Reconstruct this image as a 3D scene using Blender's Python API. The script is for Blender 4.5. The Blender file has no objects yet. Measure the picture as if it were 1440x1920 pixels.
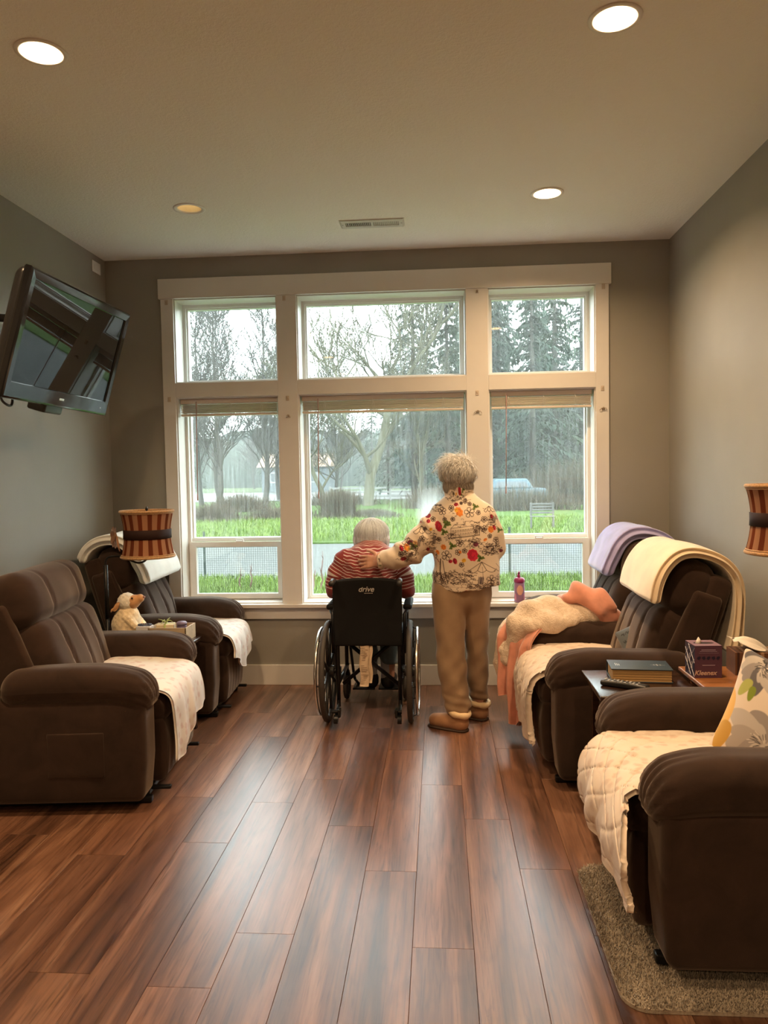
import bpy, math, random
import numpy as np
from mathutils import Matrix, Vector

SC = bpy.context.scene
COL = SC.collection
rnd = random.Random(7)
nrng = np.random.default_rng(11)

# ------------------------------------------------------------------ camera, world, exposure
CAM_F = np.array([-0.07246473, 0.99618915, -0.04853906])
CAM_R = np.array([0.99727349, 0.07169136, -0.01749111])
CAM_U = np.array([0.01394462, 0.0496742, 0.99866812])
cam_data = bpy.data.cameras.new('camera')
cam_data.sensor_fit = 'VERTICAL'
cam_data.sensor_height = 36.0
cam_data.sensor_width = 27.0
cam_data.lens = 1424.7 / 1920.0 * 36.0
cam_data.clip_start = 0.05
cam_data.clip_end = 500
cam = bpy.data.objects.new('camera', cam_data)
cam.matrix_world = Matrix(((CAM_R[0], CAM_U[0], -CAM_F[0], 0.0), (CAM_R[1], CAM_U[1], -CAM_F[1], 0.0),
                           (CAM_R[2], CAM_U[2], -CAM_F[2], 1.49278), (0, 0, 0, 1)))
COL.objects.link(cam)
SC.camera = cam

SC.view_settings.view_transform = 'Standard'
SC.view_settings.look = 'None'
SC.view_settings.gamma = 1.0
SC.view_settings.use_curve_mapping = False
SC.view_settings.exposure = 0.0
SKY_STRENGTH = 9.5
SKY_COLOR = (0.90, 0.985, 1.0)
LAMP_W = 37.0
LAMP_COLOR = (1.0, 0.66, 0.36)

world = bpy.data.worlds.new('overcast_sky')
SC.world = world
world.use_nodes = True
wn = world.node_tree
wn.nodes.clear()
w_out = wn.nodes.new('ShaderNodeOutputWorld')
w_bg = wn.nodes.new('ShaderNodeBackground')
w_bg.inputs['Color'].default_value = (*SKY_COLOR, 1)
w_bg.inputs['Strength'].default_value = SKY_STRENGTH
wn.links.new(w_bg.outputs[0], w_out.inputs[0])

SC.cycles.max_bounces = 8
SC.cycles.diffuse_bounces = 5
SC.cycles.glossy_bounces = 3
SC.cycles.transmission_bounces = 4
SC.cycles.transparent_max_bounces = 12
SC.cycles.volume_bounces = 2
SC.cycles.sample_clamp_indirect = 6.0
SC.cycles.use_denoising = True
SC.cycles.caustics_reflective = False
SC.cycles.caustics_refractive = False

# ------------------------------------------------------------------ materials
MATS = {}
def nt(name):
    m = bpy.data.materials.new(name)
    m.use_nodes = True
    t = m.node_tree
    t.nodes.clear()
    out = t.nodes.new('ShaderNodeOutputMaterial')
    return m, t, out
def N(t, kind, **kw):
    n = t.nodes.new('ShaderNode' + kind)
    for k, v in kw.items():
        if k in ('operation', 'blend_type', 'data_type', 'noise_dimensions', 'feature', 'wave_type', 'bands_direction', 'attribute_name', 'distance', 'wave_profile'):
            setattr(n, k, v)
        else:
            n.inputs[k.replace('_', ' ')].default_value = v
    return n
def L(t, a, b): t.links.new(a, b)
def coords(t, kind='Object', scale=(1, 1, 1)):
    tc = t.nodes.new('ShaderNodeTexCoord')
    mp = t.nodes.new('ShaderNodeMapping')
    mp.inputs['Scale'].default_value = scale
    L(t, tc.outputs[kind], mp.inputs['Vector'])
    return mp.outputs[0]
def ramp(t, fac, stops):
    r = t.nodes.new('ShaderNodeValToRGB')
    e = r.color_ramp.elements
    while len(e) > 1: e.remove(e[-1])
    e[0].position = stops[0][0]; e[0].color = (*stops[0][1], 1)
    for p, c in stops[1:]:
        x = e.new(p); x.color = (*c, 1)
    L(t, fac, r.inputs['Fac'])
    return r.outputs['Color']
def mix(t, fac, a, b, mode='MIX'):
    m = t.nodes.new('ShaderNodeMix'); m.data_type = 'RGBA'; m.blend_type = mode
    for i, v in ((0, fac), (6, a), (7, b)):
        if hasattr(v, 'node'): L(t, v, m.inputs[i])
        else: m.inputs[i].default_value = v if i == 0 else (*v, 1)
    return m.outputs[2]
def bump(t, height, strength, dist, prev=None):
    b = t.nodes.new('ShaderNodeBump')
    b.inputs['Strength'].default_value = strength
    b.inputs['Distance'].default_value = dist
    L(t, height, b.inputs['Height'])
    if prev is not None: L(t, prev, b.inputs['Normal'])
    return b.outputs[0]
def bsdf(t, out, color=(.5, .5, .5), rough=.5, metal=0., normal=None, spec=.5, sheen=0., sheen_tint=(1, 1, 1), sheen_rough=.4,
         trans=0., coat=0., emit=None, emit_s=0., sss=0.):
    p = t.nodes.new('ShaderNodeBsdfPrincipled')
    def put(k, v):
        if hasattr(v, 'node'): L(t, v, p.inputs[k])
        elif isinstance(v, tuple): p.inputs[k].default_value = (*v, 1) if len(v) == 3 else v
        else: p.inputs[k].default_value = v
    put('Base Color', color); put('Roughness', rough); put('Metallic', metal); put('Specular IOR Level', spec)
    if sheen: put('Sheen Weight', sheen); put('Sheen Tint', sheen_tint); put('Sheen Roughness', sheen_rough)
    if trans: put('Transmission Weight', trans)
    if coat: put('Coat Weight', coat); put('Coat Roughness', .05)
    if emit: put('Emission Color', emit); put('Emission Strength', emit_s)
    if sss: put('Subsurface Weight', sss); p.inputs['Subsurface Radius'].default_value = (.02, .008, .004)
    if normal is not None: L(t, normal, p.inputs['Normal'])
    L(t, p.outputs[0], out.inputs['Surface'])
    return p
def plain(name, color, rough=.5, metal=0., spec=.5, noise=0., nscale=8., bump_s=0., bscale=200., bdist=.001, **kw):
    """solid material with a little procedural variation in tone and relief"""
    if name in MATS: return MATS[name]
    m, t, out = nt(name)
    c = color; nrm = None
    v = coords(t)
    if noise:
        n = N(t, 'TexNoise', Scale=nscale, Detail=3.0); L(t, v, n.inputs['Vector'])
        c = ramp(t, n.outputs['Fac'], [(.3, tuple(x * (1 - noise) for x in color)), (.7, tuple(min(1, x * (1 + noise)) for x in color))])
    if bump_s:
        n2 = N(t, 'TexNoise', Scale=bscale, Detail=3.0); L(t, v, n2.inputs['Vector'])
        nrm = bump(t, n2.outputs['Fac'], bump_s, bdist)
    bsdf(t, out, c, rough, metal, nrm, spec, **kw)
    MATS[name] = m
    return m
def attr_mat(name, rough=.8, attr='print', sheen=0., bump_s=.0, bscale=600.):
    if name in MATS: return MATS[name]
    m, t, out = nt(name)
    a = t.nodes.new('ShaderNodeAttribute'); a.attribute_name = attr
    nrm = None
    if bump_s:
        n2 = N(t, 'TexNoise', Scale=bscale, Detail=2.0); L(t, coords(t), n2.inputs['Vector'])
        nrm = bump(t, n2.outputs['Fac'], bump_s, .001)
    bsdf(t, out, a.outputs['Color'], rough, 0, nrm, .3, sheen=sheen)
    MATS[name] = m
    return m

# ------------------------------------------------------------------ mesh building
class MB:
    """collects vertices and faces of ONE mesh object"""
    def __init__(s): s.v = []; s.f = []; s.n = 0
    def add(s, V, F):
        V = np.asarray(V, float).reshape(-1, 3)
        s.v.append(V)
        for f in F: s.f.append(tuple(int(i) + s.n for i in f))
        s.n += len(V)
        return s
    def box(s, x0, x1, y0, y1, z0, z1):
        V = [(x0, y0, z0), (x1, y0, z0), (x1, y1, z0), (x0, y1, z0), (x0, y0, z1), (x1, y0, z1), (x1, y1, z1), (x0, y1, z1)]
        return s.add(V, [(3, 2, 1, 0), (4, 5, 6, 7), (0, 1, 5, 4), (1, 2, 6, 5), (2, 3, 7, 6), (3, 0, 4, 7)])
    def ring(s, x0, x1, z0, z1, w, y0, y1):
        """rectangular frame in the xz plane, mitred"""
        ws = w if isinstance(w, tuple) else (w, w, w, w)      # left right bottom top
        o = [(x0, z0), (x1, z0), (x1, z1), (x0, z1)]
        i = [(x0 + ws[0], z0 + ws[2]), (x1 - ws[1], z0 + ws[2]), (x1 - ws[1], z1 - ws[3]), (x0 + ws[0], z1 - ws[3])]
        V = [(a, y0, b) for a, b in o] + [(a, y0, b) for a, b in i] + [(a, y1, b) for a, b in o] + [(a, y1, b) for a, b in i]
        F = []
        for k in range(4):
            j = (k + 1) % 4
            F += [(k, j, 4 + j, 4 + k), (8 + j, 8 + k, 12 + k, 12 + j), (j, k, 8 + k, 8 + j), (4 + k, 4 + j, 12 + j, 12 + k)]
        return s.add(V, F)
    def cyl(s, a, b, r0, r1=None, n=16, cap=True):
        return s.tube([a, b], [r0, r0 if r1 is None else r1], n, cap)
    def tube(s, path, rad, n=10, cap=True, flat=None):
        P = np.asarray(path, float); k = len(P)
        if np.isscalar(rad): rad = [rad] * k
        T = np.gradient(P, axis=0); T /= np.linalg.norm(T, axis=1)[:, None] + 1e-12
        ref = np.array([0, 0, 1.0]) if abs(T[0][2]) < .9 else np.array([1.0, 0, 0])
        V = []; u = np.cross(T[0], ref); u /= np.linalg.norm(u)
        ang = np.linspace(0, 2 * np.pi, n, endpoint=False)
        for i in range(k):
            u = u - T[i] * (u @ T[i]); u /= np.linalg.norm(u) + 1e-12
            w = np.cross(T[i], u)
            V.append(P[i] + rad[i] * (np.cos(ang)[:, None] * u + np.sin(ang)[:, None] * w))
        F = []
        for i in range(k - 1):
            for j in range(n):
                j2 = (j + 1) % n
                F.append((i * n + j, i * n + j2, (i + 1) * n + j2, (i + 1) * n + j))
        if cap:
            F.append(tuple(range(n - 1, -1, -1))); F.append(tuple((k - 1) * n + j for j in range(n)))
        return s.add(np.vstack(V), F)
    def lathe(s, prof, n=24, center=(0, 0), cap=True, sx=1., sy=1.):
        V = []; F = []; k = len(prof)
        for r, z in prof:
            for j in range(n):
                a = 2 * np.pi * j / n
                V.append((center[0] + sx * r * math.cos(a), center[1] + sy * r * math.sin(a), z))
        for i in range(k - 1):
            for j in range(n):
                j2 = (j + 1) % n
                F.append((i * n + j, i * n + j2, (i + 1) * n + j2, (i + 1) * n + j))
        if cap:
            F.append(tuple(range(n - 1, -1, -1))); F.append(tuple((k - 1) * n + j for j in range(n)))
        return s.add(V, F)
    def torus(s, c, axis, R, r, n=48, m=8, squash=1.):
        axis = np.asarray(axis, float); axis /= np.linalg.norm(axis)
        ref = np.array([0, 0, 1.0]) if abs(axis[2]) < .9 else np.array([1.0, 0, 0])
        u = np.cross(axis, ref); u /= np.linalg.norm(u); w = np.cross(axis, u)
        V = []; F = []
        for i in range(n):
            a = 2 * np.pi * i / n; d = np.cos(a) * u + np.sin(a) * w
            for j in range(m):
                b = 2 * np.pi * j / m
                V.append(np.asarray(c) + d * (R + r * np.cos(b)) + axis * r * squash * np.sin(b))
        for i in range(n):
            for j in range(m):
                i2 = (i + 1) % n; j2 = (j + 1) % m
                F.append((i * m + j, i2 * m + j, i2 * m + j2, i * m + j2))
        return s.add(V, F)
    def rbox(s, sx, sy, sz, r, n=6, c=(0, 0, 0), fn=None, cs=3):
        """box with rounded edges on a dense grid (sizes are full), optional deform fn(V)->V before the move to c"""
        h = np.array([sx, sy, sz]) / 2; r = min(r, h.min() * .999)
        th = np.tan(np.linspace(0, np.pi / 4, cs + 1)[1:])
        def axis(hk, nk):
            flat = np.linspace(-(hk - r), hk - r, nk + 1)
            return np.concatenate([-(hk - r) - r * th[::-1], flat, (hk - r) + r * th])
        nn = n if isinstance(n, tuple) else (n, n, n)
        A = [axis(h[k], nn[k]) for k in range(3)]
        V = []; F = []; cnt = 0
        for k in range(3):
            i, j = [(1, 2), (2, 0), (0, 1)][k]
            for sg in (-1, 1):
                gi, gj = np.meshgrid(A[i], A[j], indexing='ij')
                P = np.zeros(gi.shape + (3,)); P[..., i] = gi; P[..., j] = gj; P[..., k] = sg * h[k]
                a, b = gi.shape
                idx = np.arange(a * b).reshape(a, b) + cnt
                q = np.stack([idx[:-1, :-1], idx[1:, :-1], idx[1:, 1:], idx[:-1, 1:]], -1).reshape(-1, 4)
                if sg < 0: q = q[:, ::-1]
                V.append(P.reshape(-1, 3)); F.append(q); cnt += a * b
        V = np.vstack(V); F = np.vstack(F)
        inner = np.clip(V, -(h - r), h - r)
        d = V - inner; ln = np.linalg.norm(d, axis=1)[:, None]
        V = inner + d / np.maximum(ln, 1e-9) * r
        key = np.round(V / 1e-6).astype(np.int64)
        _, first, inv = np.unique(key, axis=0, return_index=True, return_inverse=True)
        V = V[first]; F = inv.reshape(-1)[F]
        if fn is not None: V = fn(V)
        return s.add(V + np.asarray(c), F.tolist())
    def sheet(s, G, th, wrap=False):
        """closed slab following the grid of points G[nu,nv,3]"""
        G = np.asarray(G, float); nu, nv = G.shape[:2]
        du = np.gradient(G, axis=0); dv = np.gradient(G, axis=1)
        nr = np.cross(du, dv); nr /= np.linalg.norm(nr, axis=2)[..., None] + 1e-12
        t = th if np.ndim(th) == 0 else np.asarray(th)[..., None]
        A = (G + nr * t / 2).reshape(-1, 3); B = (G - nr * t / 2).reshape(-1, 3)
        idx = np.arange(nu * nv).reshape(nu, nv); o = nu * nv
        q = np.stack([idx[:-1, :-1], idx[1:, :-1], idx[1:, 1:], idx[:-1, 1:]], -1).reshape(-1, 4)
        F = q.tolist() + (q[:, ::-1] + o).tolist()
        def edge(e):
            for a, b in zip(e[:-1], e[1:]): F.append((a, a + o, b + o, b))
        edge(idx[0, :].tolist()); edge(idx[-1, ::-1].tolist()); edge(idx[::-1, 0].tolist()); edge(idx[:, -1].tolist())
        return s.add(np.vstack([A, B]), F)
    def prism(s, poly, axis, a, b):
        """polygon (2-D points) extruded along axis x|y|z from a to b"""
        n = len(poly); V = []
        for h in (a, b):
            for p, q in poly:
                V.append({'x': (h, p, q), 'y': (p, h, q), 'z': (p, q, h)}[axis])
        F = [tuple(range(n - 1, -1, -1)), tuple(range(n, 2 * n))]
        for i in range(n): F.append((i, (i + 1) % n, n + (i + 1) % n, n + i))
        return s.add(V, F)
    def xform(s, M):
        M = np.array(M); s.v = [(v @ M[:3, :3].T + M[:3, 3]) for v in s.v]; return s
    def build(s, name, mat, parent=None, smooth=False, kind=None, label=None, auto=None):
        me = bpy.data.meshes.new(name)
        V = np.vstack(s.v) if s.v else np.zeros((0, 3))
        me.from_pydata(V.tolist(), [], s.f)
        me.update()
        if smooth:
            me.polygons.foreach_set('use_smooth', [True] * len(me.polygons))
            if auto:
                me.set_sharp_from_angle(angle=math.radians(auto))
        o = bpy.data.objects.new(name, me)
        if mat is not None: me.materials.append(mat)
        COL.objects.link(o)
        if parent is not None: o.parent = parent
        if kind: o['kind'] = kind
        if label: o['label'] = label
        return o

def thing(name, label, cat, loc=(0, 0, 0), rz=0., group=None):
    o = bpy.data.objects.new(name, None)
    o.empty_display_size = .1
    COL.objects.link(o)
    o.location = loc; o.rotation_euler = (0, 0, rz)
    o['label'] = label; o['category'] = cat
    if group: o['group'] = group
    return o
def tag(o, label, cat, group=None, kind=None):
    o['label'] = label; o['category'] = cat
    if group: o['group'] = group
    if kind: o['kind'] = kind
    return o
def dup(root, loc, rz=None, label=None, scale=None):
    r = root.copy(); COL.objects.link(r); r.location = loc
    if rz is not None: r.rotation_euler = (0, 0, rz)
    if label: r['label'] = label
    if scale: r.scale = scale if isinstance(scale, tuple) else (scale,) * 3
    for ch in list(root.children):
        c = ch.copy(); COL.objects.link(c); c.parent = r
        for g in list(ch.children):
            d = g.copy(); COL.objects.link(d); d.parent = c
    return r
def text(body, name, size, mat, parent, M, extrude=.0006, shear=0., align='CENTER', bold=0.):
    cu = bpy.data.curves.new(name, 'FONT')
    cu.body = body; cu.size = size; cu.extrude = extrude; cu.shear = shear; cu.align_x = align; cu.align_y = 'CENTER'; cu.offset = bold
    cu.materials.append(mat)
    o = bpy.data.objects.new(name, cu); COL.objects.link(o)
    if parent is not None: o.parent = parent
    o.matrix_local = Matrix(M)
    dg = bpy.context.evaluated_depsgraph_get()
    me = bpy.data.meshes.new_from_object(o.evaluated_get(dg)); me.name = name
    p = o.parent; bpy.data.objects.remove(o)
    o = bpy.data.objects.new(name, me); COL.objects.link(o)
    if p is not None: o.parent = p
    o.matrix_local = Matrix(M)
    return o
def spline(pts, n):
    """Catmull-Rom through pts, n samples"""
    P = np.asarray(pts, float); k = len(P)
    E = np.vstack([2 * P[0] - P[1], P, 2 * P[-1] - P[-2]])
    out = []
    for u in np.linspace(0, k - 1 - 1e-9, n):
        i = int(u); f = u - i; a, b, c, d = E[i], E[i + 1], E[i + 2], E[i + 3]
        out.append(.5 * ((2 * b) + (-a + c) * f + (2 * a - 5 * b + 4 * c - d) * f * f + (-a + 3 * b - 3 * c + d) * f ** 3))
    return np.array(out)
def wob(V, sc, amp, seed=0):
    """smooth pseudo noise from a few sines, per point scalar"""
    r = np.random.default_rng(seed); o = np.zeros(len(V))
    for k in range(6):
        d = r.normal(size=3); d /= np.linalg.norm(d); f = sc * (0.6 + 1.6 * r.random())
        o += np.sin(V @ d * f + r.random() * 6.28)
    return amp * o / 3.

# ------------------------------------------------------------------ implicit surfaces for bodies and soft things
def sd_cone(P, a, b, ra, rb):
    a = np.asarray(a, float); b = np.asarray(b, float); ab = b - a
    t = np.clip(((P - a) @ ab) / (ab @ ab), 0, 1)
    return np.linalg.norm(P - a - t[..., None] * ab, axis=-1) - (ra + (rb - ra) * t)
def sd_ell(P, c, r, R=None):
    q = P - np.asarray(c, float)
    if R is not None: q = q @ np.asarray(R, float)
    r = np.asarray(r, float)
    k0 = np.linalg.norm(q / r, axis=-1); k1 = np.linalg.norm(q / (r * r), axis=-1)
    return k0 * (k0 - 1) / np.maximum(k1, 1e-9)
def sd_tube(P, pts, rad):
    d = None
    for i in range(len(pts) - 1):
        e = sd_cone(P, pts[i], pts[i + 1], rad[i], rad[i + 1])
        d = e if d is None else np.minimum(d, e)
    return d
def smin(a, b, k):
    h = np.clip(.5 + .5 * (b - a) / k, 0, 1)
    return b * (1 - h) + a * h - k * h * (1 - h)
def smax(a, b, k): return -smin(-a, -b, k)
def rotm(ax, deg):
    return np.array(Matrix.Rotation(math.radians(deg), 3, ax))
def nets(fn, lo, hi, h):
    """surface nets: vertices and quads of the zero level of fn on a grid"""
    lo = np.asarray(lo, float); hi = np.asarray(hi, float)
    n = np.ceil((hi - lo) / h).astype(int) + 1
    ax = [lo[k] + h * np.arange(n[k]) for k in range(3)]
    D = np.empty(n, np.float32); B = 28
    for i in range(0, n[0], B):
        for j in range(0, n[1], B):
            for k in range(0, n[2], B):
                xs, ys, zs_ = ax[0][i:i + B], ax[1][j:j + B], ax[2][k:k + B]
                c = np.array([[xs.mean(), ys.mean(), zs_.mean()]]); hd = .5 * math.sqrt((xs[-1] - xs[0]) ** 2 + (ys[-1] - ys[0]) ** 2 + (zs_[-1] - zs_[0]) ** 2)
                d0 = float(fn(c)[0])
                if abs(d0) > hd * 1.5 + .03: D[i:i + B, j:j + B, k:k + B] = d0; continue
                D[i:i + B, j:j + B, k:k + B] = fn(np.stack(np.meshgrid(xs, ys, zs_, indexing='ij'), -1))
    S = D < 0
    c = [S[i:n[0] - 1 + i, j:n[1] - 1 + j, k:n[2] - 1 + k] for i in (0, 1) for j in (0, 1) for k in (0, 1)]
    tot = sum(x.astype(np.int8) for x in c)
    cell = np.argwhere((tot > 0) & (tot < 8))
    ids = -np.ones((n[0] - 1, n[1] - 1, n[2] - 1), np.int64); ids[tuple(cell.T)] = np.arange(len(cell))
    acc = np.zeros((len(cell), 3)); cnt = np.zeros(len(cell))
    corners = [(i, j, k) for i in (0, 1) for j in (0, 1) for k in (0, 1)]
    for p in corners:
        for a in range(3):
            if p[a]: continue
            q = list(p); q[a] = 1
            va = D[tuple((cell + p).T)]; vb = D[tuple((cell + q).T)]
            m = (va < 0) != (vb < 0)
            t = np.where(m, va / np.where(m, va - vb, 1), 0)
            pt = np.tile(np.array(p, float), (len(cell), 1)); pt[:, a] = t
            acc[m] += pt[m]; cnt[m] += 1
    V = lo + h * (cell + acc / cnt[:, None])
    F = []
    for a in range(3):
        b, d = (a + 1) % 3, (a + 2) % 3
        sl0 = [slice(None)] * 3; sl1 = [slice(None)] * 3
        sl0[a] = slice(0, n[a] - 1); sl1[a] = slice(1, n[a])
        E = S[tuple(sl0)] != S[tuple(sl1)]
        e = np.argwhere(E)
        e = e[(e[:, b] > 0) & (e[:, d] > 0) & (e[:, b] < n[b] - 1) & (e[:, d] < n[d] - 1)]
        ins = S[tuple(e.T)]
        def cid(ob, od):
            q = e.copy(); q[:, b] -= ob; q[:, d] -= od
            return ids[tuple(q.T)]
        Q = np.stack([cid(1, 1), cid(0, 1), cid(0, 0), cid(1, 0)], -1)
        Q[~ins] = Q[~ins][:, ::-1]
        F.append(Q)
    return V, np.vstack(F)
def smooth_mesh(V, F, it=2, lam=.5):
    e = np.vstack([F[:, [0, 1]], F[:, [1, 2]], F[:, [2, 3]], F[:, [3, 0]]])
    for _ in range(it):
        s = np.zeros_like(V); c = np.zeros(len(V))
        np.add.at(s, e[:, 0], V[e[:, 1]]); np.add.at(c, e[:, 0], 1)
        np.add.at(s, e[:, 1], V[e[:, 0]]); np.add.at(c, e[:, 1], 1)
        V = V + lam * (s / c[:, None] - V)
    return V
def body(name, fn, lo, hi, h, mat, parent=None, it=1, fnV=None, label=None):
    V, F = nets(fn, lo, hi, h)
    V = smooth_mesh(V, F, it)
    if fnV is not None: V = fnV(V)
    return MB().add(V, F.tolist()).build(name, mat, parent, smooth=True, label=label)
def densify(o, levels):
    """bake a subdivision into the mesh data"""
    md = o.modifiers.new('s', 'SUBSURF'); md.levels = levels; md.render_levels = levels
    dg = bpy.context.evaluated_depsgraph_get()
    me = bpy.data.meshes.new_from_object(o.evaluated_get(dg))
    o.modifiers.clear(); old = o.data; o.data = me; me.name = old.name
    return o
def paint(o, fn, attr='print'):
    """flat print: one colour per vertex from fn(V, N)"""
    me = o.data; n = len(me.vertices)
    V = np.empty(n * 3); me.vertices.foreach_get('co', V); V = V.reshape(-1, 3)
    Nn = np.empty(n * 3); me.vertices.foreach_get('normal', Nn); Nn = Nn.reshape(-1, 3)
    c = np.ones((n, 4)); c[:, :3] = fn(V, Nn)
    a = me.color_attributes.new(attr, 'FLOAT_COLOR', 'POINT')
    a.data.foreach_set('color', c.ravel())
class Canvas:
    """raster of a textile print in metres, read back per vertex"""
    def __init__(s, w, h, px, bg):
        s.px = px; s.W = int(w / px); s.H = int(h / px); s.a = np.ones((s.H, s.W, 3)) * np.array(bg)
    def win(s, x0, x1, y0, y1):
        i0 = max(0, int(x0 / s.px) - 1); i1 = min(s.W, int(x1 / s.px) + 2); j0 = max(0, int(y0 / s.px) - 1); j1 = min(s.H, int(y1 / s.px) + 2)
        if i1 <= i0 or j1 <= j0: return None
        X, Y = np.meshgrid((np.arange(i0, i1) + .5) * s.px, (np.arange(j0, j1) + .5) * s.px)
        return s.a[j0:j1, i0:i1], X, Y
    def line(s, pts, w, col):
        for (x0, y0), (x1, y1) in zip(pts[:-1], pts[1:]):
            r = s.win(min(x0, x1) - w, max(x0, x1) + w, min(y0, y1) - w, max(y0, y1) + w)
            if r is None: continue
            A, X, Y = r; dx, dy = x1 - x0, y1 - y0; q = dx * dx + dy * dy + 1e-12
            t = np.clip(((X - x0) * dx + (Y - y0) * dy) / q, 0, 1)
            d = np.hypot(X - x0 - t * dx, Y - y0 - t * dy)
            k = np.clip((w / 2 - d) / s.px + .5, 0, 1)[..., None]
            A[:] = A * (1 - k) + np.array(col) * k
    def blob(s, x, y, rx, ry, ang, col, rag=.15, lobes=5, alpha=1., ph=0.):
        m = max(rx, ry) * 1.5
        r = s.win(x - m, x + m, y - m, y + m)
        if r is None: return
        A, X, Y = r; c, sn = math.cos(ang), math.sin(ang)
        u = ((X - x) * c + (Y - y) * sn) / rx; v = (-(X - x) * sn + (Y - y) * c) / ry
        th = np.arctan2(v, u); d = np.hypot(u, v) * (1 + rag * np.sin(lobes * th + ph))
        k = (np.clip((1 - d) * min(rx, ry) / s.px + .5, 0, 1) * alpha)[..., None]
        A[:] = A * (1 - k) + np.array(col) * k
    def get(s, x, y):
        fx = np.clip(x / s.px - .5, 0, s.W - 1.001); fy = np.clip(y / s.px - .5, 0, s.H - 1.001)
        i = fx.astype(int); j = fy.astype(int); a = (fx - i)[:, None]; b = (fy - j)[:, None]
        i2 = np.minimum(i + 1, s.W - 1); j2 = np.minimum(j + 1, s.H - 1)
        return (s.a[j, i] * (1 - a) + s.a[j, i2] * a) * (1 - b) + (s.a[j2, i] * (1 - a) + s.a[j2, i2] * a) * b
# ------------------------------------------------------------------ ROOM SHELL
XL, XR, YB, YF, ZC = -2.354, 1.576, 5.339, -3.0, 3.05

def wall_mat():
    m, t, out = nt('wall_paint_grey_olive')
    v = coords(t)
    n = N(t, 'TexNoise', Scale=260.0, Detail=2.0); L(t, v, n.inputs['Vector'])
    n2 = N(t, 'TexNoise', Scale=3.0, Detail=2.0); L(t, v, n2.inputs['Vector'])
    c = ramp(t, n2.outputs['Fac'], [(.3, (.29, .275, .24)), (.7, (.31, .294, .256))])
    bsdf(t, out, c, .55, 0, bump(t, n.outputs['Fac'], .25, .002), .35)
    return m
def ceil_mat():
    m, t, out = nt('ceiling_knockdown_texture')
    v = coords(t)
    n = N(t, 'TexNoise', Scale=70.0, Detail=4.0, Roughness=.6); L(t, v, n.inputs['Vector'])
    h = ramp(t, n.outputs['Fac'], [(.45, (0, 0, 0)), (.6, (1, 1, 1))])
    bsdf(t, out, (.86, .84, .79), .8, 0, bump(t, h, .35, .004), .2)
    return m
M_WALL, M_CEIL = wall_mat(), ceil_mat()
M_TRIM = plain('trim_white_paint', (.70, .675, .635), .38, spec=.45, noise=.02)
M_VINYL = plain('window_vinyl_white', (.80, .80, .78), .3, spec=.5)

# floor: subfloor plus single planks
floor = MB().box(XL - .1, XR + .1, YF - .1, YB + .1, -.15, -.006).build('floor', plain('subfloor_dark', (.02, .012, .008), .9), kind='structure')
def plank_mat():
    m, t, out = nt('laminate_plank')
    tc = t.nodes.new('ShaderNodeTexCoord'); oi = t.nodes.new('ShaderNodeObjectInfo')
    ml = N(t, 'Math', operation='MULTIPLY'); ml.inputs[1].default_value = 37.0; L(t, oi.outputs['Random'], ml.inputs[0])
    cb = t.nodes.new('ShaderNodeCombineXYZ'); L(t, ml.outputs[0], cb.inputs[0]); L(t, ml.outputs[0], cb.inputs[1]); L(t, ml.outputs[0], cb.inputs[2])
    ad = t.nodes.new('ShaderNodeVectorMath'); ad.operation = 'ADD'
    L(t, tc.outputs['Object'], ad.inputs[0]); L(t, cb.outputs[0], ad.inputs[1])
    def mp(sc):
        q = t.nodes.new('ShaderNodeMapping'); q.inputs['Scale'].default_value = sc; L(t, ad.outputs[0], q.inputs['Vector']); return q.outputs[0]
    broad = N(t, 'TexNoise', Scale=1.0, Detail=3.0, Distortion=.8); L(t, mp((13, .8, 1)), broad.inputs['Vector'])
    grain = N(t, 'TexNoise', Scale=1.0, Detail=5.0, Roughness=.65, Distortion=1.6); L(t, mp((52, 2.0, 1)), grain.inputs['Vector'])
    fine = N(t, 'TexNoise', Scale=1.0, Detail=3.0); L(t, mp((190, 9, 1)), fine.inputs['Vector'])
    swirl = N(t, 'TexWave', Scale=1.5, Distortion=9.0, Detail=3.0); swirl.wave_type = 'RINGS'
    swirl.inputs['Detail Scale'].default_value = 1.2; L(t, mp((6.5, .75, 1)), swirl.inputs['Vector'])
    c = ramp(t, broad.outputs['Fac'], [(.28, (.075, .036, .022)), (.45, (.15, .07, .041)), (.58, (.22, .108, .064)), (.75, (.30, .168, .105))])
    g = ramp(t, grain.outputs['Fac'], [(.34, (.38, .34, .32)), (.46, (.86, .84, .82)), (.6, (1.06, 1.05, 1.04))])
    c = mix(t, .85, c, g, 'MULTIPLY')
    s = ramp(t, swirl.outputs['Fac'], [(.0, (.62, .58, .56)), (.16, (1, 1, 1)), (1, (1, 1, 1))])
    c = mix(t, .35, c, s, 'MULTIPLY')
    f = ramp(t, fine.outputs['Fac'], [(.3, (.82, .82, .82)), (.6, (1.05, 1.05, 1.05))])
    c = mix(t, .6, c, f, 'MULTIPLY')
    r = N(t, 'MapRange'); L(t, oi.outputs['Random'], r.inputs['Value']); r.inputs['To Min'].default_value = .78; r.inputs['To Max'].default_value = 1.18
    c = mix(t, 1.0, c, r.outputs[0], 'MULTIPLY')
    rr = N(t, 'MapRange'); L(t, grain.outputs['Fac'], rr.inputs['Value']); rr.inputs['To Min'].default_value = .25; rr.inputs['To Max'].default_value = .36
    bsdf(t, out, c, rr.outputs[0], 0, bump(t, grain.outputs['Fac'], .12, .001), .8)
    return m
M_PLANK = plank_mat()
PW, PL = .1938, 1.262
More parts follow.
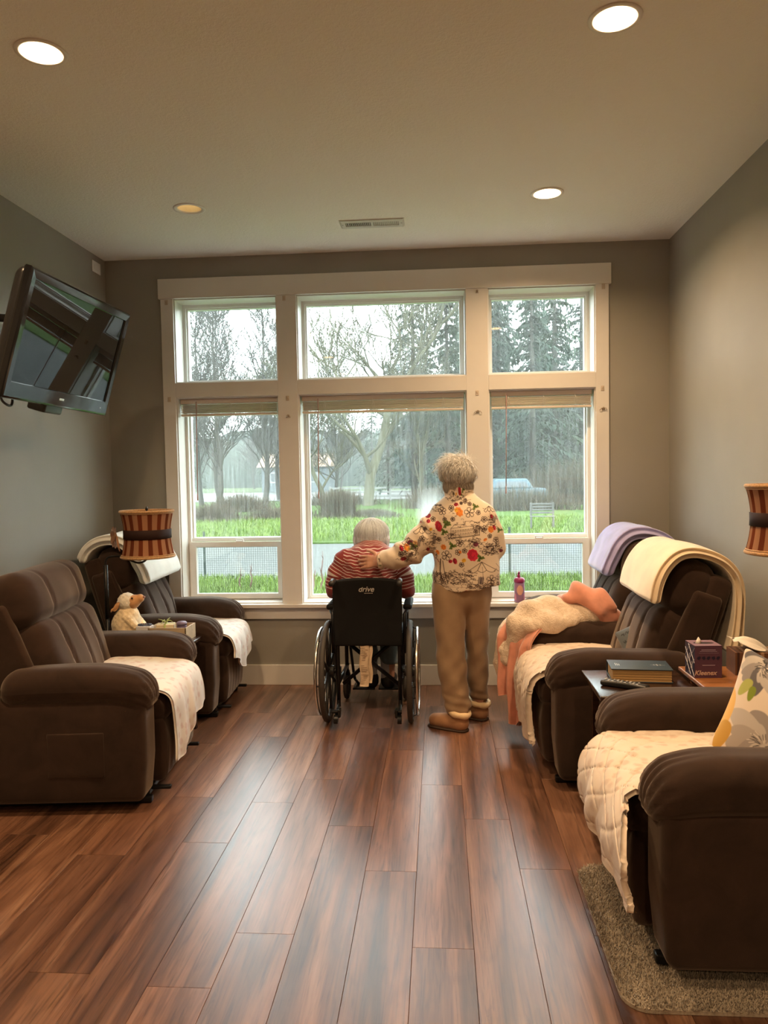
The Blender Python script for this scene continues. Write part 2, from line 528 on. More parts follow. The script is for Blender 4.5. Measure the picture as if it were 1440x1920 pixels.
def plank_mesh(w, l):
    e = .0012; a = .0004
    V = []
    for (i, z) in ((a, -.006), (a, -e), (e, 0.)):
        V += [(i, i, z), (w - i, i, z), (w - i, l - i, z), (i, l - i, z)]
    F = [(3, 2, 1, 0), (8, 9, 10, 11)]
    for q in (0, 4):
        for k in range(4): F.append((q + k, q + (k + 1) % 4, q + 4 + (k + 1) % 4, q + 4 + k))
    me = bpy.data.meshes.new('plank'); me.from_pydata(V, [], F); me.materials.append(M_PLANK)
    return me
PLANKS = {}
phase = {-1: 2.985, 0: 2.112, 1: 2.383, 2: 3.152, 3: 2.790, 4: 2.331, 5: 3.236, 6: 2.826, 7: 2.417}
X0 = -.879
row = math.floor((XL - X0) / PW)
while X0 + row * PW < XR:
    xa = max(XL, X0 + row * PW); xb = min(XR, X0 + (row + 1) * PW)
    ph = phase.get(row, 2.0 + (row * .437 % 1) * PL)
    y = ph - PL * math.ceil((ph - YF) / PL)
    while y < YB:
        a, b = max(y, YF), min(y + PL, YB)
        if b - a > .02 and xb - xa > .01:
            key = (round(xb - xa, 3), round(b - a, 3))
            if key not in PLANKS: PLANKS[key] = plank_mesh(xb - xa, b - a)
            o = bpy.data.objects.new('plank', PLANKS[key]); COL.objects.link(o)
            o.location = (xa, a, 0); o.parent = floor
        y += PL
    row += 1

# walls
T = .24
MB().box(XL - .15, XL, YF, YB + T, 0, ZC).build('wall_left', M_WALL, kind='structure')
MB().box(XR, XR + .15, YF, YB + T, 0, ZC).build('wall_right', M_WALL, kind='structure')
OX0, OX1, OZ0, OZ1 = -1.859, 1.080, .578, 2.761
wb = MB()
wb.box(XL, OX0, YB, YB + T, 0, ZC); wb.box(OX1, XR, YB, YB + T, 0, ZC)
wb.box(OX0, OX1, YB, YB + T, 0, OZ0); wb.box(OX0, OX1, YB, YB + T, OZ1, ZC)
wb.build('wall_back', M_WALL, kind='structure')
# wall behind the camera with the glazed double entry door that shows in the window reflections
wf = MB()
DX0, DX1, DZ1 = -1.02, .32, 2.12
wf.box(XL, DX0, YF - .15, YF, 0, ZC); wf.box(DX1, XR, YF - .15, YF, 0, ZC); wf.box(DX0, DX1, YF - .15, YF, DZ1, ZC)
wf.build('wall_front', M_WALL, kind='structure')

# ceiling with round cut-outs for the recessed lights
LIGHTS = [(-1.415, 4.38), (.626, 4.382), (-1.42, 2.745), (.627, 2.747), (-1.42, 1.11), (.627, 1.11), (-1.42, -.53), (.627, -.53), (-1.42, -2.1), (.627, -2.1)]
HS, HR = .12, .080
def ceiling():
    mb = MB(); ys = sorted({y for _, y in LIGHTS}); prev = YF
    rows = []
    for y in sorted({round(y, 2) for y in ys}): rows.append(y)
    def quad(x0, x1, y0, y1): mb.add([(x0, y0, ZC), (x1, y0, ZC), (x1, y1, ZC), (x0, y1, ZC)], [(3, 2, 1, 0)])
    groups = []
    for x, y in LIGHTS:
        for g in groups:
            if abs(g[0][1] - y) < .1: g.append((x, y)); break
        else: groups.append([(x, y)])
    groups.sort(key=lambda g: g[0][1])
    for g in groups:
        yc = g[0][1]; quad(XL, XR, prev, yc - HS)
        px = XL
        for x, _ in sorted(g):
            quad(px, x - HS, yc - HS, yc + HS); px = x + HS
            n = 32; V = []; F = []
            for k in range(n):
                a = 2 * math.pi * k / n; c, s = math.cos(a), math.sin(a); q = HS / max(abs(c), abs(s))
                V += [(x + q * c, yc + q * s, ZC), (x + HR * c, yc + HR * s, ZC)]
            for k in range(n):
                j = (k + 1) % n; F.append((2 * k, 2 * k + 1, 2 * j + 1, 2 * j))
            mb.add(V, F)
            for sx in (-1, 1):
                for sy in (-1, 1): pass
        quad(px, XR, yc - HS, yc + HS); prev = yc + HS
    quad(XL, XR, prev, YB)
    mb.box(XL - .15, XR + .15, YF - .15, YB + T, ZC + .16, ZC + .26)
    mb.box(XL - .15, XR + .15, YB, YB + T, ZC, ZC + .16); mb.box(XL - .15, XR + .15, YF - .15, YF, ZC, ZC + .16)
    mb.box(XL - .15, XL, YF, YB, ZC, ZC + .16); mb.box(XR, XR + .15, YF, YB, ZC, ZC + .16)
    return mb.build('ceiling', M_CEIL, kind='structure')
ceiling()

# recessed lights
M_CAN = plain('light_trim_white', (.78, .76, .72), .35)
M_BAFFLE = plain('light_baffle_cream', (.78, .66, .44), .4)
M_BACKPLATE = plain('light_can_metal', (.5, .48, .44), .5)
def lens_mat(name, s):
    m, t, out = nt(name); e = N(t, 'Emission', Strength=s); e.inputs['Color'].default_value = (1.0, .80, .48, 1)
    L(t, e.outputs[0], out.inputs['Surface']); return m
M_LENS, M_LENS_DIM = lens_mat('lamp_lens_lit', 14.0), lens_mat('lamp_lens_lit_deep', 2.6)
LIGHT_LABELS = ['dim recessed ceiling light with visible cream baffle, nearest the left wall and window',
                'bright recessed ceiling light nearest the window on the right wall side',
                'bright recessed ceiling light at the upper left corner of the photo',
                'bright recessed ceiling light at the upper right of the photo'] + ['recessed ceiling light over the %s side, %s' % (s, d) for d in ('just behind the viewpoint', 'halfway to the entry door', 'in front of the entry door') for s in ('television', 'rug')]
for i, (x, y) in enumerate(LIGHTS):
    deep = (i == 0)
    r = thing('recessed_light', LIGHT_LABELS[i], 'ceiling light', (x, y, ZC), 0, 'recessed ceiling lights')
    MB().lathe([(.080, .006), (.092, -.001), (.0915, -.004), (.082, -.006), (.070, -.004), (.068, .004)], 40, cap=False).build('trim_ring', M_CAN, r, True)
    zl = .082 if deep else .034
    rl = .055 if deep else .066
    MB().lathe([(.069, .0), (rl + .002, zl), (rl + .003, zl + .004), (.0785, .004)], 40, cap=False).build('baffle', M_BAFFLE, r, True)
    MB().lathe([(.01, zl + .002), (rl * .9, zl + .001), (rl + .0015, zl + .003)], 40, cap=True).build('lens', M_LENS_DIM if deep else M_LENS, r, True)
    if deep: continue
    la = bpy.data.lights.new('downlight_lamp', 'AREA'); la.shape = 'DISK'; la.size = 2 * rl * .9
    la.energy = LAMP_W * (1.15 if y > 2 else .62); la.color = LAMP_COLOR
    lo = bpy.data.objects.new('downlight_lamp', la); COL.objects.link(lo); lo.parent = r; lo.location = (0, 0, zl - .004)

# ceiling air vent: a plate with two banks of angled louvres
v = thing('ceiling_vent', 'white rectangular ceiling air vent with two banks of angled louvres', 'vent', (-.389, 4.762, ZC))
M_VENT = plain('vent_white_enamel', (.62, .61, .57), .4)
mb = MB(); W2, H2 = .2, .072
mb.prism([(-W2, 0), (-W2, -.001), (-W2 + .012, -.007), (-.165, -.007), (-.165, 0)], 'y', -H2, H2)
mb.prism([(W2, 0), (W2, -.001), (W2 - .012, -.007), (.165, -.007), (.165, 0)], 'y', -H2, H2)
mb.box(-.165, .165, -H2, -.034, -.007, 0); mb.box(-.165, .165, .034, H2, -.007, 0); mb.box(-.008, .008, -.034, .034, -.007, 0)
mb.build('vent_frame', M_VENT, v)
MB().box(-.166, .166, -.035, .035, -.0008, -.0002).build('duct', plain('vent_duct_dark', (.02, .02, .02), .9), v)
for sd in (-1, 1):
    for k in range(13):
        x = sd * (.016 + k * .0118)
        MB().prism([(x - .005, -.0015), (x + .003, -.0075), (x + .0042, -.0075), (x - .0038, -.0015)] if sd < 0 else [(x + .005, -.0015), (x + .0038, -.0015), (x - .0042, -.0075), (x - .003, -.0075)], 'y', -.034, .034).build('louvre', M_VENT, v)
for x in (-.182, .182): MB().lathe([(.0035, -.0085), (.0045, -.007)], 10, (x, 0)).build('screw', plain('screw_steel', (.3, .29, .27), .35, .8), v)

# trim boards round the window wall
M_BASE = M_TRIM
def trim(name, mb, kind='structure'): return mb.build(name, M_TRIM, kind=kind)
bev = lambda x0, x1, y0, y1, z0, z1, r=.003: MB().rbox(x1 - x0, y1 - y0, z1 - z0, r, 1, ((x0 + x1) / 2, (y0 + y1) / 2, (z0 + z1) / 2), cs=2)
trim('trim_1', bev(-1.963, 1.184, YB - .028, YB, 2.763, 2.902))              # header
trim('trim_2', bev(-1.949, OX0, YB - .02, YB, .588, 2.763))
trim('trim_3', bev(OX1, 1.169, YB - .02, YB, .588, 2.763))
MULL = [(-1.122, -.979), (.200, .353)]
trim('trim_4', bev(MULL[0][0], MULL[0][1], YB - .02, YB + .2, .588, 2.763))
trim('trim_5', bev(MULL[1][0], MULL[1][1], YB - .02, YB + .2, .588, 2.763))
COLS = [(OX0, MULL[0][0]), (MULL[0][1], MULL[1][0]), (MULL[1][1], OX1)]
for i, (a, b) in enumerate(COLS): trim('trim_%d' % (6 + i), bev(a, b, YB - .02, YB + .2, 2.068, 2.172))
trim('trim_9', bev(-1.985, 1.205, YB - .055, YB + .21, .563, .588))              # sill
trim('trim_10', bev(-1.949, 1.169, YB - .02, YB, .478, .563))              # apron
trim('baseboard_back', bev(XL, XR, YB - .016, YB, 0, .146))
trim('baseboard_left', bev(XL, XL + .016, YF, YB, 0, .146))
trim('baseboard_right', bev(XR - .016, XR, YF, YB, 0, .146))
# jamb liners of the six openings
k = 11
for a, b in COLS:
    for z0, z1 in ((2.172, 2.763), (.588, 2.068)):
        trim('trim_%d' % k, MB().ring(a - .001, b + .001, z0 - .001, z1 + .001, .008, YB + .001, YB + .19)); k += 1

# glass: clear with a mirror-like Fresnel skin and a thin veil of rain streaks
def pane_mat(name, veil, tint=(.955, .985, .975), fog=None):
    m, t, out = nt(name)
    v = coords(t, 'Object', (60, 60, 3.2))
    n = N(t, 'TexNoise', Scale=1.0, Detail=5.0, Roughness=.7); L(t, v, n.inputs['Vector'])
    n2 = N(t, 'TexNoise', Scale=2.2, Detail=2.0); L(t, coords(t), n2.inputs['Vector'])
    a = N(t, 'MapRange'); L(t, n.outputs['Fac'], a.inputs['Value']); a.inputs['From Min'].default_value = .42; a.inputs['From Max'].default_value = .72; a.inputs['To Max'].default_value = veil
    b = N(t, 'MapRange'); L(t, n2.outputs['Fac'], b.inputs['Value']); b.inputs['From Min'].default_value = .35; b.inputs['From Max'].default_value = .7; b.inputs['To Min'].default_value = .35
    ml = N(t, 'Math', operation='MULTIPLY'); L(t, a.outputs[0], ml.inputs[0]); L(t, b.outputs[0], ml.inputs[1])
    fac = ml.outputs[0]
    if fog:                                                      # a breath-fogged patch on the glass
        vd = t.nodes.new('ShaderNodeVectorMath'); vd.operation = 'DISTANCE'; mp = t.nodes.new('ShaderNodeMapping'); mp.inputs['Scale'].default_value = (1, 1, .62)
        tc = t.nodes.new('ShaderNodeTexCoord'); L(t, tc.outputs['Object'], mp.inputs['Vector']); L(t, mp.outputs[0], vd.inputs[0]); vd.inputs[1].default_value = (fog[0], fog[1], fog[2] * .62)
        mr = N(t, 'MapRange'); L(t, vd.outputs['Value'], mr.inputs['Value']); mr.inputs['From Min'].default_value = .03; mr.inputs['From Max'].default_value = .13; mr.inputs['To Min'].default_value = .30; mr.inputs['To Max'].default_value = 0
        m3 = N(t, 'Math', operation='MULTIPLY'); L(t, mr.outputs[0], m3.inputs[0]); m4 = N(t, 'Math', operation='ADD'); L(t, n.outputs['Fac'], m4.inputs[0]); m4.inputs[1].default_value = .2; L(t, m4.outputs[0], m3.inputs[1])
        m5 = N(t, 'Math', operation='ADD'); L(t, fac, m5.inputs[0]); L(t, m3.outputs[0], m5.inputs[1]); fac = m5.outputs[0]
    tr = t.nodes.new('ShaderNodeBsdfTransparent'); tr.inputs['Color'].default_value = (*tint, 1)
    tl = t.nodes.new('ShaderNodeBsdfTranslucent'); tl.inputs['Color'].default_value = (.8, .82, .82, 1)
    gl = t.nodes.new('ShaderNodeBsdfGlossy'); gl.inputs['Roughness'].default_value = 0.0; gl.inputs['Color'].default_value = (1, 1, 1, 1)
    lw = t.nodes.new('ShaderNodeLayerWeight'); lw.inputs['Blend'].default_value = .5
    pw = N(t, 'Math', operation='POWER'); L(t, lw.outputs['Facing'], pw.inputs[0]); pw.inputs[1].default_value = 5.0
    fr = N(t, 'MapRange'); L(t, pw.outputs[0], fr.inputs['Value']); fr.inputs['To Min'].default_value = .05; fr.inputs['To Max'].default_value = .9
    m1 = t.nodes.new('ShaderNodeMixShader'); L(t, fac, m1.inputs[0]); L(t, tr.outputs[0], m1.inputs[1]); L(t, tl.outputs[0], m1.inputs[2])
    m2 = t.nodes.new('ShaderNodeMixShader'); L(t, fr.outputs[0], m2.inputs[0]); L(t, m1.outputs[0], m2.inputs[1]); L(t, gl.outputs[0], m2.inputs[2])
    L(t, m2.outputs[0], out.inputs['Surface'])
    return m
M_PANE, M_PANE_DRY, M_PANE_OBSCURE = pane_mat('window_glass_rain_streaked', .06), pane_mat('window_glass', .035), pane_mat('door_glass_tinted', .2, (.16, .18, .18))
M_PANE_FOG = pane_mat('window_glass_fogged_patch', .06, fog=(-.06, 5.544, 1.20))
M_LATCH = plain('latch_white', (.82, .82, .80), .3)
M_SCREEN = plain('insect_screen_wire', (.10, .11, .11), .6)
GY = YB + .205
def pane(parent, x0, x1, z0, z1, y, mat):
    return MB().box(x0, x1, y - .002, y + .002, z0, z1).build('pane', mat, parent)
wi = 1
for ci, (a, b) in enumerate(COLS):
    # upper fixed light
    a2, b2 = a + .007, b - .007
    f = MB().ring(a2, b2, 2.179, 2.757, .022, YB + .165, YB + .24); f.ring(a2 + .020, b2 - .020, 2.199, 2.737, .012, YB + .185, YB + .235)
    w = f.build('window_%d' % wi, M_VINYL, kind='structure'); wi += 1
    pane(w, a2 + .03, b2 - .03, 2.209, 2.728, GY, M_PANE_DRY)
    if ci == 1:
        f = MB().ring(a2, b2, .590, 2.062, .020, YB + .165, YB + .24); f.ring(a2 + .018, b2 - .018, .607, 2.044, .012, YB + .185, YB + .235)
        w = f.build('window_%d' % wi, M_VINYL, kind='structure'); wi += 1
        pane(w, a2 + .028, b2 - .028, .617, 2.034, GY, M_PANE_FOG)
    else:
        f = MB().ring(a2, b2, .590, 2.062, .020, YB + .15, YB + .24); f.ring(a2 + .018, b2 - .018, 1.04, 2.044, .012, YB + .19, YB + .235)
        w = f.build('window_%d' % wi, M_VINYL, kind='structure'); wi += 1
        pane(w, a2 + .028, b2 - .028, 1.050, 2.034, GY + .005, M_PANE)
        MB().rbox(b2 - a2 - .034, .04, .026, .003, 1, ((a2 + b2) / 2, YB + .195, 1.036)).build('meeting_rail', M_VINYL, w, True, auto=30)
        s = MB().ring(a2 + .010, b2 - .010, .602, 1.022, (.048, .048, .036, .034), YB + .135, YB + .175); s.ring(a2 + .045, b2 - .045, .632, .990, .008, YB + .145, YB + .17)
        sash = s.build('sash', M_VINYL, w)
        MB().box(a2 + .050, b2 - .050, YB + .155, YB + .159, .638, .984).build('pane', M_PANE_DRY, sash)
        mesh = MB()
        x = a2 + .058
        while x < b2 - .055: mesh.box(x - .0007, x + .0007, YB + .20, YB + .2012, .636, 1.02); x += .0165
        z = .645
        while z < 1.02: mesh.box(a2 + .045, b2 - .045, YB + .2012, YB + .2022, z - .0006, z + .0006); z += .0165
        mesh.build('insect_screen', M_SCREEN, w, kind='stuff')
        lx = -1.469 if ci == 0 else .709
        lt = MB().rbox(.062, .03, .006, .002, 1, (lx, YB + .155, 1.0255)); lt.rbox(.058, .012, .006, .003, 1, (lx, YB + .137, 1.040))
        lt.rbox(.008, .014, .016, .002, 1, (lx - .026, YB + .142, 1.034)); lt.rbox(.008, .014, .016, .002, 1, (lx + .026, YB + .142, 1.034))
        lt.build('latch', M_LATCH, w, True, auto=30)

# raised blinds in the three lower openings
M_SLAT = plain('blind_slat_white', (.68, .59, .51), .35)
M_WAND = plain('blind_wand', (.42, .25, .22), .3)
M_CORD = plain('blind_cord', (.75, .72, .68), .7)
BL = ['raised white slatted blind in the left window bay', 'wide raised white slatted blind in the middle window bay', 'raised white slatted blind in the right window bay']
for ci, (a, b) in enumerate(COLS):
    x0, x1 = a + .016, b - .016; w = x1 - x0; xc = (x0 + x1) / 2; yc = YB + .055
    r = thing('window_blind', BL[ci], 'blind', (xc, yc, 2.06), 0, 'raised blinds')
    MB().rbox(w, .045, .034, .004, 1, (0, 0, -.017)).build('headrail', M_SLAT, r, True, auto=30)
    bend = lambda V: V + np.stack([0 * V[:, 0], 0 * V[:, 0], -.000 + .004 * (1 - (V[:, 1] / .024) ** 2)], 1)
    for k in range(9):
        z = -.044 - k * .0068
        MB().rbox(w - .01, .048 if k else .05, .0028, .0012, (1, 4, 1), (rnd.uniform(-.0015, .0015), rnd.uniform(-.003, .003), z), bend, cs=1).build('slat', M_SLAT, r, True)
    MB().rbox(w - .008, .05, .016, .004, 1, (0, 0, -.118 + .004)).build('bottom_rail', M_SLAT, r, True, auto=30)
    for q in (-.33, 0.02, .33) if ci != 1 else (-.36, -.06, .2, .37):
        cords = MB().tube([(q * w, -.026, -.03), (q * w + .004, -.031, -.05), (q * w - .003, -.033, -.075), (q * w + .002, -.031, -.095), (q * w, -.027, -.112)], .0016, 6)
        cords.tube([(q * w, -.026, -.032), (q * w + .013, -.032, -.06), (q * w + .009, -.031, -.10)], .0014, 6)
        cords.build('cord', M_CORD, r, True)
    wx = (-1.725, -.845, .476)[ci] - xc; zl = (-.715, -.715, -.70)[ci]
    wd = MB().tube([(wx, -.035, -.02), (wx, -.034, -.06), (wx - .008, -.034, zl)], .0036, 8); wd.tube([(wx, -.02, -.018), (wx, -.035, -.022)], .002, 6)
    wd.lathe([(.0036, zl - .012), (.005, zl - .008), (.0045, zl + .03), (.0036, zl + .04)], 8, (wx - .008, -.034))
    wd.build('tilt_wand', M_WAND, r, True)

# leftover curtain hardware on the casings
M_PATCH = plain('adhesive_patch_tan', (.52, .43, .34), .7)
M_HOOK = plain('hook_brass_dull', (.38, .30, .22), .35, .5)
PATCHES = [(-1.905, 2.738, 'at the top of the left casing'), (-1.062, 2.741, 'at the top of the mullion left of the middle bay'), (-1.905, 2.057, 'halfway up the left casing'),
           (-1.053, 2.045, 'halfway up the mullion left of the middle bay'), (.273, 2.048, 'halfway up the mullion right of the middle bay'), (1.132, 2.745, 'at the top of the right casing'), (1.124, 2.059, 'halfway up the right casing')]
for x, z, s in PATCHES:
    o = MB().rbox(.022, .004, .034, .0018, 1, (0, 0, 0)).rbox(.008, .006, .012, .002, 1, (0, -.003, .004)).build('adhesive_patch', M_PATCH, smooth=True, auto=40)
    o.location = (x, YB - .022, z); tag(o, 'small tan adhesive patch ' + s, 'patch', 'old curtain hardware on the casings')
for x, z, s, wide in [(-1.05, 1.92, 'on the mullion left of the middle bay', .03), (.276, 1.919, 'on the mullion right of the middle bay', .055), (1.128, 1.92, 'on the right casing', .05), (.280, 2.739, 'at the top of the mullion right of the middle bay', .012)]:
    mb = MB().rbox(wide * .4, .006, .012, .002, 1, (0, -.003, 0))
    for sd in (-1, 1): mb.tube([(sd * wide * .15, -.005, .002), (sd * wide * .3, -.018, .004), (sd * wide * .42, -.014, -.006), (sd * wide * .5, -.006, -.010)], .0022, 6)
    mb.torus((0, -.012, .004), (0, 1, 0), .006, .002, 12, 6)
    o = mb.build('curtain_hook', M_HOOK, smooth=True); o.location = (x, YB - .0205, z)
    tag(o, 'small metal curtain hook ' + s, 'hook', 'old curtain hardware on the casings')

# blank white cover plate on the left wall
o = MB().rbox(.007, .126, .078, .003, 1).rbox(.002, .07, .034, .0009, 1, (.0045, 0, 0)).build('cover_plate', plain('cover_plate_white', (.72, .70, .66), .35), smooth=True, auto=40)
o.location = (XL + .0036, 5.193, 2.965); tag(o, 'blank white cover plate high on the left wall by the corner', 'cover plate')

# entry door behind the viewpoint
M_DOOR = plain('door_white_paint', (.66, .63, .58), .4)
dk = 1
for sx, (a, b) in enumerate(((DX0, -.352), (-.348, DX1))):
    m = MB(); px0, px1 = ((-.826, -.492), (-.234, .119))[sx]
    m.box(a, px0, YF - .06, YF - .015, 0, DZ1); m.box(px1, b, YF - .06, YF - .015, 0, DZ1); m.box(px0, px1, YF - .06, YF - .015, 0, 1.22); m.box(px0, px1, YF - .06, YF - .015, 1.974, DZ1)
    m.ring(px0 - .012, px1 + .012, 1.208, 1.986, .018, YF - .018, YF - .008); m.ring(a + .12, b - .12, .2, 1.06, .02, YF - .018, YF - .009)
    d = m.build('door_%d' % dk, M_DOOR, kind='structure'); dk += 1
    MB().box(px0, px1, YF - .04, YF - .036, 1.22, 1.974).build('pane', M_PANE_OBSCURE, d)
    hx = -.42 if sx == 0 else -.28
    MB().lathe([(.028, 0), (.028, .006), (.01, .01), (.01, .03), (.025, .038), (.028, .055), (.018, .064)], 16).xform(Matrix.Translation((hx, YF - .015, 1.0)) @ Matrix.Rotation(math.radians(-90), 4, 'X')).build('knob', plain('knob_brass', (.6, .4, .18), .25, 1.), d, True)
wr = MB()
for k in range(60):
    a = k * 2 * math.pi / 60 + rnd.uniform(-.05, .05); R = .12 + rnd.uniform(-.02, .02)
    p = np.array([R * math.cos(a), rnd.uniform(0, .02), R * math.sin(a)]); d = np.array([-math.sin(a) + rnd.uniform(-.8, .8), .3, math.cos(a) + rnd.uniform(-.8, .8)]) * .035
    wr.tube([p, p + d * .6, p + d], [.003, .009, .001], 5)
wr.torus((0, .008, 0), (0, 1, 0), .12, .012, 32, 6)
o = wr.build('door_wreath', plain('wreath_twig_green', (.10, .12, .05), .8), smooth=True); o.location = (-.05, YF - .006, 1.68)
tag(o, 'round leafy wreath hung on the glazed entry door', 'wreath')
# ------------------------------------------------------------------ OUTDOORS
def ground_mat(name, c1, c2, scale, rough=.95, bs=.5):
    m, t, out = nt(name)
    v = coords(t)
    n = N(t, 'TexNoise', Scale=scale, Detail=5.0, Roughness=.65); L(t, v, n.inputs['Vector'])
    n2 = N(t, 'TexNoise', Scale=.35, Detail=2.0); L(t, v, n2.inputs['Vector'])
    f = mix(t, .5, n.outputs['Color'], n2.outputs['Color'])
    bsdf(t, out, ramp(t, f, [(.38, c1), (.62, c2)]), rough, 0, bump(t, n.outputs['Fac'], bs, .02), .2)
    return m
ZG = -.2
M_LAWN = ground_mat('lawn_turf', (0.03192, 0.06545, 0.0056), (0.0504, 0.0945, 0.0126), 6)
M_GRAVEL = ground_mat('gravel_pale', (.045, .051, .048), (.061, .068, .064), 12, .6)
M_ROAD = ground_mat('wet_road', (0.0525, 0.0574, 0.056), (0.0735, 0.0784, 0.077), 2, .35, .1)
M_EARTH = ground_mat('earth_field', (0.035, 0.056, 0.0175), (0.0595, 0.084, 0.028), .8)
def patch(name, x0, x1, y0, y1, z, mat, wav=.25, n=40, seed=0):
    r = np.random.default_rng(seed); xs = np.linspace(x0, x1, n)
    ya = y0 + wav * (np.sin(xs * 1.1 + r.random() * 6) + .5 * np.sin(xs * 2.7)); yb = y1 + wav * (np.sin(xs * .9 + r.random() * 6) + .5 * np.sin(xs * 2.3))
    V = [(x, a, z) for x, a in zip(xs, ya)] + [(x, b, z) for x, b in zip(xs, yb)]
    V += [(x, a, z - .15) for x, a in zip(xs, ya)] + [(x, b, z - .15) for x, b in zip(xs, yb)]
    F = []
    for i in range(n - 1):
        F += [(i, i + 1, n + i + 1, n + i), (2 * n + i, 2 * n + i + 1, i + 1, i), (n + i, n + i + 1, 3 * n + i + 1, 3 * n + i)]
    return MB().add(V, F).build(name, mat, kind='structure')
MB().box(-160, 160, -60, 240, ZG - .6, ZG - .06).build('ground', M_EARTH, kind='structure')
patch('lawn', -40, 40, 5.62, 12.35, ZG, M_LAWN, .12, 60, 1)
patch('driveway', -40, 40, 12.0, 19.6, ZG - .03, M_GRAVEL, .1, 60, 2)
patch('lawn', -60, 60, 19.3, 52, ZG + .01, M_LAWN, .25, 60, 3)
patch('street', -90, 90, 54, 84, ZG - .02, M_ROAD, .3, 60, 4)

# grass blades
def grass(name, n, x0, x1, y0, y1, h0, h1, w, mat, seed, dens=None):
    r = np.random.default_rng(seed)
    x = r.uniform(x0, x1, n); y = r.uniform(y0, y1, n); h = r.uniform(h0, h1, n); a = r.uniform(0, 6.28, n); l = r.uniform(.1, .6, n) * h
    d = np.stack([np.cos(a), np.sin(a)], 1); p = np.stack([-d[:, 1], d[:, 0]], 1)
    V = np.zeros((n, 5, 3)); b = np.stack([x, y], 1)
    V[:, 0, :2] = b - p * w / 2; V[:, 1, :2] = b + p * w / 2
    V[:, 2, :2] = b + d * l[:, None] * .35 + p * w * .38; V[:, 3, :2] = b + d * l[:, None] * .35 - p * w * .38
    V[:, 4, :2] = b + d * l[:, None]; V[:, :2, 2] = ZG - .02; V[:, 2:4, 2] = ZG + (h * .6)[:, None]; V[:, 4, 2] = ZG + h
    i = np.arange(n)[:, None] * 5
    F = (i + np.array([[0, 1, 2, 3]])).tolist() + (i + np.array([[3, 2, 4]])).tolist()
    o = MB().add(V.reshape(-1, 3), F).build(name, mat)
    return o
M_BLADE = plain('grass_blade', (0.08552, 0.1434, 0.01014), .6, noise=.3, nscale=2.5)
tag(grass('grass', 26000, -4.6, 3.2, 9.6, 12.4, .04, .14, .012, M_BLADE, 5), 'short bright green grass in the strip nearest the house', 'grass', kind='stuff')
tag(grass('grass', 22000, -9, 7, 19.4, 28.8, .05, .2, .03, M_BLADE, 6), 'green lawn grass beyond the pale driveway', 'grass', kind='stuff')

# bare stems in the near strip
M_STEM = plain('twig_dark_red', (.12, .06, .05), .8)
def stem(x, y, h, seed, label):
    r = np.random.default_rng(seed); m = MB()
    P = [np.array([0, 0, -.05])]
    for k in range(6): P.append(np.array([r.uniform(-.02, .02) + .004 * k, r.uniform(-.02, .02), h * (k + 1) / 6]))
    m.tube(P, [.014, .013, .011, .010, .008, .006, .003], 6)
    for k in range(2, 6):
        a = r.uniform(0, 6.28); l = .1 * h * r.uniform(.6, 1.3)
        m.tube([P[k], P[k] + np.array([math.cos(a) * l, math.sin(a) * l, l])], [.006, .002], 5)
    o = m.build('leafless_sapling', M_STEM, smooth=True); o.location = (x, y, ZG)
    return tag(o, label, 'sapling', 'bare saplings in the near grass')
stem(-2.96, 11.0, .36, 1, 'crooked bare stem in the near grass, first of the pair under the left window')
stem(-2.84, 11.2, .40, 2, 'straight bare stem in the near grass, second of the pair under the left window')
stem(-1.70, 10.8, .62, 3, 'tall dark stem in the near grass just left of the wheelchair')
stem(-1.85, 10.9, .34, 4, 'thin low stem beside the tall dark stem left of the wheelchair')
M_STAKE = plain('stake_green_steel', (.03, .045, .04), .6)
for x, y, s in ((-3.86, 12.2, 'left'), (1.13, 12.4, 'right')):
    m = MB().box(-.019, .019, -.004, .004, -.15, .82).box(-.004, .004, -.026, .004, -.15, .82)
    for k in range(9): m.box(-.010, .010, -.034, -.022, .06 + k * .08, .08 + k * .08)
    o = m.build('fence_stake', M_STAKE); o.location = (x, y, ZG)
    tag(o, 'dark studded steel fence stake at the driveway edge seen through the %s window' % s, 'stake', 'fence stakes by the driveway')

